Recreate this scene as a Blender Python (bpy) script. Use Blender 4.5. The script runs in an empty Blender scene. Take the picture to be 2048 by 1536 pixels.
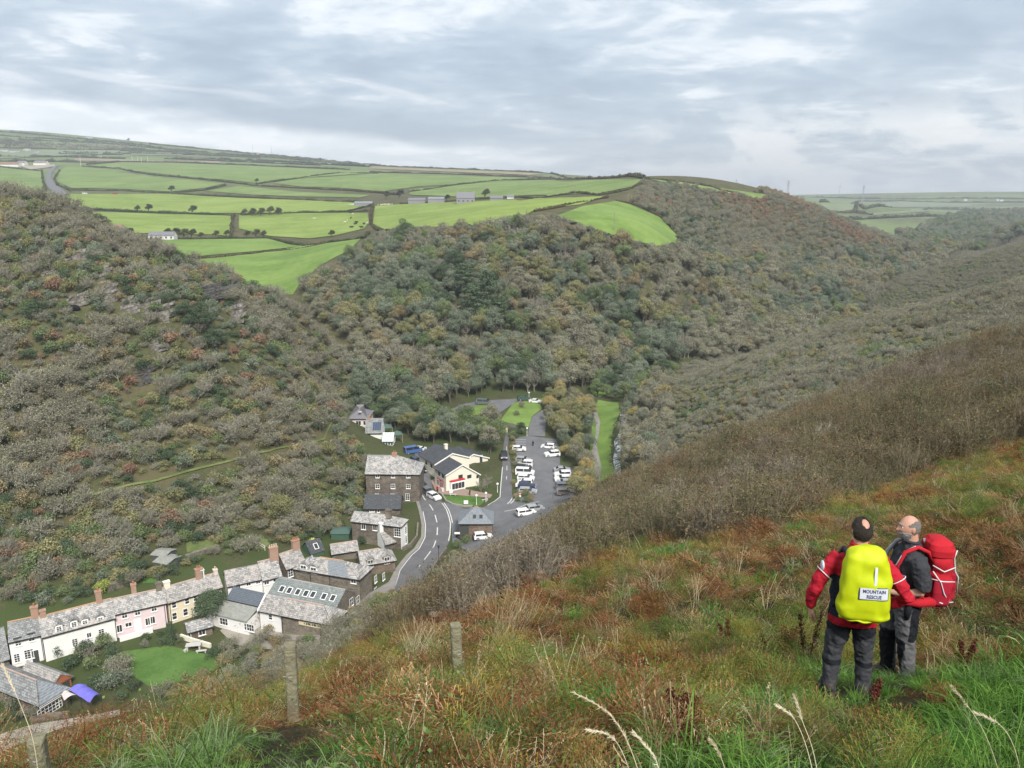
import bpy, bmesh, math, random
import numpy as np
from mathutils import Vector, Matrix, geometry
from mathutils.bvhtree import BVHTree
random.seed(7)
rng = np.random.default_rng(7)
R = math.radians
SC = bpy.context.scene
COL = SC.collection

# ---------------------------------------------------------------- camera
CAMZ = 70.0
FPX, HORIZON = 1538.0, 410.0
PITCH = math.atan((768 - HORIZON) / FPX)
SP, CP = math.sin(PITCH), math.cos(PITCH)
cam_d = bpy.data.cameras.new('camera')
cam_d.sensor_width = 36.0
cam_d.lens = 36.0 * FPX / 2048.0
cam_d.clip_start = 0.1
cam_d.clip_end = 40000
cam = bpy.data.objects.new('camera', cam_d)
COL.objects.link(cam)
cam.location = (0, 0, CAMZ)
cam.rotation_euler = (math.pi / 2 - PITCH, 0, 0)
SC.camera = cam

# ---------------------------------------------------------------- exposure
SC.view_settings.view_transform = 'Standard'
SC.view_settings.look = 'None'
SC.view_settings.gamma = 1.0
SC.view_settings.use_curve_mapping = False
SC.view_settings.exposure = 1.95
SC.cycles.max_bounces = 6
SC.cycles.diffuse_bounces = 3
SC.cycles.volume_bounces = 0
SC.cycles.transparent_max_bounces = 8

# ---------------------------------------------------------------- sun (soft, behind thin cloud)
SUN_EL, SUN_AZ = 44.0, 160.0          # azimuth clockwise from +Y (the view direction)
sd = bpy.data.lights.new('sun', 'SUN')
sd.energy = 1.5
sd.angle = R(14)
sd.color = (1.0, 0.95, 0.87)
sun = bpy.data.objects.new('sun', sd)
COL.objects.link(sun)
_s = Vector((math.sin(R(SUN_AZ)) * math.cos(R(SUN_EL)), math.cos(R(SUN_AZ)) * math.cos(R(SUN_EL)), math.sin(R(SUN_EL))))
sun.rotation_euler = _s.to_track_quat('Z', 'Y').to_euler()
sun.location = (0, 0, 300)

# ---------------------------------------------------------------- node helper
class NT:
    def __init__(s, tree):
        s.t = tree; s.n = tree.nodes; s.l = tree.links
    def new(s, typ, ins=None, **kw):
        nd = s.n.new(typ)
        for k, v in kw.items(): setattr(nd, k, v)
        if ins:
            for k, v in ins.items(): s.set(nd, k, v)
        return nd
    def set(s, nd, k, v):
        sock = nd.inputs[k]
        if isinstance(v, bpy.types.NodeSocket): s.l.new(v, sock)
        elif hasattr(v, 'outputs'): s.l.new(v.outputs[0], sock)
        else:
            if sock.type == 'RGBA' and len(v) == 3: v = (*v, 1)
            sock.default_value = v
    def math(s, op, a, b=0.0, c=None, clamp=False):
        nd = s.new('ShaderNodeMath', operation=op, use_clamp=clamp)
        s.set(nd, 0, a); s.set(nd, 1, b)
        if c is not None: s.set(nd, 2, c)
        return nd.outputs[0]
    def mix(s, f, a, b, mode='MIX'):
        nd = s.new('ShaderNodeMix', data_type='RGBA', blend_type=mode)
        nd.clamp_factor = True
        s.set(nd, 0, f); s.set(nd, 6, a); s.set(nd, 7, b)
        return nd.outputs[2]
    def noise(s, vec, scale, detail=4, rough=0.55, dist=0.0):
        nd = s.new('ShaderNodeTexNoise')
        if vec is not None: s.set(nd, 'Vector', vec)
        nd.inputs['Scale'].default_value = scale
        nd.inputs['Detail'].default_value = detail
        nd.inputs['Roughness'].default_value = rough
        nd.inputs['Distortion'].default_value = dist
        return nd.outputs[0]
    def ramp(s, f, stops, interp='LINEAR'):
        nd = s.new('ShaderNodeValToRGB')
        s.set(nd, 0, f)
        cr = nd.color_ramp; cr.interpolation = interp
        while len(cr.elements) < len(stops): cr.elements.new(0.5)
        for e, (p, c) in zip(cr.elements, stops):
            e.position = p
            e.color = (c, c, c, 1) if isinstance(c, (int, float)) else (*c, 1)
        return nd.outputs[0]
    def smooth(s, v, a, b):
        nd = s.new('ShaderNodeMapRange', interpolation_type='SMOOTHSTEP')
        s.set(nd, 0, v); nd.inputs[1].default_value = a; nd.inputs[2].default_value = b
        return nd.outputs[0]

# ---------------------------------------------------------------- world: daylight sky behind broken layers of cloud
W = bpy.data.worlds.new('World'); SC.world = W; W.use_nodes = True
w = NT(W.node_tree); w.n.clear()
sky = w.new('ShaderNodeTexSky', sky_type='NISHITA', sun_disc=False, sun_elevation=R(SUN_EL), sun_rotation=R(SUN_AZ))
sky.air_density = 1.0; sky.dust_density = 2.0
tc = w.new('ShaderNodeTexCoord')
sep = w.new('ShaderNodeSeparateXYZ', {0: tc.outputs['Generated']})
sx, sy, sz = sep.outputs
az = w.math('ARCTAN2', sx, sy)
el = w.math('ARCSINE', sz)
def coord(a, b, c=0.0):
    cb = w.new('ShaderNodeCombineXYZ')
    w.set(cb, 0, w.math('MULTIPLY', az, a)); w.set(cb, 1, w.math('ADD', w.math('MULTIPLY', el, b), w.math('MULTIPLY', az, b * 0.10))); cb.inputs[2].default_value = c
    return cb.outputs[0]
zc_ = w.math('ADD', w.math('MAXIMUM', sz, 0.0), 0.13)
pc = w.new('ShaderNodeCombineXYZ'); w.set(pc, 0, w.math('DIVIDE', sx, zc_)); w.set(pc, 1, w.math('DIVIDE', sy, zc_)); pc.inputs[2].default_value = 3.7
P_ = pc.outputs[0]
def pcoord(sx_, sy_, o):
    mp = w.new('ShaderNodeMapping', {'Vector': P_}); mp.inputs['Scale'].default_value = (sx_, sy_, 1); mp.inputs['Location'].default_value = (o, o * .7, o); mp.inputs['Rotation'].default_value = (0, 0, .35)
    return mp.outputs[0]
big = w.noise(pcoord(.75, .95, 1.3), 1.0, 3, 0.5, 0.3)
mid = w.noise(pcoord(2.4, 2.6, 4.1), 1.0, 7, 0.58, 0.35)
fin = w.noise(pcoord(8, 9, 2.2), 1.0, 5, 0.6, 0.2)
puf = w.noise(coord(9.0, 17, 5.4), 1.0, 8, 0.60, 0.25)
base = w.math('ADD', w.math('MULTIPLY', big, 0.50), w.math('MULTIPLY', mid, 0.50))
base = w.math('ADD', base, w.math('MULTIPLY', w.math('SUBTRACT', fin, 0.5), 0.10))
# the heavier grey layer in the middle of the view and the thinner cloud above it on the left
elw = w.math('ADD', el, w.math('MULTIPLY', w.math('SUBTRACT', mid, .5), .10))
band = w.math('MULTIPLY', w.smooth(elw, .055, .10), w.math('SUBTRACT', 1.0, w.smooth(elw, .135, .19)))
base = w.math('SUBTRACT', base, w.math('MULTIPLY', band, w.math('MULTIPLY', w.math('SUBTRACT', 1.0, w.smooth(az, .05, .40)), .085)))
base = w.math('ADD', base, w.math('MULTIPLY', w.smooth(elw, .15, .23), w.math('ADD', -.05, w.math('MULTIPLY', w.math('SUBTRACT', 1.0, w.smooth(az, -.10, .25)), .10))))
# cloud tone: blue-grey undersides to pale lit tops
cloud = w.ramp(base, [(0.36, (0.146, 0.175, 0.212)), (0.45, (0.180, 0.212, 0.248)), (0.52, (0.226, 0.256, 0.285)), (0.57, (0.325, 0.343, 0.358)), (0.65, (0.395, 0.398, 0.405))])
# thin bright streaks lying along the cloud base
stk = w.math('MULTIPLY', w.smooth(w.noise(coord(5.0, 46, 2.5), 1.0, 6, 0.55, 0.6), 0.55, 0.70), w.smooth(big, .42, .58))
cloud = w.mix(w.math('MULTIPLY', stk, 0.5), cloud, (0.37, 0.375, 0.39))
# pale clearing under the cloud base on the left of the view
edge_ = w.math('ADD', el, w.math('ADD', w.math('MULTIPLY', az, .085), w.math('MULTIPLY', w.math('SUBTRACT', puf, .5), .035)))
lowl = w.math('MULTIPLY', w.math('SUBTRACT', 1.0, w.smooth(edge_, 0.052, 0.076)), w.math('SUBTRACT', 1.0, w.smooth(az, -0.06, 0.14)))
cloud = w.mix(w.math('MULTIPLY', lowl, 0.9), cloud, w.mix(w.smooth(mid, .4, .6), (0.38, 0.40, 0.415), (0.50, 0.505, 0.51)))
# heaped pale cloud low on the right
heap = w.math('MULTIPLY', w.smooth(puf, 0.42, 0.56), w.math('MULTIPLY', w.smooth(az, 0.04, 0.26), w.math('SUBTRACT', 1.0, w.smooth(el, 0.07, 0.14))))
cloud = w.mix(w.math('MULTIPLY', heap, 0.8), cloud, (0.42, 0.415, 0.405))
skyc = w.mix(1.0, sky.outputs[0], (0.08, 0.08, 0.08), 'MULTIPLY')
col = w.mix(0.90, skyc, cloud)
bg = w.new('ShaderNodeBackground', {'Color': col, 'Strength': 0.80})
out = w.new('ShaderNodeOutputWorld', {'Surface': bg.outputs[0]})
# ================================================================ terrain
S = CAMZ / 62.0
def ray(u, v):
    yc = (768 - v) / FPX
    return ((u - 1024) / FPX, CP + yc * SP, -SP + yc * CP)
def px_at(u, v, Y):
    d = ray(u, v); t = Y / d[1]
    return (d[0] * t, Y, CAMZ + d[2] * t)
CTRL = []
# the ground underfoot, x, y, drop below eye level
for x, y, dz in [(0,0,-1.6),(-3,0,-1.9),(3,0,-1.2),(0,-8,2.2),(-8,-8,0.5),(8,-8,4),(-3,4,-3.45),(0,4.5,-3.6),(3,4,-3.25),(6,5,-3.2),(-2,5.5,-4.15),
                 (-.45,6.2,-4.4),(3.12,6.3,-4.46),(3.84,6.9,-4.70),(3.4,5.4,-4.02),(-5,9,-6.7),(0,10,-6.6),(5,10,-6.2),(9,9,-4.2),(14,8,-1.5),(-9,3,-5.5),(-12,12,-11.5)]:
    CTRL.append((x, y, CAMZ + dz))
# near hillside: pixel, distance, height of the growth standing on it
for u, v, Y, h in [(250,1440,7,.7),(480,1340,9,1.0),(700,1215,12,1.25),(830,1160,14.5,1.35),(950,1090,19,1.5),(1050,1030,26,1.6),(1180,985,37,1.8),(1240,935,54,2.2),
                   (2048,1100,11,.5),(1900,930,20,.7),(2048,900,25,.8),(1500,1000,22,1.0),(1300,1010,28,1.2),(1250,1150,13,.6),(1500,1100,13,.6),(1000,1180,12.5,.7),
                   (1500,900,42,1.5),(1700,800,64,2),(2048,800,38,1.5),(2048,640,105,3),(1900,700,112,3),(1700,700,155,3),(1500,780,145,3),(1350,850,158,3),
                   (1400,760,203,4),(1280,870,192,4),(1640,640,262,4),(1870,520,470,5),(2048,470,470,5),(1900,600,262,4),(2048,560,262,4)]:
    x, y, z = px_at(u, v, Y); CTRL.append((x, y, z - h))
for u, v in [(250,1440),(480,1340),(700,1215),(830,1160),(950,1090)]:
    for Y, h in ((11,1.25),(16,1.5),(24,2.0),(34,3.1)):
        if Y > 11 or u < 800:
            x, y, z = px_at(u, v, Y); CTRL.append((x, y, z - h))
# hidden slope under the brow, the harbour side, and land out of frame (scaled plan units)
for x, y, z in [(15,110,17),(-31,40,20),(-45,62,6),(-22,60,16),(-8,80,14),(-25,90,5),(0,110,12),(4,140,3),(-62,60,1),(-90,70,0),(-120,80,0),(-160,60,0),(-60,20,22),(-100,20,8),(-80,-30,40),
                (22,150,7),(60,100,38),(100,60,58),(100,0,75),(200,50,85),(300,200,78),(200,-60,105),(50,-40,88),(-20,-60,80),(-60,-80,70),(400,350,80),(600,600,75),
                (115,330,7),(150,380,8),(260,520,12),(369,680,14),(330,560,24),(440,700,40)]:
    CTRL.append((x * S, y * S, z * S))
# valley floor: pixel and height
def floor_pt(u, v, z):
    d = ray(u, v); t = (z - CAMZ) / d[2]
    return (d[0] * t, d[1] * t, z)
for u, v, z in [(60,1470,0),(0,1490,0),(200,1450,.3),(400,1320,.6),(300,1340,.6),(340,1300,.8),(550,1265,.8),(650,1240,.8),(700,1200,.8),(800,1170,.5),(830,1110,.8),(860,1050,1.0),(845,990,1.5),(900,1030,1.0),
                (980,1060,.8),(940,1090,.6),(1040,1000,1.2),(1120,1000,1.2),(1080,900,1.8),(1080,850,2.3),(960,810,3.5),(1040,805,3.4),(1120,800,3.0),(1190,880,1.6),(1210,800,3),(1237,930,.6),(1190,940,1.2),
                (920,980,1.8),(830,920,3),(880,860,3.2),(960,880,2.6),(800,1040,1.5),(740,1100,1.8),(600,1190,1.8),
                (20,1338,1.2),(150,1305,1.5),(230,1276,1.6),(330,1245,1.7),(450,1225,1.4),(100,1345,.8),(500,1180,2.4),(640,1120,2.8)]:
    CTRL.append(floor_pt(u, v, z))
# left hill, wooded hill, spur and plateau: pixel, plan distance before scale, growth height
for u, v, Y, h in [
    (400,1110,117,.5),(550,1090,126,.5),(650,1060,137,1),(250,1120,112,1),(100,1180,104,1),
    (400,945,138,0),(150,1000,125,0),(650,880,165,0),(560,910,150,0),(0,1040,116,0),
    (200,800,146,2),(200,700,156.6,2),(200,600,168.4,2),(200,500,182.8,2),(140,430,200,4.5),(0,370,205,4.5),(0,500,183,2),(0,800,140,2),(0,950,124,2),
    (280,500,195,4.5),(420,560,200,4.2),(590,580,215,4.5),(650,720,210,3),(690,820,200,3),(400,700,165,2),(500,650,178,2),(400,850,148,2),(550,780,168,2),(650,960,150,3),(700,940,160,3),
    (750,790,238,0),(900,790,238,0),(1100,770,248,0),(1250,740,267,0),(1400,705,292,0),
    (1000,600,274,7),(1000,450,324,5),(1050,430,345,4),(600,600,300,5),(700,500,340,4),(800,600,275,7),(800,700,250,7),(1000,700,253,7),(1200,700,264,7),(1200,550,303,7),(1300,480,330,3),(900,480,320,6),
    (1350,492,345,0),(1230,403,425,0),(1120,425,370,0),(1300,440,400,0),
    (1300,365,520,2),(1400,375,540,2),(1500,395,560,3),(1600,400,610,3),(1700,440,650,4),(1780,475,680,5),(1865,520,690,5),
    (1500,500,430,4),(1500,600,360,6),(1650,550,500,6),(1400,600,330,7),(1400,500,385,4),(1650,450,580,4),(1420,440,460,2),
    (1290,355,800,0),(1450,375,800,0),(1560,388,850,0),
    (400,545,330,0),(500,575,335,0),(300,490,425,0),(480,490,440,0),(600,490,440,0),(650,520,350,0),(330,480,460,0),(270,440,560,0),(600,440,560,0),(400,425,640,0),(700,410,650,0),(850,440,430,0),(950,420,500,0),
    (500,395,760,0),(250,390,800,0),(800,388,780,0),(800,370,900,0),(300,360,950,0),(1000,380,800,0),(1150,395,560,0),(1000,400,560,0),
    (250,333,1300,0),(800,345,1250,0),(1100,360,1050,0),
    (0,258,2400,0),(300,288,2400,0),(600,318,2300,0),(800,335,2200,0),(1000,347,2000,0),(1200,354,1500,0),
    (100,320,1500,0),(100,340,1200,0),(60,370,900,0),(300,312,1800,0),(600,330,1600,0),(0,310,1700,0),
    (1600,392,3800,0),(1800,390,3900,0),(2048,395,4000,0),(1900,410,2500,0),(1750,430,1800,0),(2048,440,1250,5),(1900,470,980,5),(1760,466,1050,0),(1950,450,1100,5),(1860,510,760,5),(1680,405,2300,0)]:
    x, y, z = px_at(u, v, Y * S); CTRL.append((x, y, z - h))
for x, y, z in [(-90,275,24),(-60,262,13),(-45,250,7),(-150,280,48),(-230,230,70),(-300,150,70),(-350,300,75),(-200,110,25),(-150,100,12),(-600,500,95),(-800,200,95),(-1100,900,150),
                (-1800,2600,260),(-600,3600,215),(300,3600,120),(-1500,3800,250),(1500,2600,90),(2500,2500,100),(1200,1200,70),(3000,4300,80),(1000,4600,75),(2000,4700,90),(700,1500,60),(700,900,30),(-2500,1500,200),(1200,500,100),(900,100,120)]:
    CTRL.append((x * S, y * S, z * S))
CTRL = np.array(CTRL, dtype=np.float64)
OY = -14.0
def _warp(x, y):
    yy = y - OY
    r = np.sqrt(x * x + yy * yy)
    return np.arctan2(x, yy), np.log(r + 1.0), r
def _phi(d2):
    d2 = np.maximum(d2, 1e-12)
    return 0.5 * d2 * np.log(d2)
_ca, _cl, _cr = _warp(CTRL[:, 0], CTRL[:, 1])
_cq = (CTRL[:, 2] - CAMZ) / (_cr + 4)
_n = len(_ca)
_A = np.zeros((_n + 3, _n + 3))
_A[:_n, :_n] = _phi((_ca[:, None] - _ca[None]) ** 2 + (_cl[:, None] - _cl[None]) ** 2) + np.eye(_n) * 0.002
_A[:_n, _n:] = np.stack([np.ones(_n), _ca, _cl], 1)
_A[_n:, :_n] = _A[:_n, _n:].T
_w = np.linalg.solve(_A, np.concatenate([_cq, np.zeros(3)]))
def _hash(i, j, s):
    h = np.sin(i * 127.1 + j * 311.7 + s * 74.7) * 43758.5453
    return h - np.floor(h)
def vnoise(x, y, s=0):
    i, j = np.floor(x), np.floor(y); fx, fy = x - i, y - j
    fx = fx * fx * (3 - 2 * fx); fy = fy * fy * (3 - 2 * fy)
    a = _hash(i, j, s) * (1 - fx) + _hash(i + 1, j, s) * fx
    b = _hash(i, j + 1, s) * (1 - fx) + _hash(i + 1, j + 1, s) * fx
    return (a * (1 - fy) + b * fy) * 2 - 1
def height(x, y):
    x = np.atleast_1d(np.asarray(x, float)); y = np.atleast_1d(np.asarray(y, float))
    out = np.empty(x.shape); xf, yf, of = x.ravel(), y.ravel(), out.reshape(-1)
    for i in range(0, len(xf), 20000):
        xx, yy = xf[i:i + 20000], yf[i:i + 20000]
        a, l, r = _warp(xx, yy)
        q = _phi((a[:, None] - _ca[None]) ** 2 + (l[:, None] - _cl[None]) ** 2) @ _w[:_n] + _w[_n] + _w[_n + 1] * a + _w[_n + 2] * l
        z = CAMZ + q * (r + 4)
        near = np.exp(-((r - 14) / 40) ** 2)
        rough = 0.10 * near * (vnoise(xx / 1.3, yy / 1.3, 1) + .5 * vnoise(xx / .5, yy / .5, 2))
        z = z + rough + np.clip((z - 4) / 20, 0, 1) * np.clip(r / 60 - .5, 0, 1) * (1 - np.clip((r - 250) / 150, 0, 1)) * 1.3 * vnoise(xx / 17, yy / 17, 3)
        of[i:i + 20000] = z
    return out
def hz(x, y): return float(height(x, y)[0])
def at(u, v, h=0.0, ymin=60.0, ymax=9000.0):
    """the point of the ground (plus h metres) that lies under a direction of view, first hit beyond ymin"""
    d = ray(u, v)
    Y = np.geomspace(ymin, ymax, 700)
    for it in range(2):
        X = d[0] / d[1] * Y; Z = CAMZ + d[2] / d[1] * Y
        g = Z - height(X, Y) - h
        ab = np.where((g[:-1] > 0) & (g[1:] <= 0))[0]
        if len(ab) == 0:
            k = int(np.argmin(np.abs(g))); break
        k = ab[0]
        if it == 0: Y = np.linspace(Y[k], Y[k + 1], 30)
    if len(ab):
        f = g[k] / (g[k] - g[k + 1]); y = Y[k] + (Y[k + 1] - Y[k]) * f
    else: y = Y[k]
    return Vector((d[0] / d[1] * y, y, CAMZ + d[2] / d[1] * y))
# ================================================================ helpers
def link(o, parent=None):
    COL.objects.link(o)
    if parent is not None: o.parent = parent
    return o
def tag(o, label=None, cat=None, group=None, kind=None):
    if label: o['label'] = label
    if cat: o['category'] = cat
    if group: o['group'] = group
    if kind: o['kind'] = kind
    return o
def empty(name, loc=(0, 0, 0), rz=0.0):
    o = bpy.data.objects.new(name, None); COL.objects.link(o)
    o.location = loc; o.rotation_euler = (0, 0, rz); o.empty_display_size = 0.2
    return o
class MB:
    """collects polygons and builds one mesh object from them"""
    def __init__(s): s.v = []; s.f = []; s.m = []
    def poly(s, pts, mi=0):
        i = len(s.v); s.v += [tuple(p) for p in pts]; s.f.append(tuple(range(i, i + len(pts)))); s.m.append(mi)
    def hexa(s, a, b, mi=0):
        """a: four lower corners counter-clockwise from above, b: four upper"""
        i = len(s.v); s.v += [tuple(p) for p in a] + [tuple(p) for p in b]
        for q in ((3, 2, 1, 0), (4, 5, 6, 7), (0, 1, 5, 4), (1, 2, 6, 5), (2, 3, 7, 6), (3, 0, 4, 7)):
            s.f.append(tuple(i + k for k in q)); s.m.append(mi)
    def box(s, x0, x1, y0, y1, z0, z1, mi=0):
        s.hexa([(x0, y0, z0), (x1, y0, z0), (x1, y1, z0), (x0, y1, z0)], [(x0, y0, z1), (x1, y0, z1), (x1, y1, z1), (x0, y1, z1)], mi)
    def prism(s, poly, z0, z1, mi=0):
        i = len(s.v); n = len(poly)
        s.v += [(p[0], p[1], z0) for p in poly] + [(p[0], p[1], z1) for p in poly]
        s.f.append(tuple(i + k for k in reversed(range(n)))); s.m.append(mi)
        s.f.append(tuple(i + n + k for k in range(n))); s.m.append(mi)
        for k in range(n):
            s.f.append((i + k, i + (k + 1) % n, i + n + (k + 1) % n, i + n + k)); s.m.append(mi)
    def tube(s, pts, rad, n=6, mi=0, cap=True):
        pts = [Vector(p) for p in pts]
        if isinstance(rad, (int, float)): rad = [rad] * len(pts)
        i = len(s.v); up = Vector((0.13, 0.31, 0.94))
        for k, p in enumerate(pts):
            d = (pts[min(k + 1, len(pts) - 1)] - pts[max(k - 1, 0)]).normalized()
            if abs(d.dot(up)) > .98: up = Vector((1, 0, 0.1)).normalized()
            a = d.cross(up).normalized(); b = a.cross(d)
            for j in range(n):
                t = 2 * math.pi * j / n
                s.v.append(tuple(p + (a * math.cos(t) + b * math.sin(t)) * rad[k]))
        for k in range(len(pts) - 1):
            for j in range(n):
                q = i + k * n
                s.f.append((q + j, q + (j + 1) % n, q + n + (j + 1) % n, q + n + j)); s.m.append(mi)
        if cap:
            s.f.append(tuple(i + j for j in reversed(range(n)))); s.m.append(mi)
            q = i + (len(pts) - 1) * n
            s.f.append(tuple(q + j for j in range(n))); s.m.append(mi)
    def rings(s, rings, mi=0, cap=True):
        i = len(s.v); n = len(rings[0])
        for r in rings: s.v += [tuple(p) for p in r]
        for k in range(len(rings) - 1):
            for j in range(n):
                q = i + k * n
                s.f.append((q + j, q + (j + 1) % n, q + n + (j + 1) % n, q + n + j)); s.m.append(mi)
        if cap:
            s.f.append(tuple(i + j for j in reversed(range(n)))); s.m.append(mi)
            q = i + (len(rings) - 1) * n
            s.f.append(tuple(q + j for j in range(n))); s.m.append(mi)
    def ball(s, c, r, n=10, m=7, mi=0, sq=(1, 1, 1)):
        rr = []
        for k in range(m):
            t = math.pi * (k + .5) / m
            rr.append([(c[0] + r * sq[0] * math.sin(t) * math.cos(2 * math.pi * j / n), c[1] + r * sq[1] * math.sin(t) * math.sin(2 * math.pi * j / n), c[2] - r * sq[2] * math.cos(t)) for j in range(n)])
        s.rings(rr, mi)
    def mesh(s, name, mats=(), smooth=False):
        me = bpy.data.meshes.new(name)
        me.from_pydata(s.v, [], s.f)
        for m in (mats if isinstance(mats, (list, tuple)) else [mats]): me.materials.append(m)
        if len(me.materials) > 1: me.polygons.foreach_set('material_index', s.m)
        if smooth: me.polygons.foreach_set('use_smooth', [True] * len(me.polygons))
        me.update()
        return me
    def build(s, name, mats, parent=None, smooth=False):
        return link(bpy.data.objects.new(name, s.mesh(name, mats, smooth)), parent)
def children(o): return [c for c in bpy.data.objects if c.parent == o]
def copy_tree(o, loc=None, rz=None, parent=None, kids=None):
    c = o.copy(); COL.objects.link(c)
    if parent is not None: c.parent = parent
    if loc is not None: c.location = loc
    if rz is not None: c.rotation_euler = (0, 0, rz)
    for ch in (kids or children)(o): copy_tree(ch, parent=c, kids=kids)
    return c
# ---------------------------------------------------------------- materials
MATS = {}
def mat(name, c, rough=0.8, c2=None, scale=3.0, amt=0.5, bump=0.0, bscale=20.0, spec=0.3, metal=0.0, detail=5, co='Object', stops=None):
    """two-tone noise material"""
    if name in MATS: return MATS[name]
    m = bpy.data.materials.new(name); m.use_nodes = True
    t = NT(m.node_tree); b = t.n['Principled BSDF']
    b.inputs['Roughness'].default_value = rough; b.inputs['Specular IOR Level'].default_value = spec; b.inputs['Metallic'].default_value = metal
    if c2 is None: b.inputs['Base Color'].default_value = (*c, 1)
    else:
        tcn = t.new('ShaderNodeTexCoord')
        n1 = t.noise(tcn.outputs[co], scale, detail, 0.62)
        if stops: f = t.ramp(n1, stops)
        else: f = t.smooth(n1, 0.5 - amt / 2, 0.5 + amt / 2)
        t.set(b, 'Base Color', t.mix(f, c, c2))
    if bump:
        tcn = t.new('ShaderNodeTexCoord')
        bp = t.new('ShaderNodeBump', {'Height': t.noise(tcn.outputs[co], bscale, 4, .6)}); bp.inputs['Strength'].default_value = bump; bp.inputs['Distance'].default_value = .05
        t.set(b, 'Normal', bp)
    MATS[name] = m
    return m
def pip(poly, x, y):
    """which points lie in a plan polygon"""
    poly = np.array([(p[0], p[1]) for p in poly]); x = np.asarray(x); y = np.asarray(y)
    ins = np.zeros(x.shape, bool); n = len(poly)
    for i in range(n):
        x1, y1 = poly[i]; x2, y2 = poly[(i + 1) % n]
        c = ((y1 > y) != (y2 > y))
        with np.errstate(divide='ignore', invalid='ignore'):
            ins ^= c & (x < (x2 - x1) * (y - y1) / (y2 - y1 + 1e-12) + x1)
    return ins
# ================================================================ ground sheet
def ground_mat():
    m = bpy.data.materials.new('hillside_ground'); m.use_nodes = True
    t = NT(m.node_tree); b = t.n['Principled BSDF']; b.inputs['Roughness'].default_value = .95; b.inputs['Specular IOR Level'].default_value = .1
    g = t.new('ShaderNodeNewGeometry').outputs['Position']
    a = t.noise(g, .09, 6, .65); f = t.noise(g, 1.7, 6, .7); d = t.noise(g, .006, 5, .6)
    c = t.ramp(t.math('ADD', t.math('MULTIPLY', a, .6), t.math('MULTIPLY', f, .4)), [(.36, (.045, .052, .024)), (.48, (.075, .078, .038)), (.56, (.105, .09, .05)), (.66, (.085, .10, .042))])
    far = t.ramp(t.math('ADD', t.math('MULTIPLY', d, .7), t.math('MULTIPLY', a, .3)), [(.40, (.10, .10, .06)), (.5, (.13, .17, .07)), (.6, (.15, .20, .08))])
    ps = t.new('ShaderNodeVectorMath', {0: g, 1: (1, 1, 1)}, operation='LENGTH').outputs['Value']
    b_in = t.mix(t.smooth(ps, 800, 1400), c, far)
    nearc = t.ramp(f, [(.4, (.028, .026, .014)), (.6, (.055, .046, .026))])  # near soil darkened to put shade into the gaps between fronds
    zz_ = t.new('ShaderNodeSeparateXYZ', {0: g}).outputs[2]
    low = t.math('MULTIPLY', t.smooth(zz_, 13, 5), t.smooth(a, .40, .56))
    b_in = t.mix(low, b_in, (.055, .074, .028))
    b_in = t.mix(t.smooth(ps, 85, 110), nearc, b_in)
    t.set(b, 'Base Color', b_in)
    bp = t.new('ShaderNodeBump', {'Height': f}); bp.inputs['Strength'].default_value = .6; bp.inputs['Distance'].default_value = .2
    t.set(b, 'Normal', bp)
    return m
def build_ground():
    th = np.concatenate([np.arange(-112, -42, 3.0), np.arange(-42, 42.001, .25), np.arange(45, 113, 3.0)]) * math.pi / 180
    rr = np.concatenate([[0.05, 0.4, 0.8, 1.2], np.geomspace(1.6, 9000, 560)])
    T, RR = np.meshgrid(th, rr)
    X = np.sin(T) * RR; Y = np.cos(T) * RR
    Z = height(X, Y)
    v = np.stack([X.ravel(), Y.ravel(), Z.ravel()], 1)
    nr, nt = X.shape
    i = np.arange(nr - 1)[:, None] * nt + np.arange(nt - 1)[None]
    f = np.stack([i, i + nt, i + nt + 1, i + 1], -1).reshape(-1, 4)[:, ::-1]
    me = bpy.data.meshes.new('ground')
    me.vertices.add(len(v)); me.vertices.foreach_set('co', v.ravel())
    me.loops.add(f.size); me.loops.foreach_set('vertex_index', f.ravel())
    me.polygons.add(len(f)); me.polygons.foreach_set('loop_start', np.arange(0, f.size, 4)); me.polygons.foreach_set('loop_total', np.full(len(f), 4))
    me.polygons.foreach_set('use_smooth', [True] * len(f))
    me.update(); me.validate()
    me.materials.append(ground_mat())
    return tag(link(bpy.data.objects.new('ground', me)), kind='structure')
build_ground()

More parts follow.
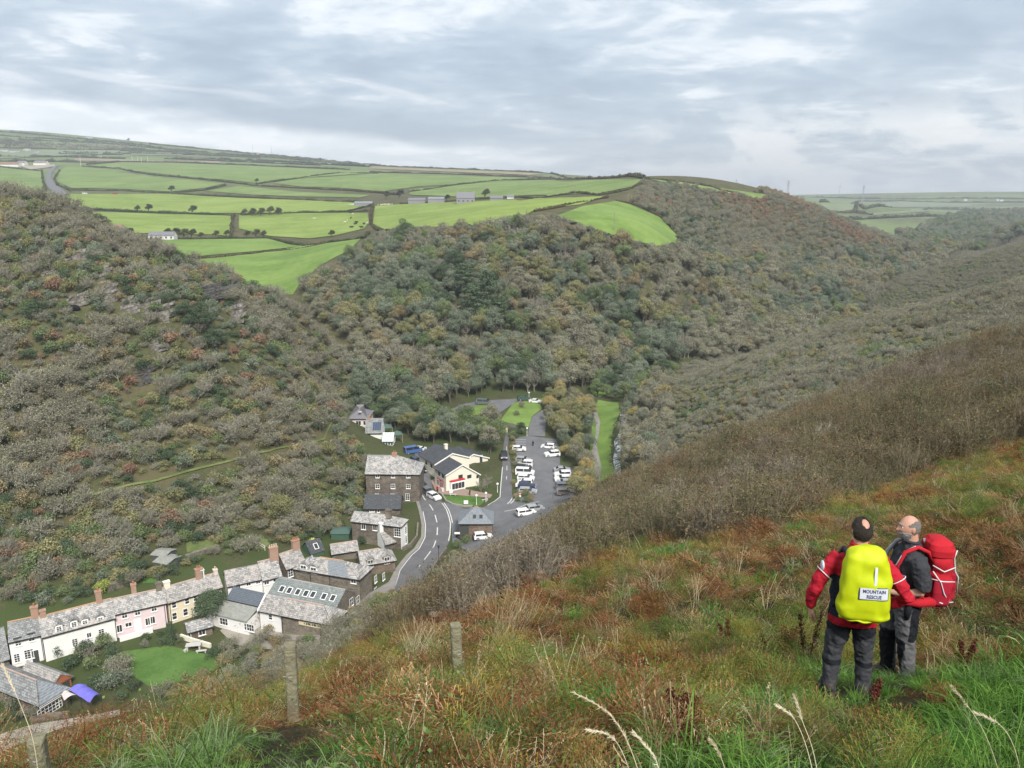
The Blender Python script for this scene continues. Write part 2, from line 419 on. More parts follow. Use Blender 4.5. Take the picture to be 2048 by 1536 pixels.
def dens(pts, n):
    out = []
    for a, b in zip(pts, pts[1:] + pts[:1]):
        for k in range(n): out.append((a[0] + (b[0] - a[0]) * k / n, a[1] + (b[1] - a[1]) * k / n))
    return out
def sheet(name, poly, material, off=0.05, step=None, parent=None, far=0.0004, n_in=900, smooth=True, kind='structure'):
    """a sheet of ground cover laid over the ground inside a plan polygon"""
    P = [(p[0], p[1]) for p in poly]
    area = abs(sum(a[0] * b[1] - b[0] * a[1] for a, b in zip(P, P[1:] + P[:1]))) / 2
    if step is None: step = max(0.5, math.sqrt(area / n_in))
    edge = []
    for a, b in zip(P, P[1:] + P[:1]):
        L = math.hypot(b[0] - a[0], b[1] - a[1]); k = max(1, int(L / step))
        for j in range(k): edge.append((a[0] + (b[0] - a[0]) * j / k, a[1] + (b[1] - a[1]) * j / k))
    xs = np.array([p[0] for p in edge]); ys = np.array([p[1] for p in edge])
    gx, gy = np.meshgrid(np.arange(xs.min(), xs.max(), step), np.arange(ys.min(), ys.max(), step))
    gx = gx.ravel() + rng.uniform(-.1, .1, gx.size) * step; gy = gy.ravel() + rng.uniform(-.1, .1, gy.size) * step
    k = pip(edge, gx, gy)
    pts = [Vector(p) for p in edge] + [Vector((a, b)) for a, b in zip(gx[k], gy[k])]
    n = len(edge)
    vs, es, fs, *_ = geometry.delaunay_2d_cdt(pts, [(i, (i + 1) % n) for i in range(n)], [], 1, 1e-4)
    x = np.array([p[0] for p in vs]); y = np.array([p[1] for p in vs])
    z = height(x, y) + off + far * np.hypot(x, y)
    me = bpy.data.meshes.new(name)
    me.from_pydata([tuple(q) for q in np.stack([x, y, z], 1)], [], [tuple(f) for f in fs])
    me.materials.append(material)
    me.polygons.foreach_set('use_smooth', [smooth] * len(me.polygons)); me.update()
    bm = bmesh.new(); bm.from_mesh(me)
    for f in bm.faces:
        f.normal_update()
        if f.normal.z < 0: f.normal_flip()
    bm.to_mesh(me); bm.free()
    return tag(link(bpy.data.objects.new(name, me), parent), kind=kind)
def px(pts, ymin=60.0, n=1):
    return [at(u, v, 0, ymin) for u, v in (dens(pts, n) if n > 1 else pts)]
def field_mat(name, c, c2, sc=.02):
    m = bpy.data.materials.new(name); m.use_nodes = True
    t = NT(m.node_tree); b = t.n['Principled BSDF']; b.inputs['Roughness'].default_value = .9; b.inputs['Specular IOR Level'].default_value = .15
    g = t.new('ShaderNodeNewGeometry').outputs['Position']
    a = t.noise(g, sc, 7, .68, .4); f = t.noise(g, sc * 14, 5, .7)
    st = t.new('ShaderNodeMapping', {'Vector': g}); st.inputs['Scale'].default_value = (.008, .12, .05); st.inputs['Rotation'].default_value = (0, 0, .5)
    s3 = t.noise(st.outputs[0], 1.0, 4, .6)
    k = t.math('ADD', t.math('ADD', t.math('MULTIPLY', a, .5), t.math('MULTIPLY', f, .25)), t.math('MULTIPLY', s3, .25))
    t.set(b, 'Base Color', t.mix(t.smooth(k, .41, .59), tuple(.86 * q for q in c), tuple(.96 * q for q in c2)))
    bp = t.new('ShaderNodeBump', {'Height': f}); bp.inputs['Strength'].default_value = .5; bp.inputs['Distance'].default_value = .3
    t.set(b, 'Normal', bp)
    return m
FM_a = field_mat('pasture_bright', (.122, .200, .042), (.178, .262, .066))
FM_b = field_mat('pasture_yellow_green', (.165, .235, .048), (.225, .295, .075))
FM_c = field_mat('pasture_dull', (.130, .195, .055), (.185, .250, .082))
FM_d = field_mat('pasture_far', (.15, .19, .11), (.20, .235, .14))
FM_e = field_mat('stubble_tan', (.26, .20, .14), (.32, .26, .18))
FM_lawn = field_mat('lawn_grass', (.075, .15, .035), (.11, .195, .05), .2)
FM_verge = field_mat('rough_grass', (.105, .15, .045), (.17, .19, .075), .3)
FIELDS = [
    ('field', [(0,336),(85,344),(88,360),(84,380),(60,384),(0,385)], FM_c, 500),
    ('field', [(133,333),(164,334),(308,355),(448,368),(410,377),(342,384),(246,379),(143,377),(116,365),(118,346)], FM_c, 500),
    ('field', [(174,331),(239,326),(342,327),(700,341),(740,347),(547,361),(513,367),(444,360),(376,355),(239,339)], FM_c, 500),
    ('field', [(547,367),(600,358),(756,349),(1049,357),(990,364),(834,374),(764,384),(700,378),(600,374)], FM_c, 500),
    ('field', [(410,383),(478,373),(600,385),(740,391),(720,396),(600,394),(500,390)], FM_c, 500),
    ('field', [(819,380),(1010,362),(1284,360),(1264,374),(1194,388),(1041,392),(952,396),(819,390)], FM_c, 450),
    ('field', [(113,401),(143,389),(342,389),(478,397),(700,404),(740,410),(690,423),(564,427),(478,427),(376,427),(154,416)], FM_b, 450),
    ('field', [(154,425),(202,425),(465,432),(461,473),(427,470),(239,466),(200,450)], FM_b, 400),
    ('field', [(478,432),(600,427),(735,427),(738,445),(728,458),(670,472),(620,478),(540,473),(478,458)], FM_b, 400),
    ('field', [(260,482),(349,480),(533,478),(608,493),(513,503),(386,514),(310,514)], FM_a, 350),
    ('field', [(360,522),(386,520),(513,508),(649,486),(722,478),(700,500),(640,532),(604,562),(586,590),(512,590),(440,570),(376,545)], FM_a, 300),
    ('field', [(750,413),(790,410),(912,405),(1030,400),(1209,394),(1160,410),(1069,421),(1040,436),(975,450),(850,456),(768,460),(746,448)], FM_b, 350),
    ('field', [(1112,433),(1166,413),(1233,403),(1256,409),(1319,435),(1354,472),(1354,491),(1303,493),(1186,460),(1139,442)], FM_a, 350),
    ('field', [(1290,357),(1324,359),(1406,373),(1562,394),(1515,398),(1379,377),(1330,366)], FM_c, 550),
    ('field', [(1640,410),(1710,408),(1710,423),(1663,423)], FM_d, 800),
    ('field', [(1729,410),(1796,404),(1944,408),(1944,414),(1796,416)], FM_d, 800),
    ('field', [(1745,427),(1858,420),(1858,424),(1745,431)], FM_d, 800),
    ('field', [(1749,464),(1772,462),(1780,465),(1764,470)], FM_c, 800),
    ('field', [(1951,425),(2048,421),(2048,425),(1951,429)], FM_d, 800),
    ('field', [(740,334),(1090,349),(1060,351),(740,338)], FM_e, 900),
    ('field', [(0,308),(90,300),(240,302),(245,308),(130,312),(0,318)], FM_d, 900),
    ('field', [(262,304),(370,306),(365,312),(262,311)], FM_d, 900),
    ('field', [(150,318),(300,322),(440,324),(440,327),(300,325),(150,322)], FM_e, 900),
]
FIELD_PLAN = []
for nm, poly, m_, ym in FIELDS:
    P = px(poly, ym, 3)
    FIELD_PLAN.append(P)
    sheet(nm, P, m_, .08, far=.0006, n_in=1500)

# ---------------------------------------------------------------- roads, car park, paths, lawn, river
ASPH = mat('asphalt', (.115, .117, .124), .88, (.155, .156, .162), .35, .5, .25, 60)
ASPH2 = mat('asphalt_dark', (.105, .104, .109), .88, (.138, .137, .141), .5, .5, .25, 60)
PAVE = mat('paving', (.20, .185, .17), .9, (.27, .25, .23), .8, .6, .2, 30)
WHITE = mat('road_paint', (.62, .62, .60), .8, (.5, .5, .48), 2.0, .6)
GRAVEL = mat('gravel', (.26, .235, .20), .95, (.34, .31, .27), .9, .6, .4, 40)
road_poly = [(752,1215),(788,1180),(800,1140),(822,1110),(836,1099),(848,1075),(849,1050),(844,1024),(837,1001),(836,981),(838,962),(862,962),(866,980),(884,1005),(897,1024),(903,1048),(900,1083),(890,1099),(879,1112),(867,1132),(850,1160),(840,1190),(800,1240)]
sheet('road', px(road_poly), ASPH2, .06, step=1.6)
sheet('road', px([(836,962),(838,945),(835,925),(828,905),(845,905),(853,925),(860,945),(862,962)]), ASPH2, .056, step=1.6)
car_park = [(903,1047),(898,1024),(885,1005),(900,1008),(930,1018),(965,1016),(985,1008),(1000,995),(1024,992),(1034,985),(1036,917),(1031,905),(1029,877),(1056,872),(1087,876),(1112,879),(1120,900),(1120,930),(1146,937),(1150,1000),(1130,1030),(1060,1060),(1010,1085),(985,1100),(930,1100),(905,1086)]
sheet('car_park', px(car_park), ASPH, .052, step=1.8)
sheet('lane', px([(1000,996),(1001,967),(1004,940),(1005,921),(1007,890),(1012,866),(1018,866),(1016,896),(1021,927),(1024,950),(1024,993)]), ASPH2, .056, step=1.2)
sheet('car_park', px([(876,845),(880,832),(920,810),(960,803),(1022,799),(1042,797),(1030,806),(1000,826),(985,840),(968,842),(990,812),(960,810),(925,822),(900,845)]), ASPH, .05, step=1.6)
sheet('path', px([(1058,854),(1065,834),(1085,820),(1092,845),(1090,874),(1056,872)]), ASPH, .05, step=1.2)
sheet('car_park_grass', px([(1000,842),(1027,806),(1040,804),(1048,803),(1080,806),(1084,818),(1064,834),(1057,856),(1030,850)]), FM_a, .045, step=1.4)
sheet('car_park_grass', px([(925,822),(960,810),(990,812),(968,842),(940,840)]), FM_a, .042, step=1.4)
sheet('car_park_grass', px([(1042,797),(1100,797),(1110,806),(1080,806),(1048,803)]), FM_verge, .04, step=1.4)
sheet('green', px([(886,992),(959,994),(970,1003),(959,1013),(927,1013),(900,1006)]), FM_lawn, .075, step=1)
sheet('path', px([(1186,826),(1192,850),(1192,868),(1187,886),(1184,904),(1188,931),(1188,960),(1200,960),(1203,931),(1196,904),(1193,886),(1198,868),(1200,845),(1194,824)]), PAVE, .05, step=1)
sheet('river_meadow', px([(1196,800),(1236,806),(1240,825),(1232,845),(1224,868),(1222,895),(1230,950),(1200,965),(1176,960),(1180,900),(1184,850)]), FM_a, .035, step=1.6)
sheet('meadow', px([(1180,772),(1225,768),(1230,780),(1200,795),(1185,790)]), FM_a, .035, step=2)
sheet('lawn', px([(245,1304),(335,1292),(372,1300),(428,1312),(440,1336),(380,1362),(300,1375),(262,1350)]), FM_lawn, .06, step=1)
sheet('garden_lawn', px([(482,1096),(526,1101),(546,1082),(498,1070)]), FM_verge, .06, step=1)
sheet('garden_lawn', px([(372,1086),(440,1079),(432,1098),(374,1106)]), FM_verge, .06, step=1)
sheet('garden_lawn', px([(284,1152),(318,1150),(318,1166),(286,1168)]), FM_lawn, .06, step=1)
sheet('footpath', px([(135,1005),(150,1000),(205,990),(260,974),(310,966),(345,956),(390,943),(420,936),(480,921),(515,910),(540,906),(600,895),(650,881),(666,846),(663,845),(648,878),(598,892),(540,902),(512,907),(480,917),(420,932),(388,939),(345,952),(312,961),(260,970),(203,985),(150,996),(128,1001)]), FM_verge, .25, step=1.2)
sheet('track', px([(-30,1490),(0,1470),(70,1449),(130,1440),(240,1420),(240,1432),(130,1455),(60,1480),(0,1507),(-30,1520)]), GRAVEL, .06, step=1.2)
sheet('pavement', px([(700,1215),(735,1190),(778,1165),(790,1140),(812,1112),(828,1098),(842,1075),(843,1050),(838,1024),(831,1001),(837,1001),(844,1024),(849,1050),(848,1075),(836,1099),(822,1110),(800,1140),(788,1180),(760,1205)]), PAVE, .12, step=1)
sheet('pavement', px([(862,962),(884,952),(905,975),(960,985),(985,990),(980,997),(886,990),(872,985)]), mat('brick_paving', (.24, .17, .14), .9, (.32, .24, .20), 1.5, .6, .2, 30), .07, step=1)
sheet('forecourt', px([(440,1262),(470,1240),(520,1255),(600,1270),(640,1262),(640,1300),(560,1300),(470,1290)]), GRAVEL, .05, step=1)
# the far lane that climbs between the fields on the left
sheet('far_road', px([(106,398),(120,392),(135,389),(128,382),(112,372),(103,358),(104,346),(112,335),(120,332),(110,332),(98,340),(92,352),(92,366),(98,378),(112,388),(100,394)], 500), ASPH, .3, step=6)
sheet('far_road', px([(60,340),(90,337),(112,333),(108,330),(85,331),(40,333)], 500), GRAVEL, .5, step=6)

def stroke(name, pts, width, material, off, parent=None, closed=False, dash=None, kind='structure'):
    """painted line laid on the ground"""
    P = [Vector((p[0], p[1])) for p in pts]
    Q = []
    for a, b in zip(P, P[1:]):
        k = max(1, int((b - a).length / .8))
        for j in range(k): Q.append(a + (b - a) * j / k)
    Q.append(P[-1])
    mb = MB(); acc = 0
    x = np.array([q[0] for q in Q]); y = np.array([q[1] for q in Q])
    nx = []
    for i in range(len(Q)):
        d = (Q[min(i + 1, len(Q) - 1)] - Q[max(i - 1, 0)]).normalized(); nx.append(Vector((-d.y, d.x)) * width / 2)
    Lp = [(q + n) for q, n in zip(Q, nx)]; Rp = [(q - n) for q, n in zip(Q, nx)]
    zl = height([q[0] for q in Lp], [q[1] for q in Lp]); zr = height([q[0] for q in Rp], [q[1] for q in Rp])
    for i in range(len(Q) - 1):
        acc += (Q[i + 1] - Q[i]).length
        if dash and (acc % (dash[0] + dash[1])) > dash[0]: continue
        f = lambda p, z: (p[0], p[1], z + off + .0004 * math.hypot(p[0], p[1]))
        mb.poly([f(Rp[i], zr[i]), f(Rp[i + 1], zr[i + 1]), f(Lp[i + 1], zl[i + 1]), f(Lp[i], zl[i])])
    return tag(mb.build(name, material, parent), kind=kind)
stroke('road_markings', px([(845,992),(849,999),(861,1013),(868,1025),(871,1034),(874,1046),(875,1056),(874,1075),(868,1093),(859,1107),(838,1135)]), .22, WHITE, .085, dash=(4, 2.2))
stroke('road_markings', px([(884,1007),(893,1020),(898,1035),(901,1048),(900,1070),(897,1083)]), .22, WHITE, .085)
stroke('road_markings', px([(888,1007),(897,1020),(902,1034),(905,1047)]), .2, WHITE, .085)
stroke('road_markings', px([(787,1180),(800,1142),(823,1112),(838,1099),(850,1076),(851,1050),(846,1024)]), .18, WHITE, .085)
stroke('road_markings', px([(1021,1008),(1027,1003),(1032,994)]), .25, WHITE, .085)
stroke('road_markings', px([(1015,1009),(1021,1003),(1026,994)]), .25, WHITE, .085)
stroke('road_markings', px([(1009,1024),(1030,1020),(1052,1010),(1078,1004)]), .2, WHITE, .085)
stroke('road_markings', px([(975,1012),(990,1003),(1000,995),(1002,967),(1005,935)]), .2, WHITE, .09)
stroke('road_markings', px([(1013,960),(1014,930),(1013,890)]), .14, WHITE, .09, dash=(3, 4))
for v_ in (880, 884.5, 889, 893.5, 898): stroke('bay_markings', px([(1031, v_), (1052, v_ + .5)]), .16, WHITE, .08)
for v_ in (884, 889, 894): stroke('bay_markings', px([(1092, v_), (1114, v_ + .5)]), .16, WHITE, .08)
# kerb round the green
def kerb(pts, w, h, material, name='kerb'):
    mb = MB(); P = [at(u, v) for u, v in pts]
    for a, b in zip(P, P[1:]):
        d = Vector((b[0] - a[0], b[1] - a[1])).normalized(); n = Vector((-d.y, d.x)) * w / 2
        q = [(a[0] - n.x, a[1] - n.y), (b[0] - n.x, b[1] - n.y), (b[0] + n.x, b[1] + n.y), (a[0] + n.x, a[1] + n.y)]
        z = [hz(*p) for p in q]
        mb.hexa([(p[0], p[1], zz - .3) for p, zz in zip(q, z)], [(p[0], p[1], zz + h) for p, zz in zip(q, z)])
    return tag(mb.build(name, material), kind='structure')
kerb([(884,991),(892,1003),(905,1010),(927,1014),(945,1014)], .35, .45, mat('granite_kerb', (.22, .21, .19), .85, (.30, .29, .26), 3))
# river: pale patches are broken water and sky glints painted into the colour
wm = bpy.data.materials.new('river_water'); wm.use_nodes = True
t = NT(wm.node_tree); b = t.n['Principled BSDF']
g = t.new('ShaderNodeNewGeometry').outputs['Position']
fo = t.smooth(t.noise(g, .8, 5, .65), .46, .60)
t.set(b, 'Base Color', t.mix(fo, (.035, .05, .05), (.62, .65, .66)))
t.set(b, 'Roughness', t.math('ADD', .06, t.math('MULTIPLY', fo, .5)))
bp = t.new('ShaderNodeBump', {'Height': t.noise(g, 2.2, 4, .6)}); bp.inputs['Strength'].default_value = .4; bp.inputs['Distance'].default_value = .3
t.set(b, 'Normal', bp)
sheet('river', px([(1250,830),(1252,850),(1247,872),(1241,885),(1243,900),(1239,918),(1242,945),(1240,965),(1226,965),(1229,940),(1226,918),(1230,900),(1228,884),(1238,868),(1243,850),(1240,830)]), wm, .12, step=.8)

# ---------------------------------------------------------------- the air: one closed box of thin even haze
def build_haze(dens):
    b = MB(); b.box(-10500, 10500, -5000, 10500, -140, 420); me = b.mesh('haze', [])
    m = bpy.data.materials.new('haze'); m.use_nodes = True; t = NT(m.node_tree); t.n.clear()
    o = t.new('ShaderNodeOutputMaterial'); v = t.new('ShaderNodeVolumePrincipled', {'Color': (.86, .92, 1.0)}); v.inputs['Density'].default_value = dens; v.inputs['Anisotropy'].default_value = .2
    t.l.new(v.outputs[0], o.inputs['Volume']); me.materials.append(m)
    return tag(link(bpy.data.objects.new('haze', me)), kind='stuff')
build_haze(1.85e-4)
print('GROUND Z', min(v.co.z for v in bpy.data.objects['ground'].data.vertices), max(v.co.z for v in bpy.data.objects['ground'].data.vertices))
# ================================================================ plants: prototypes
def foliage_mat(name, cols, rough=.85, transl=.0, var=.55, shade=.35):
    """leaf colour: one tone per plant, spread leaf by leaf"""
    m = bpy.data.materials.new(name); m.use_nodes = True
    t = NT(m.node_tree); t.n.clear()
    o = t.new('ShaderNodeOutputMaterial')
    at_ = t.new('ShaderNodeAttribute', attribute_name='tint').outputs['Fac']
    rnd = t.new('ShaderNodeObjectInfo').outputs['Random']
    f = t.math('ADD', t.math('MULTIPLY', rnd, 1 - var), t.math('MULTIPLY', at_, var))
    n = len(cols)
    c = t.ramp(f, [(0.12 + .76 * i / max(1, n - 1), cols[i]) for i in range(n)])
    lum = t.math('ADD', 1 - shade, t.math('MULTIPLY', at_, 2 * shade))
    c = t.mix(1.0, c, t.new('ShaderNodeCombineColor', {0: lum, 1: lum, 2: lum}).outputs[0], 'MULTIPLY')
    d = t.new('ShaderNodeBsdfDiffuse', {'Color': c})
    sh = d.outputs[0]
    if transl:
        tr = t.new('ShaderNodeBsdfTranslucent', {'Color': c})
        sh = t.new('ShaderNodeMixShader', {0: transl, 1: sh, 2: tr.outputs[0]}).outputs[0]
    t.l.new(sh, o.inputs[0])
    return m
class Leafs:
    """fast builder of loose leaf and twig polygons with one tint value per polygon"""
    def __init__(s, seed): s.r = np.random.default_rng(seed); s.V = []; s.F = []; s.T = []; s.M = []; s.nv = 0
    def add(s, verts, faces, tint, mi=0):
        verts = np.asarray(verts, float).reshape(-1, 3)
        s.V.append(verts)
        for f in faces: s.F.append(tuple(int(i) + s.nv for i in f))
        s.T += list(tint); s.M += [mi] * len(faces); s.nv += len(verts)
    def quads(s, P, N, size, aspect=.6, mi=0, tint=None, tri=False):
        n = len(P); r = s.r
        N = N / (np.linalg.norm(N, axis=1, keepdims=True) + 1e-9)
        a = np.cross(N, r.normal(size=(n, 3))); a /= (np.linalg.norm(a, axis=1, keepdims=True) + 1e-9)
        b = np.cross(N, a)
        sz = (size * r.uniform(.6, 1.35, n))[:, None]
        a = a * sz * .5; b = b * sz * aspect * .5
        if tri: v = np.stack([P - a, P + a * .6 + b, P + a * .6 - b], 1); k = 3
        else: v = np.stack([P - a, P + b, P + a, P - b], 1); k = 4
        i = np.arange(n * k).reshape(n, k)
        s.add(v.reshape(-1, 3), i, r.uniform(0, 1, n) if tint is None else tint, mi)
    def blob(s, c, rad, n, size, up=.25, mi=0, flat=.5):
        d = s.r.normal(size=(n, 3)); d[:, 2] += up * 2; d /= np.linalg.norm(d, axis=1, keepdims=True)
        P = np.array(c) + d * np.array(rad) * s.r.uniform(.62, 1.06, (n, 1))
        N = d + s.r.normal(size=(n, 3)) * flat
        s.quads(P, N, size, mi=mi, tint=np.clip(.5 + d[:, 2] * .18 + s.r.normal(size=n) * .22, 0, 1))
    def twig(s, a, b, w, mi=1, tint=.5):
        a = np.array(a, float); b = np.array(b, float); d = b - a
        p = np.cross(d, s.r.normal(size=3)); p /= (np.linalg.norm(p) + 1e-9)
        s.add([a - p * w, a + p * w, b], [(0, 1, 2)], [tint], mi)
    def limb(s, pts, rad, mi=1, n=4, tint=.5):
        mb = MB(); mb.tube(pts, rad, n, cap=False)
        s.add(mb.v, mb.f, [tint] * len(mb.f), mi)
    def mesh(s, name, mats):
        me = bpy.data.meshes.new(name)
        me.from_pydata(np.concatenate(s.V).tolist(), [], s.F)
        for m in mats: me.materials.append(m)
        me.polygons.foreach_set('material_index', s.M)
        at_ = me.attributes.new('tint', 'FLOAT', 'FACE'); at_.data.foreach_set('value', np.array(s.T, np.float32))
        me.update()
        return me
def curve(a, b, sag, n, r):
    a, b = np.array(a, float), np.array(b, float); m = (a + b) / 2 + np.array(sag)
    return [tuple((1 - t) ** 2 * a + 2 * t * (1 - t) * m + t * t * b) for t in np.linspace(0, 1, n)]
def leafy_tree(seed, H=8.5, Wd=7.5, leaf=.29, n=5200, shear=0.0, flat=.62, trunk=.28, gaps=.0, base=.3):
    L = Leafs(seed); r = L.r
    nl = 13
    lobes = []
    for k in range(nl):
        a = k * 2.4 + r.uniform(-.4, .4); q = math.sqrt((k + .5) / nl)
        x, y = math.cos(a) * q * Wd * .36, math.sin(a) * q * Wd * .36
        z = H * (base + .22 + (1 - q * q) * .36 + r.uniform(-.07, .07))
        rad = Wd * r.uniform(.17, .26)
        lobes.append((np.array([x + shear * z, y, z]), rad))
    for c, rad in lobes:
        L.blob(c, (rad, rad, rad * flat * 1.25), int(n / nl * (rad / (Wd * .21)) ** 2 * (1 - gaps)), leaf)
        fork = np.array([shear * H * .25, 0, H * .28]) + r.normal(size=3) * .2
        L.limb(curve(fork, c + np.array([0, 0, rad * .3]), (0, 0, H * .03), 4, r), [trunk * .45, trunk * .35, trunk * .22, trunk * .08], tint=.5)
        for j in range(5):
            d = r.normal(size=3); d[2] = abs(d[2]); d /= np.linalg.norm(d)
            L.twig(c, c + d * rad * 1.15, .04, tint=r.uniform(.3, .9))
    L.limb([(0, 0, -1.2), (0, 0, H * .12), (shear * H * .25, 0, H * .3)], [trunk * 1.25, trunk, trunk * .7], n=7)
    return L
def bare_tree(seed, H=9, Wd=7, shear=0.0, leaves=0, leaf=.4, w=.05, stems=6, trunk=.2, dense=1.0):
    L = Leafs(seed); r = L.r
    L.limb([(0, 0, -1.2), (0, 0, H * .1), (shear * H * .2, 0, H * .22)], [trunk * 1.2, trunk, trunk * .8], n=6)
    tips = []
    for k in range(stems):
        a = k * 2 * math.pi / stems + r.uniform(-.4, .4); q = r.uniform(.3, 1.0)
        e = np.array([math.cos(a) * q * Wd * .34, math.sin(a) * q * Wd * .34, H * (.74 - .22 * q * q) + r.uniform(-.3, .3)]); e[0] += shear * e[2]
        s0 = np.array([shear * H * .2, 0, H * .2])
        P = curve(s0, e, (e[0] * .15, e[1] * .15, -H * .03), 5, r)
        L.limb(P, [trunk * .6, trunk * .5, trunk * .36, trunk * .24, trunk * .12], tint=r.uniform(.4, .9))
        for j in range(int(5 * dense)):
            p = np.array(P[r.integers(2, 5)]); d = r.normal(size=3) * np.array([1, 1, .5]) + np.array([math.cos(a) * .6 + shear * 1.4, math.sin(a) * .6, .75]); d /= np.linalg.norm(d)
            e2 = p + d * H * r.uniform(.16, .27)
            L.limb([p, (p + e2) / 2 + r.normal(size=3) * .12, e2], [trunk * .2, trunk * .14, trunk * .07], n=3, tint=r.uniform(.4, 1))
            for i in range(int(7 * dense)):
                q0 = p + (e2 - p) * r.uniform(.3, 1); d2 = d + r.normal(size=3) * .55; d2[2] += .25; d2 /= np.linalg.norm(d2)
                e3 = q0 + d2 * H * r.uniform(.09, .17)
                L.twig(q0, e3, w, tint=r.uniform(.3, 1))
                for h in range(3):
                    q1 = q0 + (e3 - q0) * r.uniform(.35, 1); d3 = d2 + r.normal(size=3) * .6; d3[2] += .15; d3 /= np.linalg.norm(d3)
                    e4 = q1 + d3 * H * r.uniform(.05, .10)
                    L.twig(q1, e4, w * .62, tint=r.uniform(.2, 1)); tips.append(e4)
    if leaves:
        T = np.array(tips); P = T[r.integers(0, len(T), leaves)] + r.normal(size=(leaves, 3)) * .25
        L.quads(P, r.normal(size=(leaves, 3)) + np.array([0, 0, .6]), leaf, mi=0)
    return L
def pine_tree(seed, H=13, Wd=9, leaf=.5):
    L = Leafs(seed); r = L.r
    L.limb([(0, 0, -1), (0, 0, H * .4), (.3, 0, H * .9)], [.35, .28, .1], n=7)
    for k in range(20):
        z = H * (.32 + .64 * k / 20); q = (1 - (k / 21) ** 1.6) * Wd * .38
        a = k * 2.4; c = np.array([math.cos(a) * q * r.uniform(.5, 1), math.sin(a) * q * r.uniform(.5, 1), z])
        L.blob(c, (Wd * .2 * r.uniform(.8, 1.2), Wd * .2 * r.uniform(.8, 1.2), H * .045), 120, leaf, up=.4, flat=.4)
        L.limb([(0, 0, z - H * .05), tuple(c)], [.1, .04], n=3)
    return L
def shrub(seed, H=2.4, Wd=3.2, leaf=.20, n=1100, shear=0.0, lobes=8, twigs=60):
    L = Leafs(seed); r = L.r
    for k in range(lobes):
        a = k * 2.4 + r.uniform(-.4, .4); q = math.sqrt((k + .4) / lobes)
        z = H * (.30 + (1 - q * q) * .34 + r.uniform(-.05, .07)); rad = Wd * r.uniform(.18, .27)
        c = np.array([math.cos(a) * q * Wd * .34 + shear * z, math.sin(a) * q * Wd * .34, z])
        L.blob(c, (rad, rad, min(rad, H * .36)), n // lobes, leaf)
        for j in range(twigs // lobes):
            d = r.normal(size=3); d[2] = abs(d[2]) + .5; d[0] += shear; d /= np.linalg.norm(d)
            L.twig(c - d * rad * .5, c + d * rad * r.uniform(1.05, 1.4), .02, tint=r.uniform(.3, 1))
    for k in range(6):
        a = r.uniform(0, 6.28)
        L.limb([(math.cos(a) * .15, math.sin(a) * .15, -.6), (math.cos(a) * Wd * .2, math.sin(a) * Wd * .2, H * .45)], [.06, .03], n=3)
    return L
def scrub_bush(seed, H=1.25, Wd=1.5, leaves=700, leaf=.045, stems=26, w=.008):
    """close twiggy bush: a mass of thin stems with small late leaves"""
    L = Leafs(seed); r = L.r
    tips = []
    for k in range(stems):
        a = r.uniform(0, 6.28); q = math.sqrt(r.uniform(0, 1))
        b = np.array([math.cos(a) * q * Wd * .22, math.sin(a) * q * Wd * .22, -.15])
        e = np.array([math.cos(a) * q * Wd * .5, math.sin(a) * q * Wd * .5, H * (1.0 - .38 * q * q) * r.uniform(.8, 1.08)])
        P = curve(b, e, (r.normal() * .1, r.normal() * .1, 0), 4, r)
        L.limb(P, [w * 1.6, w * 1.3, w, w * .5], n=3, tint=r.uniform(.2, 1))
        for j in range(9):
            t = r.uniform(.3, 1); p = np.array(P[0]) * (1 - t) + np.array(P[-1]) * t + r.normal(size=3) * .02
            d = r.normal(size=3) * .8 + np.array([math.cos(a) * .5, math.sin(a) * .5, 1.0]); d /= np.linalg.norm(d)
            e2 = p + d * r.uniform(.14, .36)
            L.twig(p, e2, w * .75, tint=r.uniform(.1, 1)); tips += [e2, (p + e2) / 2]
            for i in range(3):
                q0 = p + (e2 - p) * r.uniform(.3, 1); d2 = d + r.normal(size=3) * .6; d2 /= np.linalg.norm(d2)
                e3 = q0 + d2 * r.uniform(.06, .17); L.twig(q0, e3, w * .55, tint=r.uniform(.1, 1)); tips += [e3]
    T = np.array(tips)
    if leaves: L.quads(T[r.integers(0, len(T), leaves)] + r.normal(size=(leaves, 3)) * .025, r.normal(size=(leaves, 3)) + np.array([0, 0, .7]), leaf, mi=0)
    return L
BARK = foliage_mat('bark', [(.08, .072, .055), (.14, .128, .102)], shade=.25)
BARK_PALE = foliage_mat('pale_twigs', [(.175, .166, .130), (.285, .272, .220)], shade=.3)
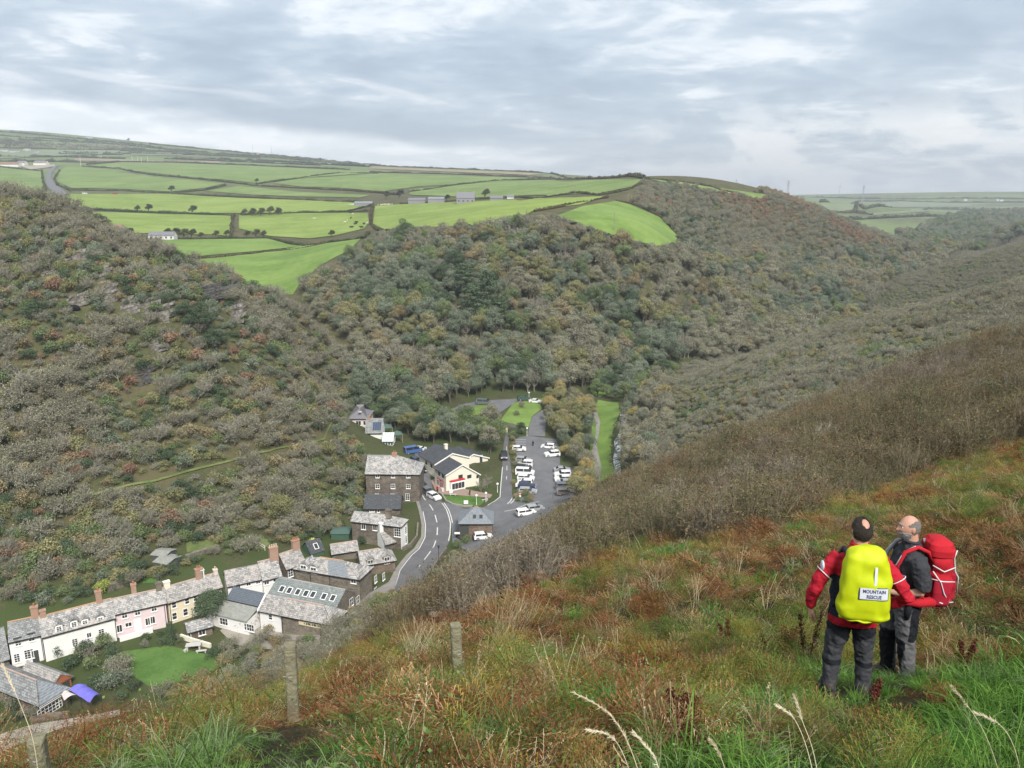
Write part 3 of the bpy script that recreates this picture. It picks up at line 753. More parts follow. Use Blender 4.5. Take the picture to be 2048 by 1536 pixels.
LEAF = {
    'russet': foliage_mat('leaves_russet', [(0.154, 0.128, 0.070), (0.212, 0.175, 0.100), (0.258, 0.220, 0.128)]),
    'umber': foliage_mat('leaves_umber', [(0.155, 0.153, 0.103), (0.205, 0.201, 0.139), (0.248, 0.244, 0.176)]),
    'olive': foliage_mat('leaves_olive', [(0.135, 0.143, 0.066), (0.193, 0.195, 0.094), (0.255, 0.241, 0.122)]),
    'ochre': foliage_mat('leaves_ochre', [(0.229, 0.198, 0.079), (0.298, 0.251, 0.101), (0.335, 0.259, 0.121)]),
    'green': foliage_mat('leaves_green', [(0.081, 0.117, 0.055), (0.123, 0.165, 0.075), (0.174, 0.210, 0.099)]),
    'dark': foliage_mat('leaves_dark', [(0.045, 0.070, 0.043), (0.066, 0.095, 0.056), (0.089, 0.124, 0.070)]),
    'blue': foliage_mat('leaves_grey_green', [(0.102, 0.128, 0.089), (0.143, 0.173, 0.122), (0.188, 0.216, 0.152)]),
    'rust': foliage_mat('leaves_rust', [(0.165, 0.102, 0.071), (0.225, 0.142, 0.096), (0.267, 0.182, 0.123)]),
    'lime': foliage_mat('leaves_lime', [(0.167, 0.215, 0.053), (0.268, 0.311, 0.078), (0.383, 0.407, 0.119)]),
    'mauve': foliage_mat('leaves_mauve_brown', [(0.148, 0.143, 0.111), (0.196, 0.193, 0.150), (0.232, 0.227, 0.175)]),
}
PROTO = {}
def proto(key, L, mats): PROTO.setdefault(key, []).append(L.mesh(key, mats))
for kx, cols in (('tree_russet', 'russet'), ('tree_umber', 'umber'), ('tree_olive', 'olive'), ('tree_green', 'green'), ('tree_blue', 'blue'), ('tree_ochre', 'ochre')):
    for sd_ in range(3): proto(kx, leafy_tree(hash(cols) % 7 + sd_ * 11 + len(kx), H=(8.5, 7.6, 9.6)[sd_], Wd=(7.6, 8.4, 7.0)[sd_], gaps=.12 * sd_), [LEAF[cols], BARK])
for sd_ in range(3): proto('tree_bare', bare_tree(40 + sd_, leaves=0, w=.055, dense=1.2), [LEAF['umber'], BARK_PALE])
for sd_ in range(3): proto('tree_half', bare_tree(50 + sd_, leaves=700, w=.05, dense=1.15), [LEAF['umber'], BARK_PALE])
for sd_ in range(2): proto('tree_pine', pine_tree(60 + sd_), [LEAF['dark'], BARK])
for sd_ in range(2): proto('tree_dark', leafy_tree(63 + sd_, H=10, Wd=9, flat=.5), [LEAF['dark'], BARK])
for kx, cols, lf in (('shrub_russet', 'russet', .2), ('shrub_olive', 'olive', .2), ('shrub_green', 'green', .2), ('shrub_dark', 'dark', .2), ('shrub_rust', 'rust', .22), ('shrub_mauve', 'mauve', .18), ('shrub_lime', 'lime', .2), ('shrub_blue', 'blue', .18), ('shrub_ochre', 'ochre', .2)):
    for sd_ in range(2): proto(kx, shrub(70 + sd_ * 3 + len(kx), shear=.15 * sd_, leaf=lf), [LEAF[cols], BARK])
for sd_ in range(3): proto('shrub_bare', bare_tree(80 + sd_, H=3.6, Wd=4.6, shear=.45, leaves=0, w=.03, trunk=.09, stems=9, dense=1.2), [LEAF['umber'], BARK_PALE])
for sd_ in range(3): proto('shrub_half', bare_tree(85 + sd_, H=3.4, Wd=4.4, shear=.35, leaves=900, leaf=.2, w=.028, trunk=.09, stems=9, dense=1.2), [LEAF['umber'], BARK_PALE])
# ---------------------------------------------------------------- scattering
def sample(poly, step, jit=.48, excl=()):
    P = np.array([(p[0], p[1]) for p in poly]); x0, y0 = P.min(0); x1, y1 = P.max(0)
    gx, gy = np.meshgrid(np.arange(x0, x1 + step, step), np.arange(y0, y1 + step, step * .87))
    gx = gx + (np.arange(gx.shape[0]) % 2)[:, None] * step * .5
    gx = gx.ravel() + rng.uniform(-jit, jit, gx.size) * step; gy = gy.ravel() + rng.uniform(-jit, jit, gy.size) * step
    k = pip(poly, gx, gy)
    for e in excl: k &= ~pip(e, gx, gy)
    return gx[k], gy[k]
_gn_cache = {}
def gn_group(coll):
    ng = bpy.data.node_groups.new('scatter', 'GeometryNodeTree')
    ng.interface.new_socket('Geometry', in_out='INPUT', socket_type='NodeSocketGeometry')
    ng.interface.new_socket('Geometry', in_out='OUTPUT', socket_type='NodeSocketGeometry')
    n, l = ng.nodes, ng.links
    gi, go = n.new('NodeGroupInput'), n.new('NodeGroupOutput')
    ci = n.new('GeometryNodeCollectionInfo'); ci.inputs['Collection'].default_value = coll
    ci.inputs['Separate Children'].default_value = True; ci.inputs['Reset Children'].default_value = True
    ip = n.new('GeometryNodeInstanceOnPoints'); ip.inputs['Pick Instance'].default_value = True
    def na(nm, ty):
        a = n.new('GeometryNodeInputNamedAttribute'); a.data_type = ty; a.inputs['Name'].default_value = nm
        return a.outputs['Attribute']
    l.new(gi.outputs[0], ip.inputs['Points']); l.new(ci.outputs[0], ip.inputs['Instance'])
    l.new(na('pick', 'INT'), ip.inputs['Instance Index'])
    l.new(na('rot', 'FLOAT_VECTOR'), ip.inputs['Rotation']); l.new(na('scl', 'FLOAT_VECTOR'), ip.inputs['Scale'])
    l.new(ip.outputs[0], go.inputs[0])
    return ng
def stuff(name, meshes, P, rot, scl, pick, label=None, cat=None, parent=None):
    """many plants nobody could count, as one object"""
    coll = bpy.data.collections.new(name + '_plants')
    for i, me in enumerate(meshes):
        o = bpy.data.objects.new('%03d_%s' % (i, name), me); coll.objects.link(o)
    me = bpy.data.meshes.new(name); me.vertices.add(len(P)); me.vertices.foreach_set('co', np.asarray(P, np.float32).ravel())
    for nm, ty, ar in (('rot', 'FLOAT_VECTOR', rot), ('scl', 'FLOAT_VECTOR', scl)):
        a = me.attributes.new(nm, ty, 'POINT'); a.data.foreach_set('vector', np.asarray(ar, np.float32).ravel())
    a = me.attributes.new('pick', 'INT', 'POINT'); a.data.foreach_set('value', np.asarray(pick, np.int32))
    o = link(bpy.data.objects.new(name, me), parent)
    md = o.modifiers.new('scatter', 'NODES'); md.node_group = gn_group(coll)
    return tag(o, label, cat, kind='stuff')
def lean(n, amt): return np.stack([rng.normal(size=n) * amt, rng.normal(size=n) * amt, rng.uniform(0, 6.28, n)], 1)
def s3(n, a, b, zvar=.15, pw=1.0):
    s = a + (b - a) * rng.uniform(0, 1, n) ** pw; return np.stack([s, s, s * rng.uniform(1 - zvar, 1 + zvar, n)], 1)
# ================================================================ where the plants stand (plan polygons, metres)
def Pl(lst): return [(x * S, y * S) for x, y in lst]
def pp(pts, ymin): return [(p[0], p[1]) for p in px(pts, ymin)]
WOOD = pp([(690,825),(730,830),(800,806),(866,826),(885,814),(925,799),(960,793),(1040,790),(1110,790),(1180,772),(1250,748)], 150) + Pl([(80,284),(120,314),(152,345),(197,408),(262,484),(318,568),(358,622),(415,730),(424,770)]) \
     + pp([(1840,505),(1760,500),(1640,520),(1540,530),(1440,512),(1360,520),(1300,528),(1186,496),(1112,474),(1040,468),(960,480),(860,488),(768,497),(706,532),(652,560),(606,586)], 250) + Pl([(-72,285),(-55,262),(-48,240)])
SPUR = pp([(1352,492),(1354,472),(1319,435),(1262,408),(1290,370),(1400,378),(1500,398),(1600,404),(1700,442),(1780,478),(1862,522)], 300) + pp([(1760,500),(1640,520),(1540,530),(1440,505)], 300)
LEFT = pp([(-120,1180),(0,1165),(130,1175),(210,1150),(300,1100),(420,1075),(560,1070),(650,1048),(715,1040),(735,1000),(728,920),(722,900),(700,870),(690,830)], 80) + Pl([(-42,225),(-52,250),(-90,262),(-135,250),(-190,235),(-240,190),(-210,120),(-140,100)])
RIGHT = Pl([(16,118),(27,150),(36,195),(50,250),(92,322),(140,372),(200,452),(290,570),(420,735),(520,800),(640,620),(520,420),(380,300),(240,200),(150,120),(110,75),(70,48),(40,45),(20,60)])
NEAR = [(-3.2,9.0),(-10,14),(-16,20),(-26,34),(-36,52),(-34,66),(-14,84),(4,104),(18,132),(24,110),(26,75),(45,55),(78,54),(124,85),(150,100),(120,40),(60,22),(30,16.5),(17,17.5),(9,17.5),(4.5,13.0),(1.2,10.6)]
EDGEW = pp([(1112,440),(1186,468),(1300,502),(1360,496),(1440,505),(1440,512),(1360,520),(1300,528),(1186,496),(1112,474),(1040,468),(960,480),(860,488),(768,497),(706,532),(652,560),(606,586),(604,572),(648,545),(700,515),(760,470),(860,462),(960,455),(1040,440)], 250)
FARW = pp([(1862,512),(1790,470),(1850,452),(1900,436),(2048,424)], 600) + [(1100, 1000), (900, 640), (560, 800)]
PATHX = pp([(120,1020),(260,992),(420,952),(540,918),(652,897),(684,856),(655,838),(640,874),(598,886),(540,897),(420,926),(260,964),(110,994)], 80)
GARD = pp([(280,1140),(330,1095),(430,1070),(560,1060),(590,1082),(560,1110),(440,1130),(330,1160)], 80)
ROCKS = ((148,520,7,4.2,13,'pale layered crag highest on the left hillside',0),(205,550,3.6,4.2,10,'upright flaky rock right of the highest crag',0),(216,584,5,4.4,11,'stepped rock ledges below the upright flaky rock',0),(150,602,4.4,2.4,7,'mossy ledge over a dark hollow in the hillside',0),(256,614,4.4,3.2,9,'low rock face left of the pair in the middle of the hill',0),
         (292,614,3.8,3.4,9,'rounded rock face in the middle of the hill',0),(322,630,4.8,3.8,11,'pale broken rock right of the rounded rock face',0),(462,632,5.5,4,12,'pale rock at the right shoulder of the left hill',0),(398,592,11,3.4,14,'long dark quarry face near the crest of the left hill',1),(284,750,4.4,3.6,10,'dark rock patch low on the left hill',1),(312,692,3.6,2.4,7,'small ledge between the bushes below the middle rocks',0),(92,547,3.6,2,6,'small rock ledge near the left edge of the hill',0))
ROCK_CLEAR = []
for u_, v_, w_, h_, *_r in ROCKS:
    p_ = at(u_, v_, 0, 80); r_ = Vector((p_.y, -p_.x)).normalized(); f_ = Vector((-p_.x, -p_.y)).normalized()
    ROCK_CLEAR.append([(p_.x + r_.x * a + f_.x * b, p_.y + r_.y * a + f_.y * b) for a, b in ((-w_ * .5, -.6), (w_ * .5, -.6), (w_ * .5, 4.6), (-w_ * .5, 4.6))])
def dist_scale(x, y): return 1.0 / np.hypot(x, y)
INDIV = []
def to_px(x, y, z):
    z = z - CAMZ; zc = y * CP - z * SP
    return 1024 + FPX * x / zc, 768 - FPX * (y * SP + z * CP) / zc
def plant_zone(name, poly, step, mix, smin, smax, n_ind, ind_name, ind_cat, ind_group, labels, excl=(), lean_amt=.08, sink=.1, clump=0, where=None, pw=1.0, rs=0):
    x, y = sample(poly, step, excl=excl)
    if clump:   # species grow in drifts
        q = (vnoise(x / clump, y / clump, 5) + .5 * vnoise(x / clump * 2.3, y / clump * 2.3, 6)) * .5 + .5 + rng.normal(size=len(x)) * .24
    else: q = rng.uniform(0, 1, len(x))
    order = np.argsort(np.argsort(q)) / max(1, len(q) - 1)
    keys = [m[0] for m in mix]; wts = np.cumsum([m[1] for m in mix]); wts = wts / wts[-1]
    ki = np.searchsorted(wts, np.clip(order, 0, .99999))
    z = height(x, y); n = len(x)
    meshes, offs = [], []
    for k in keys: offs.append(len(meshes)); meshes += PROTO[k]
    pick = np.array([offs[k] + rng.integers(0, len(PROTO[keys[k]])) for k in ki])
    scl = s3(n, smin, smax, .2, pw) * (np.clip(np.hypot(x, y) / rs, .38, 1)[:, None] if rs else 1); rot = lean(n, lean_amt)
    wind = np.array([('shrub_bare' in keys[k]) or ('shrub_half' in keys[k]) for k in ki])
    rot[:, 2] = np.where(wind, rng.normal(size=n) * .4 + .3, rot[:, 2])
    vis = np.abs(np.arctan2(x, y)) < R(36)
    show = scl[:, 0] / np.hypot(x, y) * vis
    top = np.argsort(-show)[:n_ind]
    ind = np.zeros(n, bool); ind[top] = True; ind &= vis
    for i in np.where(ind)[0]:
        o = bpy.data.objects.new(ind_name, meshes[pick[i]]); COL.objects.link(o)
        o.location = (x[i], y[i], z[i] - sink); o.rotation_euler = rot[i]; o.scale = scl[i]
        tag(o, labels[keys[ki[i]]] + (where(*to_px(x[i], y[i], z[i])) if where else ''), ind_cat, ind_group)
    r_ = ~ind
    if r_.any():
        stuff(name, meshes, np.stack([x, y, z - sink], 1)[r_], rot[r_], scl[r_], pick[r_])
def wood_where(u, v):
    if u < 720: return ' beside the bright field at the left end of the wood'
    if v > 735: return ' at the foot of the wood near the car park' if u > 850 else ' at the foot of the wood above the houses'
    if u > 1450: return ' on the spur at the right end of the wood'
    if u > 1180: return ' below the round edged green field' if v < 620 else ' low in the wood above the river'
    if v < 540: return ' along the top of the wood under the large field'
    return ' left of the pines on the wooded slope' if u < 900 else (' around the tall pines on the wooded slope' if v < 660 else ' low on the wooded slope above the upper car park')
TL = {'tree_russet': 'russet brown tree', 'tree_umber': 'dull brown thinning tree', 'tree_olive': 'olive leafed tree', 'tree_green': 'green leafed tree', 'tree_blue': 'grey green tree', 'tree_bare': 'leafless pale twigged tree', 'tree_half': 'nearly bare grey brown tree', 'tree_dark': 'dark evergreen tree'}
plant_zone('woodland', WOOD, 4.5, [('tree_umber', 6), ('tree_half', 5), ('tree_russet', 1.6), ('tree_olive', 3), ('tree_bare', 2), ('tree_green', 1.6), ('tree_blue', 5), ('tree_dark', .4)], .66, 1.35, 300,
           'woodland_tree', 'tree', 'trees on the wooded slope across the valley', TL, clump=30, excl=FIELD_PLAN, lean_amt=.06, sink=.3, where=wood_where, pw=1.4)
SPL = {k: 'x' for k in PROTO}
plant_zone('scrub', SPUR, 3.6, [('shrub_rust', 1.6), ('shrub_russet', 3), ('shrub_mauve', 3), ('shrub_half', 3), ('shrub_olive', 1.4), ('shrub_dark', 1.6), ('shrub_blue', 1.4)], .8, 1.7, 0,
           '', '', '', SPL, clump=60, excl=FIELD_PLAN, sink=.2)
def hill_where(u, v):
    pv = float(np.interp(u, [0, 150, 400, 560, 650, 700], [1040, 1000, 945, 910, 880, 845]))
    if v > pv: return ' below the hillside path' + (' above the cottages' if u < 420 else ' above the stone houses')
    if u > 560: return ' at the right shoulder of the left hill'
    if v > pv - 130: return ' just above the hillside path' + (' at the left edge' if u < 200 else '')
    if v < 560: return ' near the crest of the left hill'
    return ' around the rocks on the left hill' if v < 720 else ' halfway up the left hill'
SL = {'shrub_bare': 'windswept bare pale twigged shrub', 'shrub_half': 'windswept half bare brown shrub', 'shrub_russet': 'russet brown bush', 'shrub_olive': 'olive green bush', 'shrub_green': 'green bush', 'shrub_dark': 'dark evergreen bush', 'shrub_rust': 'rust red bracken clump', 'shrub_mauve': 'mauve brown bush', 'shrub_blue': 'grey green bush'}
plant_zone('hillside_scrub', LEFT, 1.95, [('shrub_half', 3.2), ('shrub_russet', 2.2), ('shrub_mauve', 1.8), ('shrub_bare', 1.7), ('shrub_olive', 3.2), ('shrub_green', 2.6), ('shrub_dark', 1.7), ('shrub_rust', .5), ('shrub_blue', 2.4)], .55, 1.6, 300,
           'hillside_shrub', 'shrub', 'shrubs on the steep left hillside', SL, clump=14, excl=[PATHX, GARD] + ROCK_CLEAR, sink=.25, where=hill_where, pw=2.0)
RL = {k: 'x' for k in PROTO}
plant_zone('valley_side_scrub', RIGHT, 1.35, [('shrub_half', 7), ('shrub_mauve', 4), ('shrub_russet', 1.5), ('shrub_bare', .6), ('shrub_olive', 3.0), ('shrub_blue', 2), ('shrub_green', .6)], .36, .82, 0,
           '', '', '', RL, clump=26, sink=.3, pw=1.5, rs=170)
plant_zone('wood_edge_scrub', EDGEW, 2.6, [('shrub_half', 3), ('shrub_russet', 2), ('shrub_mauve', 3), ('shrub_blue', 2), ('shrub_dark', 1)], .7, 1.3, 0, '', '', '', RL, clump=25, excl=FIELD_PLAN, sink=.2)
plant_zone('far_woodland', FARW, 10, [('tree_umber', 3), ('tree_blue', 4), ('tree_green', 3), ('tree_half', 1)], .9, 1.4, 0, '', '', '', RL, clump=80, excl=FIELD_PLAN)
# ================================================================ buildings
def wall_mat(name, c, c2, stone=False, scale=.9):
    if not stone: return mat(name, c, .85, c2, scale, .9, .12, 12)
    m = bpy.data.materials.new(name); m.use_nodes = True
    t = NT(m.node_tree); b = t.n['Principled BSDF']; b.inputs['Roughness'].default_value = .92; b.inputs['Specular IOR Level'].default_value = .2
    tcn = t.new('ShaderNodeTexCoord')
    mp = t.new('ShaderNodeMapping', {'Vector': tcn.outputs['Object']}); mp.inputs['Scale'].default_value = (2.0, 2.0, 4.2)
    v = t.new('ShaderNodeTexVoronoi', {'Vector': mp.outputs[0]}); v.inputs['Scale'].default_value = 1.0
    hs = t.new('ShaderNodeSeparateColor', {0: v.outputs['Color']})
    cc = t.ramp(hs.outputs[0], [(0, c), (.45, tuple(.5 * a + .5 * d for a, d in zip(c, c2))), (1, c2)])
    ve = t.new('ShaderNodeTexVoronoi', {'Vector': mp.outputs[0]}, feature='DISTANCE_TO_EDGE')
    jt = t.smooth(ve.outputs['Distance'], 0, .10)
    n = t.noise(tcn.outputs['Object'], .5, 5, .6)
    cc = t.mix(t.smooth(n, .45, .7), cc, (.30, .26, .20))
    t.set(b, 'Base Color', t.mix(jt, (.10, .095, .085), cc))
    bp = t.new('ShaderNodeBump', {'Height': jt}); bp.inputs['Strength'].default_value = .8; bp.inputs['Distance'].default_value = .05
    t.set(b, 'Normal', bp)
    return m
def slate_mat(name, lo, hi, tint, k=.5, rows=.26, lichen=.5):
    m = bpy.data.materials.new(name); m.use_nodes = True
    t = NT(m.node_tree); b = t.n['Principled BSDF']; b.inputs['Roughness'].default_value = .7; b.inputs['Specular IOR Level'].default_value = .3
    tcn = t.new('ShaderNodeTexCoord'); sp_ = t.new('ShaderNodeSeparateXYZ', {0: tcn.outputs['Object']})
    cb = t.new('ShaderNodeCombineXYZ'); t.set(cb, 0, t.math('ADD', sp_.outputs[0], t.math('MULTIPLY', sp_.outputs[1], .37))); t.set(cb, 1, t.math('MULTIPLY', sp_.outputs[2], 1.5))
    br = t.new('ShaderNodeTexBrick', {'Vector': cb.outputs[0], 'Color1': lo, 'Color2': hi, 'Mortar': tuple(.4 * x for x in lo)})
    br.inputs['Scale'].default_value = 1.0; br.inputs['Mortar Size'].default_value = .022; br.inputs['Brick Width'].default_value = rows * 1.5; br.inputs['Row Height'].default_value = rows
    br.inputs['Bias'].default_value = k - .5; br.offset = .5
    n1 = t.noise(tcn.outputs['Object'], .8, 6, .68); n2 = t.noise(tcn.outputs['Object'], 2.6, 5, .7)
    c = t.mix(t.math('MULTIPLY', t.smooth(n1, .46, .62), lichen), br.outputs[0], tint)
    c = t.mix(t.math('MULTIPLY', t.smooth(n2, .55, .66), lichen * .8), c, (.50, .47, .42))
    c = t.mix(t.math('MULTIPLY', t.smooth(n2, .46, .36), .5), c, (.10, .105, .10))
    t.set(b, 'Base Color', c)
    bp = t.new('ShaderNodeBump', {'Height': br.outputs['Fac']}); bp.inputs['Strength'].default_value = .5; bp.inputs['Distance'].default_value = .03; bp.invert = True
    t.set(b, 'Normal', bp)
    return m
WL = {'white': wall_mat('white_render', (.78, .78, .77), (.68, .67, .65)), 'pink': wall_mat('pink_render', (.70, .58, .60), (.62, .51, .53)), 'yellow': wall_mat('pale_yellow_render', (.70, .63, .47), (.62, .55, .41)),
      'cream': wall_mat('cream_render', (.74, .70, .59), (.68, .64, .54)), 'stone': wall_mat('rubble_stone', (.105, .09, .075), (.23, .195, .165), True), 'stone_pale': wall_mat('pale_rubble_stone', (.15, .135, .11), (.31, .27, .22), True),
      'stone_brown': wall_mat('brown_rubble_stone', (.14, .095, .07), (.30, .22, .17), True), 'orange': wall_mat('orange_tile_hanging', (.40, .15, .07), (.32, .11, .05)), 'pinkcream': wall_mat('pale_pink_render', (.66, .56, .50), (.58, .49, .45)),
      'timber': wall_mat('dark_timber', (.06, .07, .065), (.10, .11, .10)), 'green': wall_mat('green_timber', (.04, .09, .06), (.06, .12, .08)), 'farwhite': mat('far_white_render', (.62, .62, .6)), 'fargrey': mat('far_grey_wall', (.22, .22, .23))}
RF = {'lichen': slate_mat('old_slate_lichen', (.16, .16, .165), (.42, .415, .40), (.47, .43, .40), .6, .30, .66), 'pinkish': slate_mat('old_slate_pink_lichen', (.17, .165, .16), (.41, .395, .38), (.44, .395, .365), .6, .30, .62),
      'grey': slate_mat('grey_slate', (.15, .158, .165), (.30, .31, .31), (.30, .30, .29), .5, .28, .45), 'green': slate_mat('green_grey_slate', (.155, .185, .185), (.235, .265, .26), (.29, .29, .27), .5, .28, .35),
      'blue': slate_mat('new_blue_slate', (.105, .125, .155), (.125, .145, .175), (.12, .14, .165), .5, .25, .12), 'dark': slate_mat('dark_slate', (.055, .06, .07), (.08, .085, .095), (.07, .075, .085), .5, .25, .2),
      'steel': slate_mat('pale_new_slate', (.21, .235, .26), (.245, .27, .295), (.25, .27, .28), .5, .25, .15), 'farslate': mat('far_slate', (.17, .17, .19)), 'brick': mat('far_tiles', (.22, .13, .10)), 'sheetgreen': mat('green_roof', (.07, .12, .10)), 'felt': mat('weathered_felt', (.20, .21, .19), .9, (.30, .30, .27), 2)}
GUT = mat('gutter_black', (.03, .03, .035), .5)
FRW = mat('window_paint', (.80, .80, .78), .5)
FRD = mat('window_paint_dark', (.06, .065, .06), .5)  # dark frames and doors, also the painted shade of openings
GLASS = mat('window_glass', (.035, .04, .045), .08, spec=.6)
LINTEL = mat('slate_lintel', (.05, .055, .06), .7)
RIDGE_O = mat('lichened_ridge_tiles', (.38, .20, .10), .9, (.42, .30, .20), 1.2, .6)
RIDGE_P = mat('pink_ridge_tiles', (.36, .24, .20), .9, (.42, .34, .29), 1.2, .6)
RIDGE_G = mat('grey_ridge_tiles', (.25, .25, .25), .9, (.36, .35, .33), 1.2, .6)
BRICK = mat('chimney_brick', (.30, .17, .12), .9, (.38, .27, .21), 3, .7)
POT = mat('clay_pots', (.38, .16, .08), .8); POTY = mat('buff_pots', (.50, .42, .30), .8)
_wm = {}
def window_meshes(w, h, nx, ny, dark=False, bw=.075):
    k = (round(w, 2), round(h, 2), nx, ny, dark)
    if k not in _wm:
        f = MB(); e = .055
        for x0, x1, z0, z1 in ((-w/2, -w/2 + bw, 0, h), (w/2 - bw, w/2, 0, h), (-w/2 + bw, w/2 - bw, 0, bw), (-w/2 + bw, w/2 - bw, h - bw, h)): f.box(x0, x1, -e, 0, z0, z1)
        for i in range(1, nx): f.box(-w/2 + w * i / nx - .028, -w/2 + w * i / nx + .028, -e + .01, 0, bw, h - bw)
        for j in range(1, ny):
            for i in range(nx):
                f.box(-w/2 + w * i / nx + (.028 if i else bw), -w/2 + w * (i + 1) / nx - (.028 if i < nx - 1 else bw), -e + .014, 0, h * j / ny - .026, h * j / ny + .026)
        p = MB(); p.box(-w/2 + bw * .6, w/2 - bw * .6, -.02, .01, bw * .6, h - bw * .6)
        s = MB(); s.box(-w/2 - .08, w/2 + .08, -.14, 0, -.09, -.002)
        _wm[k] = (f.mesh('window', FRD if dark else FRW), p.mesh('pane', GLASS), s.mesh('sill', FRW))
    return _wm[k]
def add_window(root, x, y, z, w, h, rz=0, nx=2, ny=1, dark=False, sill=True, lintel=False, name='window'):
    fm, pm, sm = window_meshes(w, h, nx, ny, dark)
    f = link(bpy.data.objects.new(name, fm), root); f.location = (x, y, z - h / 2); f.rotation_euler = (0, 0, rz)
    link(bpy.data.objects.new('pane', pm), f)
    if sill: link(bpy.data.objects.new('sill', sm), f)
    if lintel:
        l = MB(); l.box(-w/2 - .12, w/2 + .12, -.16, 0, h + .002, h + .16); l.build('lintel', LINTEL, f)
    return f
def add_door(root, x, y, z0, w=.9, h=2.0, rz=0, c=None):
    m = MB(); m.box(-w/2, w/2, -.05, 0, 0, h)
    d = m.build('door', c or FRD, root); d.location = (x, y, z0); d.rotation_euler = (0, 0, rz)
    f = MB()
    for a, b_, c_, d_ in ((-w/2 - .09, -w/2, 0, h + .09), (w/2, w/2 + .09, 0, h + .09), (-w/2, w/2, h, h + .09)): f.box(a, b_, -.07, 0, c_, d_)
    f.build('door_frame', FRW, d)
    return d
def unproj(u, v, z):
    d = ray(u, v); t = (z - CAMZ) / d[2]
    return Vector((d[0] * t, d[1] * t, z))
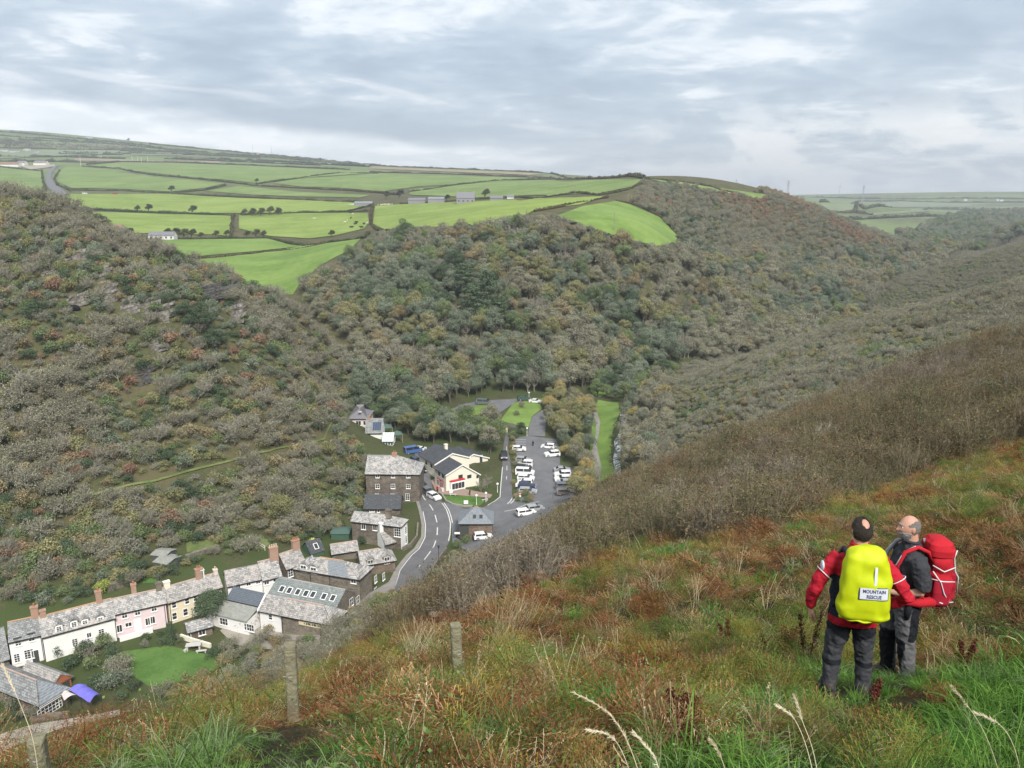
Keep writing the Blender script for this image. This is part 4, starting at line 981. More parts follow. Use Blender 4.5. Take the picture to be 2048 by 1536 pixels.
class House:
    """one building set out from the ends of its front eave and its height"""
    def __init__(s, name, label, A, B, base=None, ez=None, group=None, ymin=60, cat='house', far=False, th=None, L=None):
        if far:
            g = at(base[0], base[1], 0, ymin); k = lambda u, v: Vector(px_at(u, v, g.y))
            a, b = k(*A), k(B[0], A[1]); ez = a.z
        elif ez is None:
            g = at(base[0], base[1], 0, ymin); d = ray(*base[2:4]) if len(base) > 2 else ray(*A)
            ez = CAMZ + d[2] / d[1] * g.y
        if not far: a, b = unproj(*A, ez), unproj(*B, ez)
        if th is not None: b = a + Vector((math.cos(th), math.sin(th), 0)) * L
        s.L = (b - a).length; s.th = math.atan2(b.y - a.y, b.x - a.x)
        s.ux = Vector((math.cos(s.th), math.sin(s.th), 0)); s.uy = Vector((-s.ux.y, s.ux.x, 0))
        s.a = a; s.ez = ez
        s.root = None; s.args = (name, label, cat, group)
    def local(s, p): q = p - Vector((s.a.x, s.a.y, 0)); return Vector((q.dot(s.ux), q.dot(s.uy), q.z - s.gz))
    def depth_to(s, u, v): return (unproj(u, v, s.ez) - s.a).dot(s.uy)
    def ground(s, D):
        s.D = D
        c = [s.a + s.ux * x + s.uy * y for x in (0, s.L) for y in (0, D)]
        zz = height([p.x for p in c], [p.y for p in c])
        s.gz = float(zz.min()); s.he = s.ez - s.gz
        name, label, cat, group = s.args
        s.root = empty(name, (s.a.x, s.a.y, s.gz), s.th); tag(s.root, label, cat, group)
        return s
    def hit(s, u, v, face='front', off=0.0):
        """where a direction of view meets one of the walls, in the house's own axes"""
        d = Vector(ray(u, v)); o = s.local(Vector((0, 0, CAMZ)))
        dl = Vector((d.dot(s.ux), d.dot(s.uy), d.z))
        if face == 'front': t = (off - o.y) / dl.y
        elif face == 'right': t = (s.L + off - o.x) / dl.x
        elif face == 'left': t = (off - o.x) / dl.x
        elif face == 'roof': n = Vector((0, -s.rise, s.ry)); t = n.dot(Vector((0, 0, s.he)) - o) / n.dot(dl)
        elif face == 'roofx': n = Vector((-s.rise, 0, s.rx)); t = n.dot(Vector((0, 0, s.he)) - o) / n.dot(dl)
        return o + dl * t
    def walls(s, m, axis='x', hipl=0, hipr=0, name='wall', front=None):
        L, D, h, r = s.L, s.D, s.he, s.rise
        mb = MB()
        if axis == 'x':
            ry = s.ry
            mb.poly([(0, 0, -.6), (L, 0, -.6), (L, 0, h), (0, 0, h)]); mb.poly([(L, D, -.6), (0, D, -.6), (0, D, h), (L, D, h)])
            tl = [(0, 0, h)] if hipl else [(0, 0, h), (0, ry, h + r - .03)]
            mb.poly([(0, D, -.6), (0, 0, -.6)] + tl + [(0, D, h)])
            tr = [(L, D, h)] if hipr else [(L, D, h), (L, ry, h + r - .03)]
            mb.poly([(L, 0, -.6), (L, D, -.6)] + tr + [(L, 0, h)])
        else:
            rx = s.rx
            mb.poly([(0, 0, -.6), (L, 0, -.6), (L, 0, h), (rx, 0, h + r - .03), (0, 0, h)]); mb.poly([(L, D, -.6), (0, D, -.6), (0, D, h), (rx, D, h + r - .03), (L, D, h)])
            mb.poly([(0, D, -.6), (0, 0, -.6), (0, 0, h), (0, D, h)]); mb.poly([(L, 0, -.6), (L, D, -.6), (L, D, h), (L, 0, h)])
        return mb.build(name, m, s.root)
    def roof(s, m, axis='x', hipl=0.0, hipr=0.0, ov=.28, vo=.16, ridge=None, gut=True, th=.14):
        L, D, h, r = s.L, s.D, s.he, s.rise
        mb = MB()
        def slab(q):
            n = (Vector(q[1]) - Vector(q[0])).cross(Vector(q[2]) - Vector(q[0])).normalized()
            if n.z < 0: q = q[::-1]; n = -n
            lo = [Vector(p) + n * .012 for p in q]; hi = [p + n * th for p in lo]; k = len(q)
            mb.poly(hi); mb.poly(lo[::-1])
            for i in range(k): mb.poly([lo[i], lo[(i + 1) % k], hi[(i + 1) % k], hi[i]])
        if axis == 'x':
            ry = s.ry; e = r / ry * ov; e2 = r / (D - ry) * ov
            xl, xr = (-ov if hipl else -vo), (L + ov if hipr else L + vo)
            ra, rb = ((hipl, ry, h + r) if hipl else (-vo, ry, h + r)), ((L - hipr, ry, h + r) if hipr else (L + vo, ry, h + r))
            slab([(xl, -ov, h - e), (xr, -ov, h - e), rb, ra]); slab([(xr, D + ov, h - e2), (xl, D + ov, h - e2), ra, rb])
            if hipl: slab([(xl, D + ov, h - e2), (xl, -ov, h - e), ra])
            if hipr: slab([(xr, -ov, h - e), (xr, D + ov, h - e2), rb])
            rp = [(ra[0], ry, h + r + th), (rb[0], ry, h + r + th)]
            if gut:
                g = MB(); g.box(xl, xr, -ov - .09, -ov, h - e - .08, h - e + .05)
                if hipr: g.box(xr, xr + .09, -ov, D + ov, h - e - .08, h - e + .05)
                g.build('gutter', GUT, s.root)
        else:
            rx = s.rx; e = r / rx * ov; e2 = r / (L - rx) * ov
            slab([(-ov, D + vo, h - e), (-ov, -vo, h - e), (rx, -vo, h + r), (rx, D + vo, h + r)]); slab([(L + ov, -vo, h - e2), (L + ov, D + vo, h - e2), (rx, D + vo, h + r), (rx, -vo, h + r)])
            rp = [(rx, -vo, h + r + th), (rx, D + vo, h + r + th)]
        o = mb.build('roof', m, s.root)
        if ridge:
            g = MB(); g.tube(rp, .14, 6); g.build('ridge_tiles', ridge, o)
        return o
    def fit(s, r1, r2, pitch=.85, lo=1.2, hi=9.0, D=None):
        """depth and rise that bring the ridge where the photograph shows it"""
        best = None
        for ry in np.arange(lo, hi, .05):
            q = []
            for x in (0, s.L):
                p = s.a + s.ux * x + s.uy * ry; z = s.ez + pitch * ry + .14 - CAMZ
                zc = p.y * CP - z * SP; yc = p.y * SP + z * CP
                q.append((1024 + FPX * p.x / zc, 768 - FPX * yc / zc))
            um = (q[0][0] + q[1][0]) / 2; vm = (q[0][1] + q[1][1]) / 2
            vt = r1[1] + (r2[1] - r1[1]) * (um - r1[0]) / (r2[0] - r1[0])
            e = abs(vm - vt)
            if best is None or e < best[0]: best = (e, ry)
        ry = best[1]
        return s.size(D or 2 * ry, pitch * ry, ry=ry)
    def size(s, D, rise, ry=None, rx=None):
        s.rise = rise; s.ry = ry if ry else D / 2; s.rx = rx if rx else s.L / 2
        return s.ground(D)
    def win(s, u, v, w=1.0, h=1.2, face='front', nx=2, ny=1, dark=False, lintel=False, sill=True):
        p = s.hit(u, v, face)
        if face == 'front': return add_window(s.root, p.x, -.003, p.z, w, h, 0, nx, ny, dark, sill, lintel)
        if face == 'right': return add_window(s.root, s.L + .003, p.y, p.z, w, h, math.pi / 2, nx, ny, dark, sill, lintel)
        return add_window(s.root, -.003, p.y, p.z, w, h, -math.pi / 2, nx, ny, dark, sill, lintel)
    def skylight(s, u, v, w=.9, h=1.2, white=True):
        p = s.hit(u, v, 'roof'); a = math.atan2(s.rise, s.ry)
        f = MB(); bw = .1
        for x0, x1, z0, z1 in ((-w/2, -w/2 + bw, -h/2, h/2), (w/2 - bw, w/2, -h/2, h/2), (-w/2 + bw, w/2 - bw, -h/2, -h/2 + bw), (-w/2 + bw, w/2 - bw, h/2 - bw, h/2)): f.box(x0, x1, z0, z1, 0, .1)
        o = f.build('skylight', FRW if white else FRD, s.root); o.location = (p.x, p.y, p.z + .17); o.rotation_euler = (a, 0, 0)
        g = MB(); g.box(-w/2 + bw, w/2 - bw, -h/2 + bw, h/2 - bw, 0, .06); g.build('pane', GLASS, o)
        return o
    def chimney(s, x, y=None, w=.9, d=.7, h=1.6, m=None, pots=2, pm=None):
        y = s.ry if y is None else y
        zr = s.he + s.rise
        b = MB(); b.box(x - w/2, x + w/2, y - d/2, y + d/2, zr - .9, zr + h); b.box(x - w/2 - .08, x + w/2 + .08, y - d/2 - .08, y + d/2 + .08, zr + h, zr + h + .14)
        c = b.build('chimney', m or BRICK, s.root)
        for i in range(pots):
            q = MB(); xx = x + (i - (pots - 1) / 2) * .38
            q.tube([(xx, y, zr + h + .14), (xx, y, zr + h + .5), (xx, y, zr + h + .62)], [.14, .12, .15], 8); q.build('chimney_pot', pm or POT, c)
        return c
    def dormer(s, u, v, w=1.3, h=1.3, m=None, rm=None, out=.05, nx=2, ny=2):
        """gabled dormer whose face stands just in front of the wall line"""
        p = s.hit(u, v, 'front', -out)
        x, zc = p.x, p.z; z0 = zc - h / 2 - .15; z1 = zc + h / 2 + .1; y0 = -out
        yb = min(s.ry, max(.6, (z1 + .5 - s.he) / s.rise * s.ry))
        b = MB(); b.prism([(x - w/2 - .14, y0), (x + w/2 + .14, y0), (x + w/2 + .14, yb), (x - w/2 - .14, yb)], z0, z1)
        o = b.build('dormer', m or FRW, s.root)
        r = MB(); k = w / 2 + .32; t = .5
        for sg in (-1, 1):
            q = [(x + sg * k, y0 - .15, z1 - .1), (x + sg * k, yb + .2, z1 - .1), (x, yb + .9, z1 + t), (x, y0 - .15, z1 + t)]
            r.hexa([(a, b_, c) for a, b_, c in q] if sg < 0 else [(a, b_, c) for a, b_, c in q[::-1]], [(a, b_, c + .1) for a, b_, c in q] if sg < 0 else [(a, b_, c + .1) for a, b_, c in q[::-1]])
        r.poly([(x - w/2 - .12, y0, z1), (x + w/2 + .12, y0, z1), (x, y0, z1 + t - .03)])
        r.build('dormer_roof', rm or RF['lichen'], o)
        wd = add_window(o, x, y0 - .003, zc, w, h, 0, nx, ny, sill=False)
        return o
    def downpipe(s, x, face='front'):
        b = MB(); b.tube([(x, -.07, 0), (x, -.07, s.he - .15)], .05, 6); return b.build('downpipe', GUT, s.root)

# --- the row of cottages along the foot of the hill
h = House('white_cottage', 'white rendered cottage with orange lichened ridge at the left edge of the row', (17, 1282), (82, 1267.5), base=(14, 1335), group='cottages in the row')
h.fit((0,1247.6),(68,1233)); h.walls(WL['white']); h.roof(RF['grey'], ridge=RIDGE_O, vo=.05)
for u, v in ((36, 1284), (63, 1275)): h.win(u, v, .85, 1.25, nx=2, ny=3, lintel=True)
h.win(34, 1316, .8, 1.5, nx=2, ny=4); h.win(58, 1308, 1.25, 1.6, nx=3, ny=4); h.downpipe(h.L - .1)
h.chimney(h.L - .6, w=1.0, h=1.7, m=BRICK, pots=1)
p = h.hit(72, 1317); add_door(h.root, min(p.x, h.L - .7), 0, .1)
h = House('white_cottage', 'longer white rendered cottage second in the row, beside the pink one', (85, 1272), (228, 1233.5), base=(222, 1280, 228, 1233.5), group='cottages in the row')
h.fit((69.6,1233),(210,1202)); h.walls(WL['white']); h.roof(RF['lichen'], ridge=RIDGE_O)
for u, v in ((118, 1258), (148, 1249), (170, 1246), (201, 1240)): h.dormer(u, v, .75, .95, rm=RF['lichen'], out=.06, ny=3)
h.win(203, 1266, .85, 1.5, nx=2, ny=4); h.win(178, 1270, .7, .9); h.win(150, 1285, .85, 1.4, nx=2, ny=4)
h.chimney(h.L - 1.6, w=.85, h=1.9, pots=1); h.chimney(.5, w=.8, h=1.0, pots=0)
h = House('pink_cottage', 'pale pink cottage in the row with mottled blue grey slates', (228.6, 1226.3), (331, 1203.6), base=(228.6, 1275), group='cottages in the row')
h.fit((210,1202),(315,1178)); h.walls(WL['pink']); h.roof(RF['lichen'], ridge=RIDGE_P)
for u, v in ((249, 1230), (275, 1224), (308, 1216)): h.win(u, v, .85, 1.15, nx=2, ny=2)
for u, v in ((239, 1257), (296, 1243), (305, 1240)): h.win(u, v, .85, 1.35, nx=2, ny=1)
h.win(257, 1249, 1.0, .8, nx=2); p = h.hit(276, 1250); add_door(h.root, p.x, 0, max(.1, p.z - 1.0), c=WL['white'])
h.downpipe(h.L - .25); h.chimney(h.L * .42, h.D * .6, .75, h=1.7, pots=1); h.chimney(h.L - .7, h.D * .5, .9, h=1.2, m=WL['stone'], pots=0)
h = House('yellow_cottage', 'long pale yellow cottage in the row behind the dark round tree', (336, 1203.6), (443, 1172), base=(333, 1248, 336, 1203.6), group='cottages in the row')
h.fit((321,1175),(454,1141)); h.walls(WL['yellow']); h.roof(RF['pinkish'], ridge=RIDGE_P)
for u, v in ((348, 1210), (374, 1202), (391, 1196), (410, 1191)): h.win(u, v, .75, 1.1, nx=1, ny=2)
for u, v in ((349, 1232), (371, 1224), (392, 1219)): h.win(u, v, .8, 1.3, nx=1, ny=2)
h.chimney(.5, w=.95, h=1.0, m=WL['cream'], pots=0); h.chimney(h.L * .66, w=1.2, h=1.7, pots=2); h.chimney(h.L * .72, w=.5, h=1.4, m=WL['white'], pots=0); h.chimney(h.L * .97, w=.6, h=.7, m=WL['pinkcream'], pots=1, pm=POTY)
h.downpipe(.2)
h = House('white_cottage', 'small white cottage with patchy slates between the yellow cottage and the tall white gable', (455, 1170.6), (523, 1156), base=(455, 1212), group='cottages in the row')
h.fit((455,1140),(500,1131)); h.walls(WL['white']); h.roof(RF['pinkish'])
for u, v in ((476, 1171), (497, 1166), (516, 1162)): h.win(u, v, .8, 1.1, nx=2, ny=2)
h = House('white_cottage', 'white cottage with a tall bare white gable at the bend of the row', (526, 1159), (562, 1150), base=(525, 1203), group='cottages in the row')
h.fit((497,1126),(554,1116)); h.walls(WL['white']); h.roof(RF['lichen'], ridge=RIDGE_P)
h.win(533, 1163, .9, 1.2, nx=2, ny=2); h.win(551, 1157, .9, 1.2, nx=2, ny=2); h.chimney(h.L - .4, w=1.5, d=.9, h=2.2, pots=4, pm=POTY)
h = House('stone_cottage', 'stone cottage with pale pinkish roof and two brick chimneys behind the bend of the row', (572.5, 1137), (610, 1124), base=(572, 1176), group='cottages in the row')
h.fit((554,1105),(597.5,1099)); h.walls(WL['stone']); h.roof(RF['pinkish'], ridge=RIDGE_P); h.win(581, 1146, 1.0, 1.5, nx=2, ny=3)
h.chimney(h.L - .5, w=1.4, h=1.8, pots=3)
# --- stone terrace with dormers at the bend of the road
h = House('stone_inn', 'large stone building with white dormers and a new blue grey slate patch on its roof', (589, 1136), (718, 1157), base=(718, 1205, 718, 1157), cat='building')
D = max(7, min(15, h.depth_to(780, 1146))); h.fit((620,1119),(691,1118), .7); h.walls(WL['stone_pale'], hipl=1, hipr=1); rf = h.roof(RF['pinkish'], hipl=4.0, hipr=4.2, ridge=RIDGE_O)
for u, v in ((607, 1137), (627, 1141)): h.dormer(u, v, 1.2, 1.25, rm=RF['lichen'], m=WL['white'])
h.win(707, 1160, 1.1, 1.3, nx=2, ny=2); h.win(581, 1146, .9, 1.2)
for u, v in ((751, 1158), (767, 1153), (751, 1182), (765, 1177)): h.win(u, v, .9, 1.4, 'right', nx=2, ny=2)
for f in (.25, .55): h.downpipe(h.L * f)
pt = MB(); n_ = Vector((0, -h.rise, h.ry)).normalized() * .17
xs = (h.L - 7.4, h.L - 4.0)
def rp_(x, f): return (x, -.3 + (h.ry + .3) * f + n_.y, h.he - .3 * h.rise / h.ry + (h.rise + .3 * h.rise / h.ry) * f + n_.z)
pt.poly([rp_(xs[0] + 1.4, .04), rp_(xs[1] + 2.2, .04), rp_(xs[1], .96), rp_(xs[0], .96)])
pt.build('new_slates', RF['steel'], rf)
h = House('stone_house', 'stone house with three gabled dormers beside the main road, behind the big stone building', (722, 1130), (790, 1119), base=(788, 1143, 790, 1119), cat='house')
h.fit((686,1106),(766,1096), .75); h.walls(WL['stone_brown'], hipr=1); h.roof(RF['lichen'], hipr=2.6, ridge=RIDGE_P)
for u, v in ((741, 1127), (774, 1121)): h.dormer(u, v, 1.1, 1.5, rm=RF['pinkish'], m=WL['stone_brown'])
h = House('low_cottage', 'low slate roofed cottage with a pinkish ridge beside the green shed', (664, 1107), (716, 1099), base=(664, 1120), cat='house')
h.fit((651,1091),(704,1082.5), .75); h.walls(WL['stone_pale']); h.roof(RF['pinkish'], ridge=RIDGE_P); h.chimney(h.L * .55, 1.2, w=.6, h=-1.0, pots=1)
# --- courtyard of barns
h = House('slate_barn', 'wide barn with green grey slates and a line of seven rooflights', (536, 1190), (672, 1218), base=(672, 1243, 672, 1218), cat='barn')
h.gz = 0; r1 = None
h.fit((559,1157),(710,1179), .62, hi=12); h.walls(WL['stone_pale']); h.roof(RF['green'], ridge=RIDGE_G, vo=.05)
for u, v in ((564, 1180), (579, 1183), (596, 1186), (612, 1189), (626, 1191), (648, 1195), (666, 1198)): h.skylight(u, v, 1.0, 1.25)
for u, v in ((702.5, 1204), (715, 1200)): h.win(u, v, 1.1, 1.5, 'right', nx=2, ny=2)
h = House('stone_house', 'stone house with a plain dark blue slate roof beside the dark round tree', (455, 1196), (518, 1210), base=(518, 1252, 518, 1210), cat='house')
h.fit((444,1172.5),(534,1186), .7); h.walls(WL['stone_pale']); h.roof(RF['blue'], ridge=mat('blue_ridge', (.12, .14, .17)), vo=.05)
for u, v in ((474, 1211), (501, 1216)): h.win(u, v, 1.1, 1.4, nx=2, ny=1)
e = MB(); lz = 2.5; e.box(-1.8, h.L - .02, -3.0, -.01, -.6, lz); ex = e.build('extension', WL['white'], h.root)
e = MB(); e.hexa([(-2.0, -3.3, lz - .05), (h.L + .05, -3.3, lz - .05), (h.L + .05, -.02, lz + 1.1), (-2.0, -.02, lz + 1.1)], [(-2.0, -3.3, lz + .1), (h.L + .05, -3.3, lz + .1), (h.L + .05, -.02, lz + 1.25), (-2.0, -.02, lz + 1.25)]); e.build('extension_roof', RF['felt'], ex)
for u, v, w_ in ((447, 1233, 1.7), (500, 1244, 1.5), (490, 1241, .5)):
    p = h.hit(u, v, 'front', -3.0); add_window(ex, p.x, -3.003, 1.45, w_, 1.3, 0, 3 if w_ > 1 else 1, 2)
h = House('white_house', 'white walled gable ended house between the blue slated house and the stone cafe', (519, 1219), (561, 1227.5), base=(561, 1266, 561, 1227.5), cat='house')
h.fit((539,1189),(580,1196.5), .75); h.walls(WL['white']); h.roof(RF['pinkish'], vo=.02); h.win(541, 1232, .8, 1.4, nx=1, ny=3)
vg = MB(); vg.hexa([(-.30, -.3, h.he - .3), (-.02, -.3, h.he - .3), (-.02, h.ry, h.he + h.rise), (-.30, h.ry, h.he + h.rise)], [(-.30, -.3, h.he - .02), (-.02, -.3, h.he - .02), (-.02, h.ry, h.he + h.rise + .3), (-.30, h.ry, h.he + h.rise + .3)]); vg.build('verge_coping', WL['white'], h.root)
cw = h
h = House('stone_cafe', 'stone building with mottled slates and a long cream sign board under its eave', (562, 1227.8), (662.5, 1247.5), base=(570, 1268, 562, 1227.8), cat='building')
h.fit((580,1196),(672,1217), .75); h.walls(WL['stone_pale'], hipr=1); h.roof(RF['pinkish'], hipr=2.6, vo=.02, ridge=RIDGE_P)
p1, p2 = h.hit(598, 1244), h.hit(647, 1254)
sb = MB(); sb.box(p1.x, p2.x, -.10, -.003, p1.z - .38, p1.z + .38); sg = sb.build('sign_board', mat('cream_sign', (.62, .54, .36), .7), h.root)
sl = MB(); x = p1.x + (p2.x - p1.x) * .22
for k in range(13):
    sl.box(x, x + .16 + .10 * (k % 3), -.112, -.101, p1.z - .14 - .04 * (k % 2), p1.z + .14 + .03 * (k % 3)); x += .36
tag(sl.build('lettering', FRD, sg), kind='stuff')
h.win(691, 1230, 1.0, 1.2, 'right', nx=2, ny=1); h.downpipe(.15)
h = House('garden_building', 'small stone outbuilding with a pale slate roof at the edge of the lawn', (376, 1264), (424, 1251), base=(378, 1282, 376, 1264), cat='outbuilding')
h.fit((361,1249),(407,1235), .6); h.walls(WL['stone_brown']); h.roof(RF['lichen'], ridge=None); h.win(404, 1264, 1.1, 1.1, nx=2, ny=1); h.win(379, 1272, .5, 1.5, nx=1)
# --- bottom left
h = House('slate_hall', 'long slate roofed building with a hipped end and wide white window, bottom left', (-60, 1352), (80, 1409), base=(78, 1437, 80, 1409), cat='building')
D = max(6, min(9, h.depth_to(126, 1395))); h.fit((0,1332),(81,1364), .7); h.walls(WL['stone_brown'], hipr=1); h.roof(RF['grey'], hipr=3.4, ridge=RIDGE_P)
hp = MB(); L_, D_ = h.L, h.D; q = [(L_ + .28, -.1, h.he - .1), (L_ + .28, D_ + .1, h.he - .1), (L_ - 3.3, h.ry, h.he + h.rise)]
nn = (Vector(q[1]) - Vector(q[0])).cross(Vector(q[2]) - Vector(q[0])).normalized() * .19
hp.poly([Vector(a) + nn for a in q]); hp.build('new_slates', RF['steel'], h.root)
h.win(97, 1419, 3.2, 1.5, 'right', nx=6, ny=3); h.win(118, 1412, 1.0, 1.4, 'right', nx=2, ny=3)
fb = MB(); fb.box(L_ + .29, L_ + .36, -.3, D_ + .3, h.he - .42, h.he - .12); fb.build('fascia', FRW, h.root)
h = House('orange_gabled_building', 'slate roofed building with a bright orange tile hung gable beside the blue canopy', (39, 1349), (104, 1374), base=(104, 1395, 104, 1374), cat='building')
D = max(5, min(8, h.depth_to(149, 1369))); h.fit((60,1327),(124,1345), .8); h.walls(WL['orange']); h.roof(RF['pinkish'], ridge=RIDGE_G)
lo = MB(); lo.box(h.L + .01, h.L + .06, .3, h.D - .3, 0, h.he - .35); lo.build('open_front_shade', FRD, h.root)  # solid dark panel, its colour stands for the shade inside the front
bd = MB(); bd.box(h.L + .01, h.L + .16, -.2, h.D + .2, h.he - .3, h.he - .08); bd.build('fascia', mat('rusty_fascia', (.20, .08, .05)), h.root)
h = House('stone_house', 'grey roofed stone house cut by the left edge of the photo beside the white cottage', (-50, 1335), (17, 1315), base=(15, 1338, 17, 1315), cat='house')
h.size(7, 3.4); h.walls(WL['stone']); h.roof(RF['grey'])
# --- mill and houses above the main road
h = House('stone_mill', 'tall three storey stone mill with rows of small white windows and a silvery slate roof', (731, 946.5), (838, 947.4), base=(833, 1004, 838, 947.4), cat='building')
h.fit((730,909),(785,911), .8); h.walls(WL['stone'], hipr=1); h.roof(RF['lichen'], hipr=5.4, ridge=RIDGE_G)
for u in (755, 786, 816.5): h.win(u, 952, .9, .9, nx=2, ny=1); h.win(u, 972.5, 1.0, 1.15, nx=2, ny=2)
h.win(754, 991, 1.0, .9, nx=1); h.win(785, 991, 1.0, .9, nx=1); h.win(815, 994, 1.0, 1.7, nx=2, ny=3); h.chimney(h.L * .5, w=1.1, h=.7, pots=2)
h = House('low_stone_building', 'low building with a dark slate roof in front of the stone mill', (728, 1016), (800, 1016), base=(800, 1030, 800, 1016), cat='building')
h.size(5.0, 2.2); h.walls(WL['stone']); h.roof(RF['dark']); h.win(744, 1020, 1.2, .9, nx=3); h.win(757, 1021, .6, .9, nx=1)
h = House('stone_house', 'stone house with a white rendered end wall facing the main road', (703, 1041), (801, 1052), base=(801, 1099, 801, 1052), cat='house')
D = max(5.5, min(9, h.depth_to(827, 1040))); h.fit((705,1024.5),(780,1030), .7); h.walls(WL['stone'], hipr=1); h.roof(RF['lichen'], hipr=3.5, ridge=RIDGE_G)
ew = MB(); ew.box(h.L + .004, h.L + .06, -.06, h.D, -.5, h.he - .02); ew.build('white_end_wall', WL['white'], h.root)
h.win(727, 1053, 1.0, 1.3, nx=2); h.win(750, 1055, 1.0, 1.3, nx=2); h.win(795, 1063, 1.5, 2.3, nx=3, ny=4)
for u, v in ((816, 1055), (817, 1073)):
    p = h.hit(u, v, 'right'); add_window(h.root, h.L + .063, min(max(p.y, 1), h.D - 1), p.z, .8, 1.7, math.pi / 2, 1, 4)
h.chimney(h.L * .72, 1.2, w=.9, h=-.2, m=WL['stone'], pots=0); h.chimney(h.L - 3.3, w=1.2, h=1.2, m=WL['stone'], pots=0)
h = House('white_gabled_cottage', 'small cottage with a white gable end and tall white chimney', (769, 1088), (801, 1079), base=(770, 1101, 769, 1088), cat='house')
h.fit((760,1060),(777,1057), .95); h.walls(WL['stone']); h.roof(RF['pinkish'], vo=-.02)
gw = MB(); gw.poly([(-.06, h.D, -.6), (-.06, -.02, -.6), (-.06, -.02, h.he), (-.06, h.ry, h.he + h.rise + .2), (-.06, h.D, h.he)]); gw.build('white_gable', WL['white'], h.root); h.chimney(.35, w=.8, h=1.7, m=WL['white'], pots=0)
h = House('visitor_centre', 'square stone building with a pyramid slate roof at the road junction', (919, 1046), (984, 1046), base=(984, 1072, 984, 1046), cat='building')
D = max(7, min(11, h.depth_to(981, 1027))); h.fit((930,1013),(980,1013), .72); h.walls(WL['stone_brown'], hipl=1, hipr=1); h.roof(RF['steel'], hipl=h.L * .5 - .4, hipr=h.L * .5 - .4, ridge=POT)
for u, v in ((949, 1035), (962, 1035)): h.skylight(u, v, .7, .9, False)
po = MB(); po.box(.1, .1 + h.L * .26, -.02, -.004, 0, h.he - .2); po.build('porch_shade', FRD, h.root)  # flat dark sheet painting the shade inside the porch
sg_ = MB(); sg_.box(-1.1, .05, -.16, -.06, 1.6, 2.0); sg_.build('sign_board', FRW, h.root)
# --- cream shop and its wings
def gable_house(name, label, A, back, uB, apex, base, wall, roof, cat='house', drop=0.0, th=None, pitch=.55, D=None):
    h = House(name, label, A, (A[0] + 10, A[1]), base=base, cat=cat)
    b = unproj(*back, h.ez) - h.a
    if th is None: th = math.atan2(-b.x, b.y)
    if D is None: D = max(5, min(16, b.length))
    best = min(np.arange(4, 20, .1), key=lambda L: abs((lambda p, z: 1024 + FPX * p.x / (p.y * CP - z * SP))(h.a + Vector((math.cos(th), math.sin(th), 0)) * float(L), h.ez - drop - CAMZ) - uB))
    h = House(name, label, A, (A[0] + 10, A[1]), base=base, cat=cat, th=th, L=float(best))
    h.gz = 0; h.rx = h.L / 2
    p = h.hit(*apex, 'front'); rx = min(max(p.x, h.L * .3), h.L * .65)
    h.size(D, min(rx * .75, max(rx * .4, p.z + h.gz - h.ez)), rx=rx)
    L, he, r, rx = h.L, h.he, h.rise, h.rx; her = he - drop
    mb = MB()
    mb.poly([(0, 0, -.6), (L, 0, -.6), (L, 0, her), (rx, 0, he + r - .03), (0, 0, he)]); mb.poly([(L, D, -.6), (0, D, -.6), (0, D, he), (rx, D, he + r - .03), (L, D, her)])
    mb.poly([(0, D, -.6), (0, 0, -.6), (0, 0, he), (0, D, he)]); mb.poly([(L, 0, -.6), (L, D, -.6), (L, D, her), (L, 0, her)])
    mb.build('wall', wall, h.root)
    ro, bb, ov, vo = MB(), MB(), .35, .35
    for x0, z0, sg in ((0, he, -1), (L, her, 1)):
        sl_ = (he + r - z0) / abs(rx - x0); e = (x0 + sg * ov, z0 - sl_ * ov)
        q = [(e[0], -vo, e[1]), (rx, -vo, he + r), (rx, D + vo, he + r), (e[0], D + vo, e[1])]
        if sg > 0: q = q[::-1]
        ro.hexa([(a, b_, c + .01) for a, b_, c in q[::-1]][::-1], [(a, b_, c + .15) for a, b_, c in q])
        k = [(e[0], -vo - .06, e[1] - .14), (rx, -vo - .06, he + r - .14), (rx, -vo - .06, he + r + .17), (e[0], -vo - .06, e[1] + .17)]
        bb.poly(k if sg < 0 else k[::-1]); k2 = [(a, b_ + .05, c) for a, b_, c in k]; bb.poly(k2[::-1] if sg < 0 else k2)
        bb.poly([k[3], k[2], k2[2], k2[3]] if sg < 0 else [k[2], k[3], k2[3], k2[2]])
    ro.build('roof', roof, h.root); bb.build('bargeboard', FRW, h.root)
    return h
h = gable_house('cream_shop', 'cream gabled shop with a red shop front facing the road', (892, 949.5), (869, 935.5), 958, (924, 935), (894, 983, 892, 949.5), WL['cream'], RF['dark'], 'shop', drop=1.6)
shop_th = h.th
for u, v in ((921, 953), (938.5, 953)): h.win(u, v, 1.2, .9, nx=2, dark=True, sill=False)
h.win(955, 953, .7, .8, nx=1, dark=True, sill=False)
p = h.hit(913, 973); bw_ = MB(); bw_.box(p.x - 2.0, p.x + 2.0, -.9, -.004, .1, 2.7); bo = bw_.build('bay_window', FRW, h.root); add_window(bo, p.x, -.91, 1.55, 3.6, 1.7, 0, 4, 1)
rs = MB(); rs.box(p.x - 2.0, p.x + 2.0, -.95, -.02, 2.71, 2.95); rs.build('bay_fascia', mat('red_paint', (.45, .03, .04), .5), h.root)
red = mat('red_paint', (.45, .03, .04), .5)
sf = MB(); sf.box(-.06, -.004, 1.0, h.D - 1.2, 0.1, 2.5); so = sf.build('shop_front', red, h.root)
for y_ in (2.0, 4.2, 6.4):
    if y_ < h.D - 1.5: add_window(so, -.063, y_, 1.35, 1.3, 1.7, -math.pi / 2, 2, 1)
for y_ in (1.6, 3.6, 5.6, 7.6):
    if y_ < h.D - 1: add_window(h.root, -.003, y_, h.he - .9, .9, 1.0, -math.pi / 2, 2, 1, dark=True)
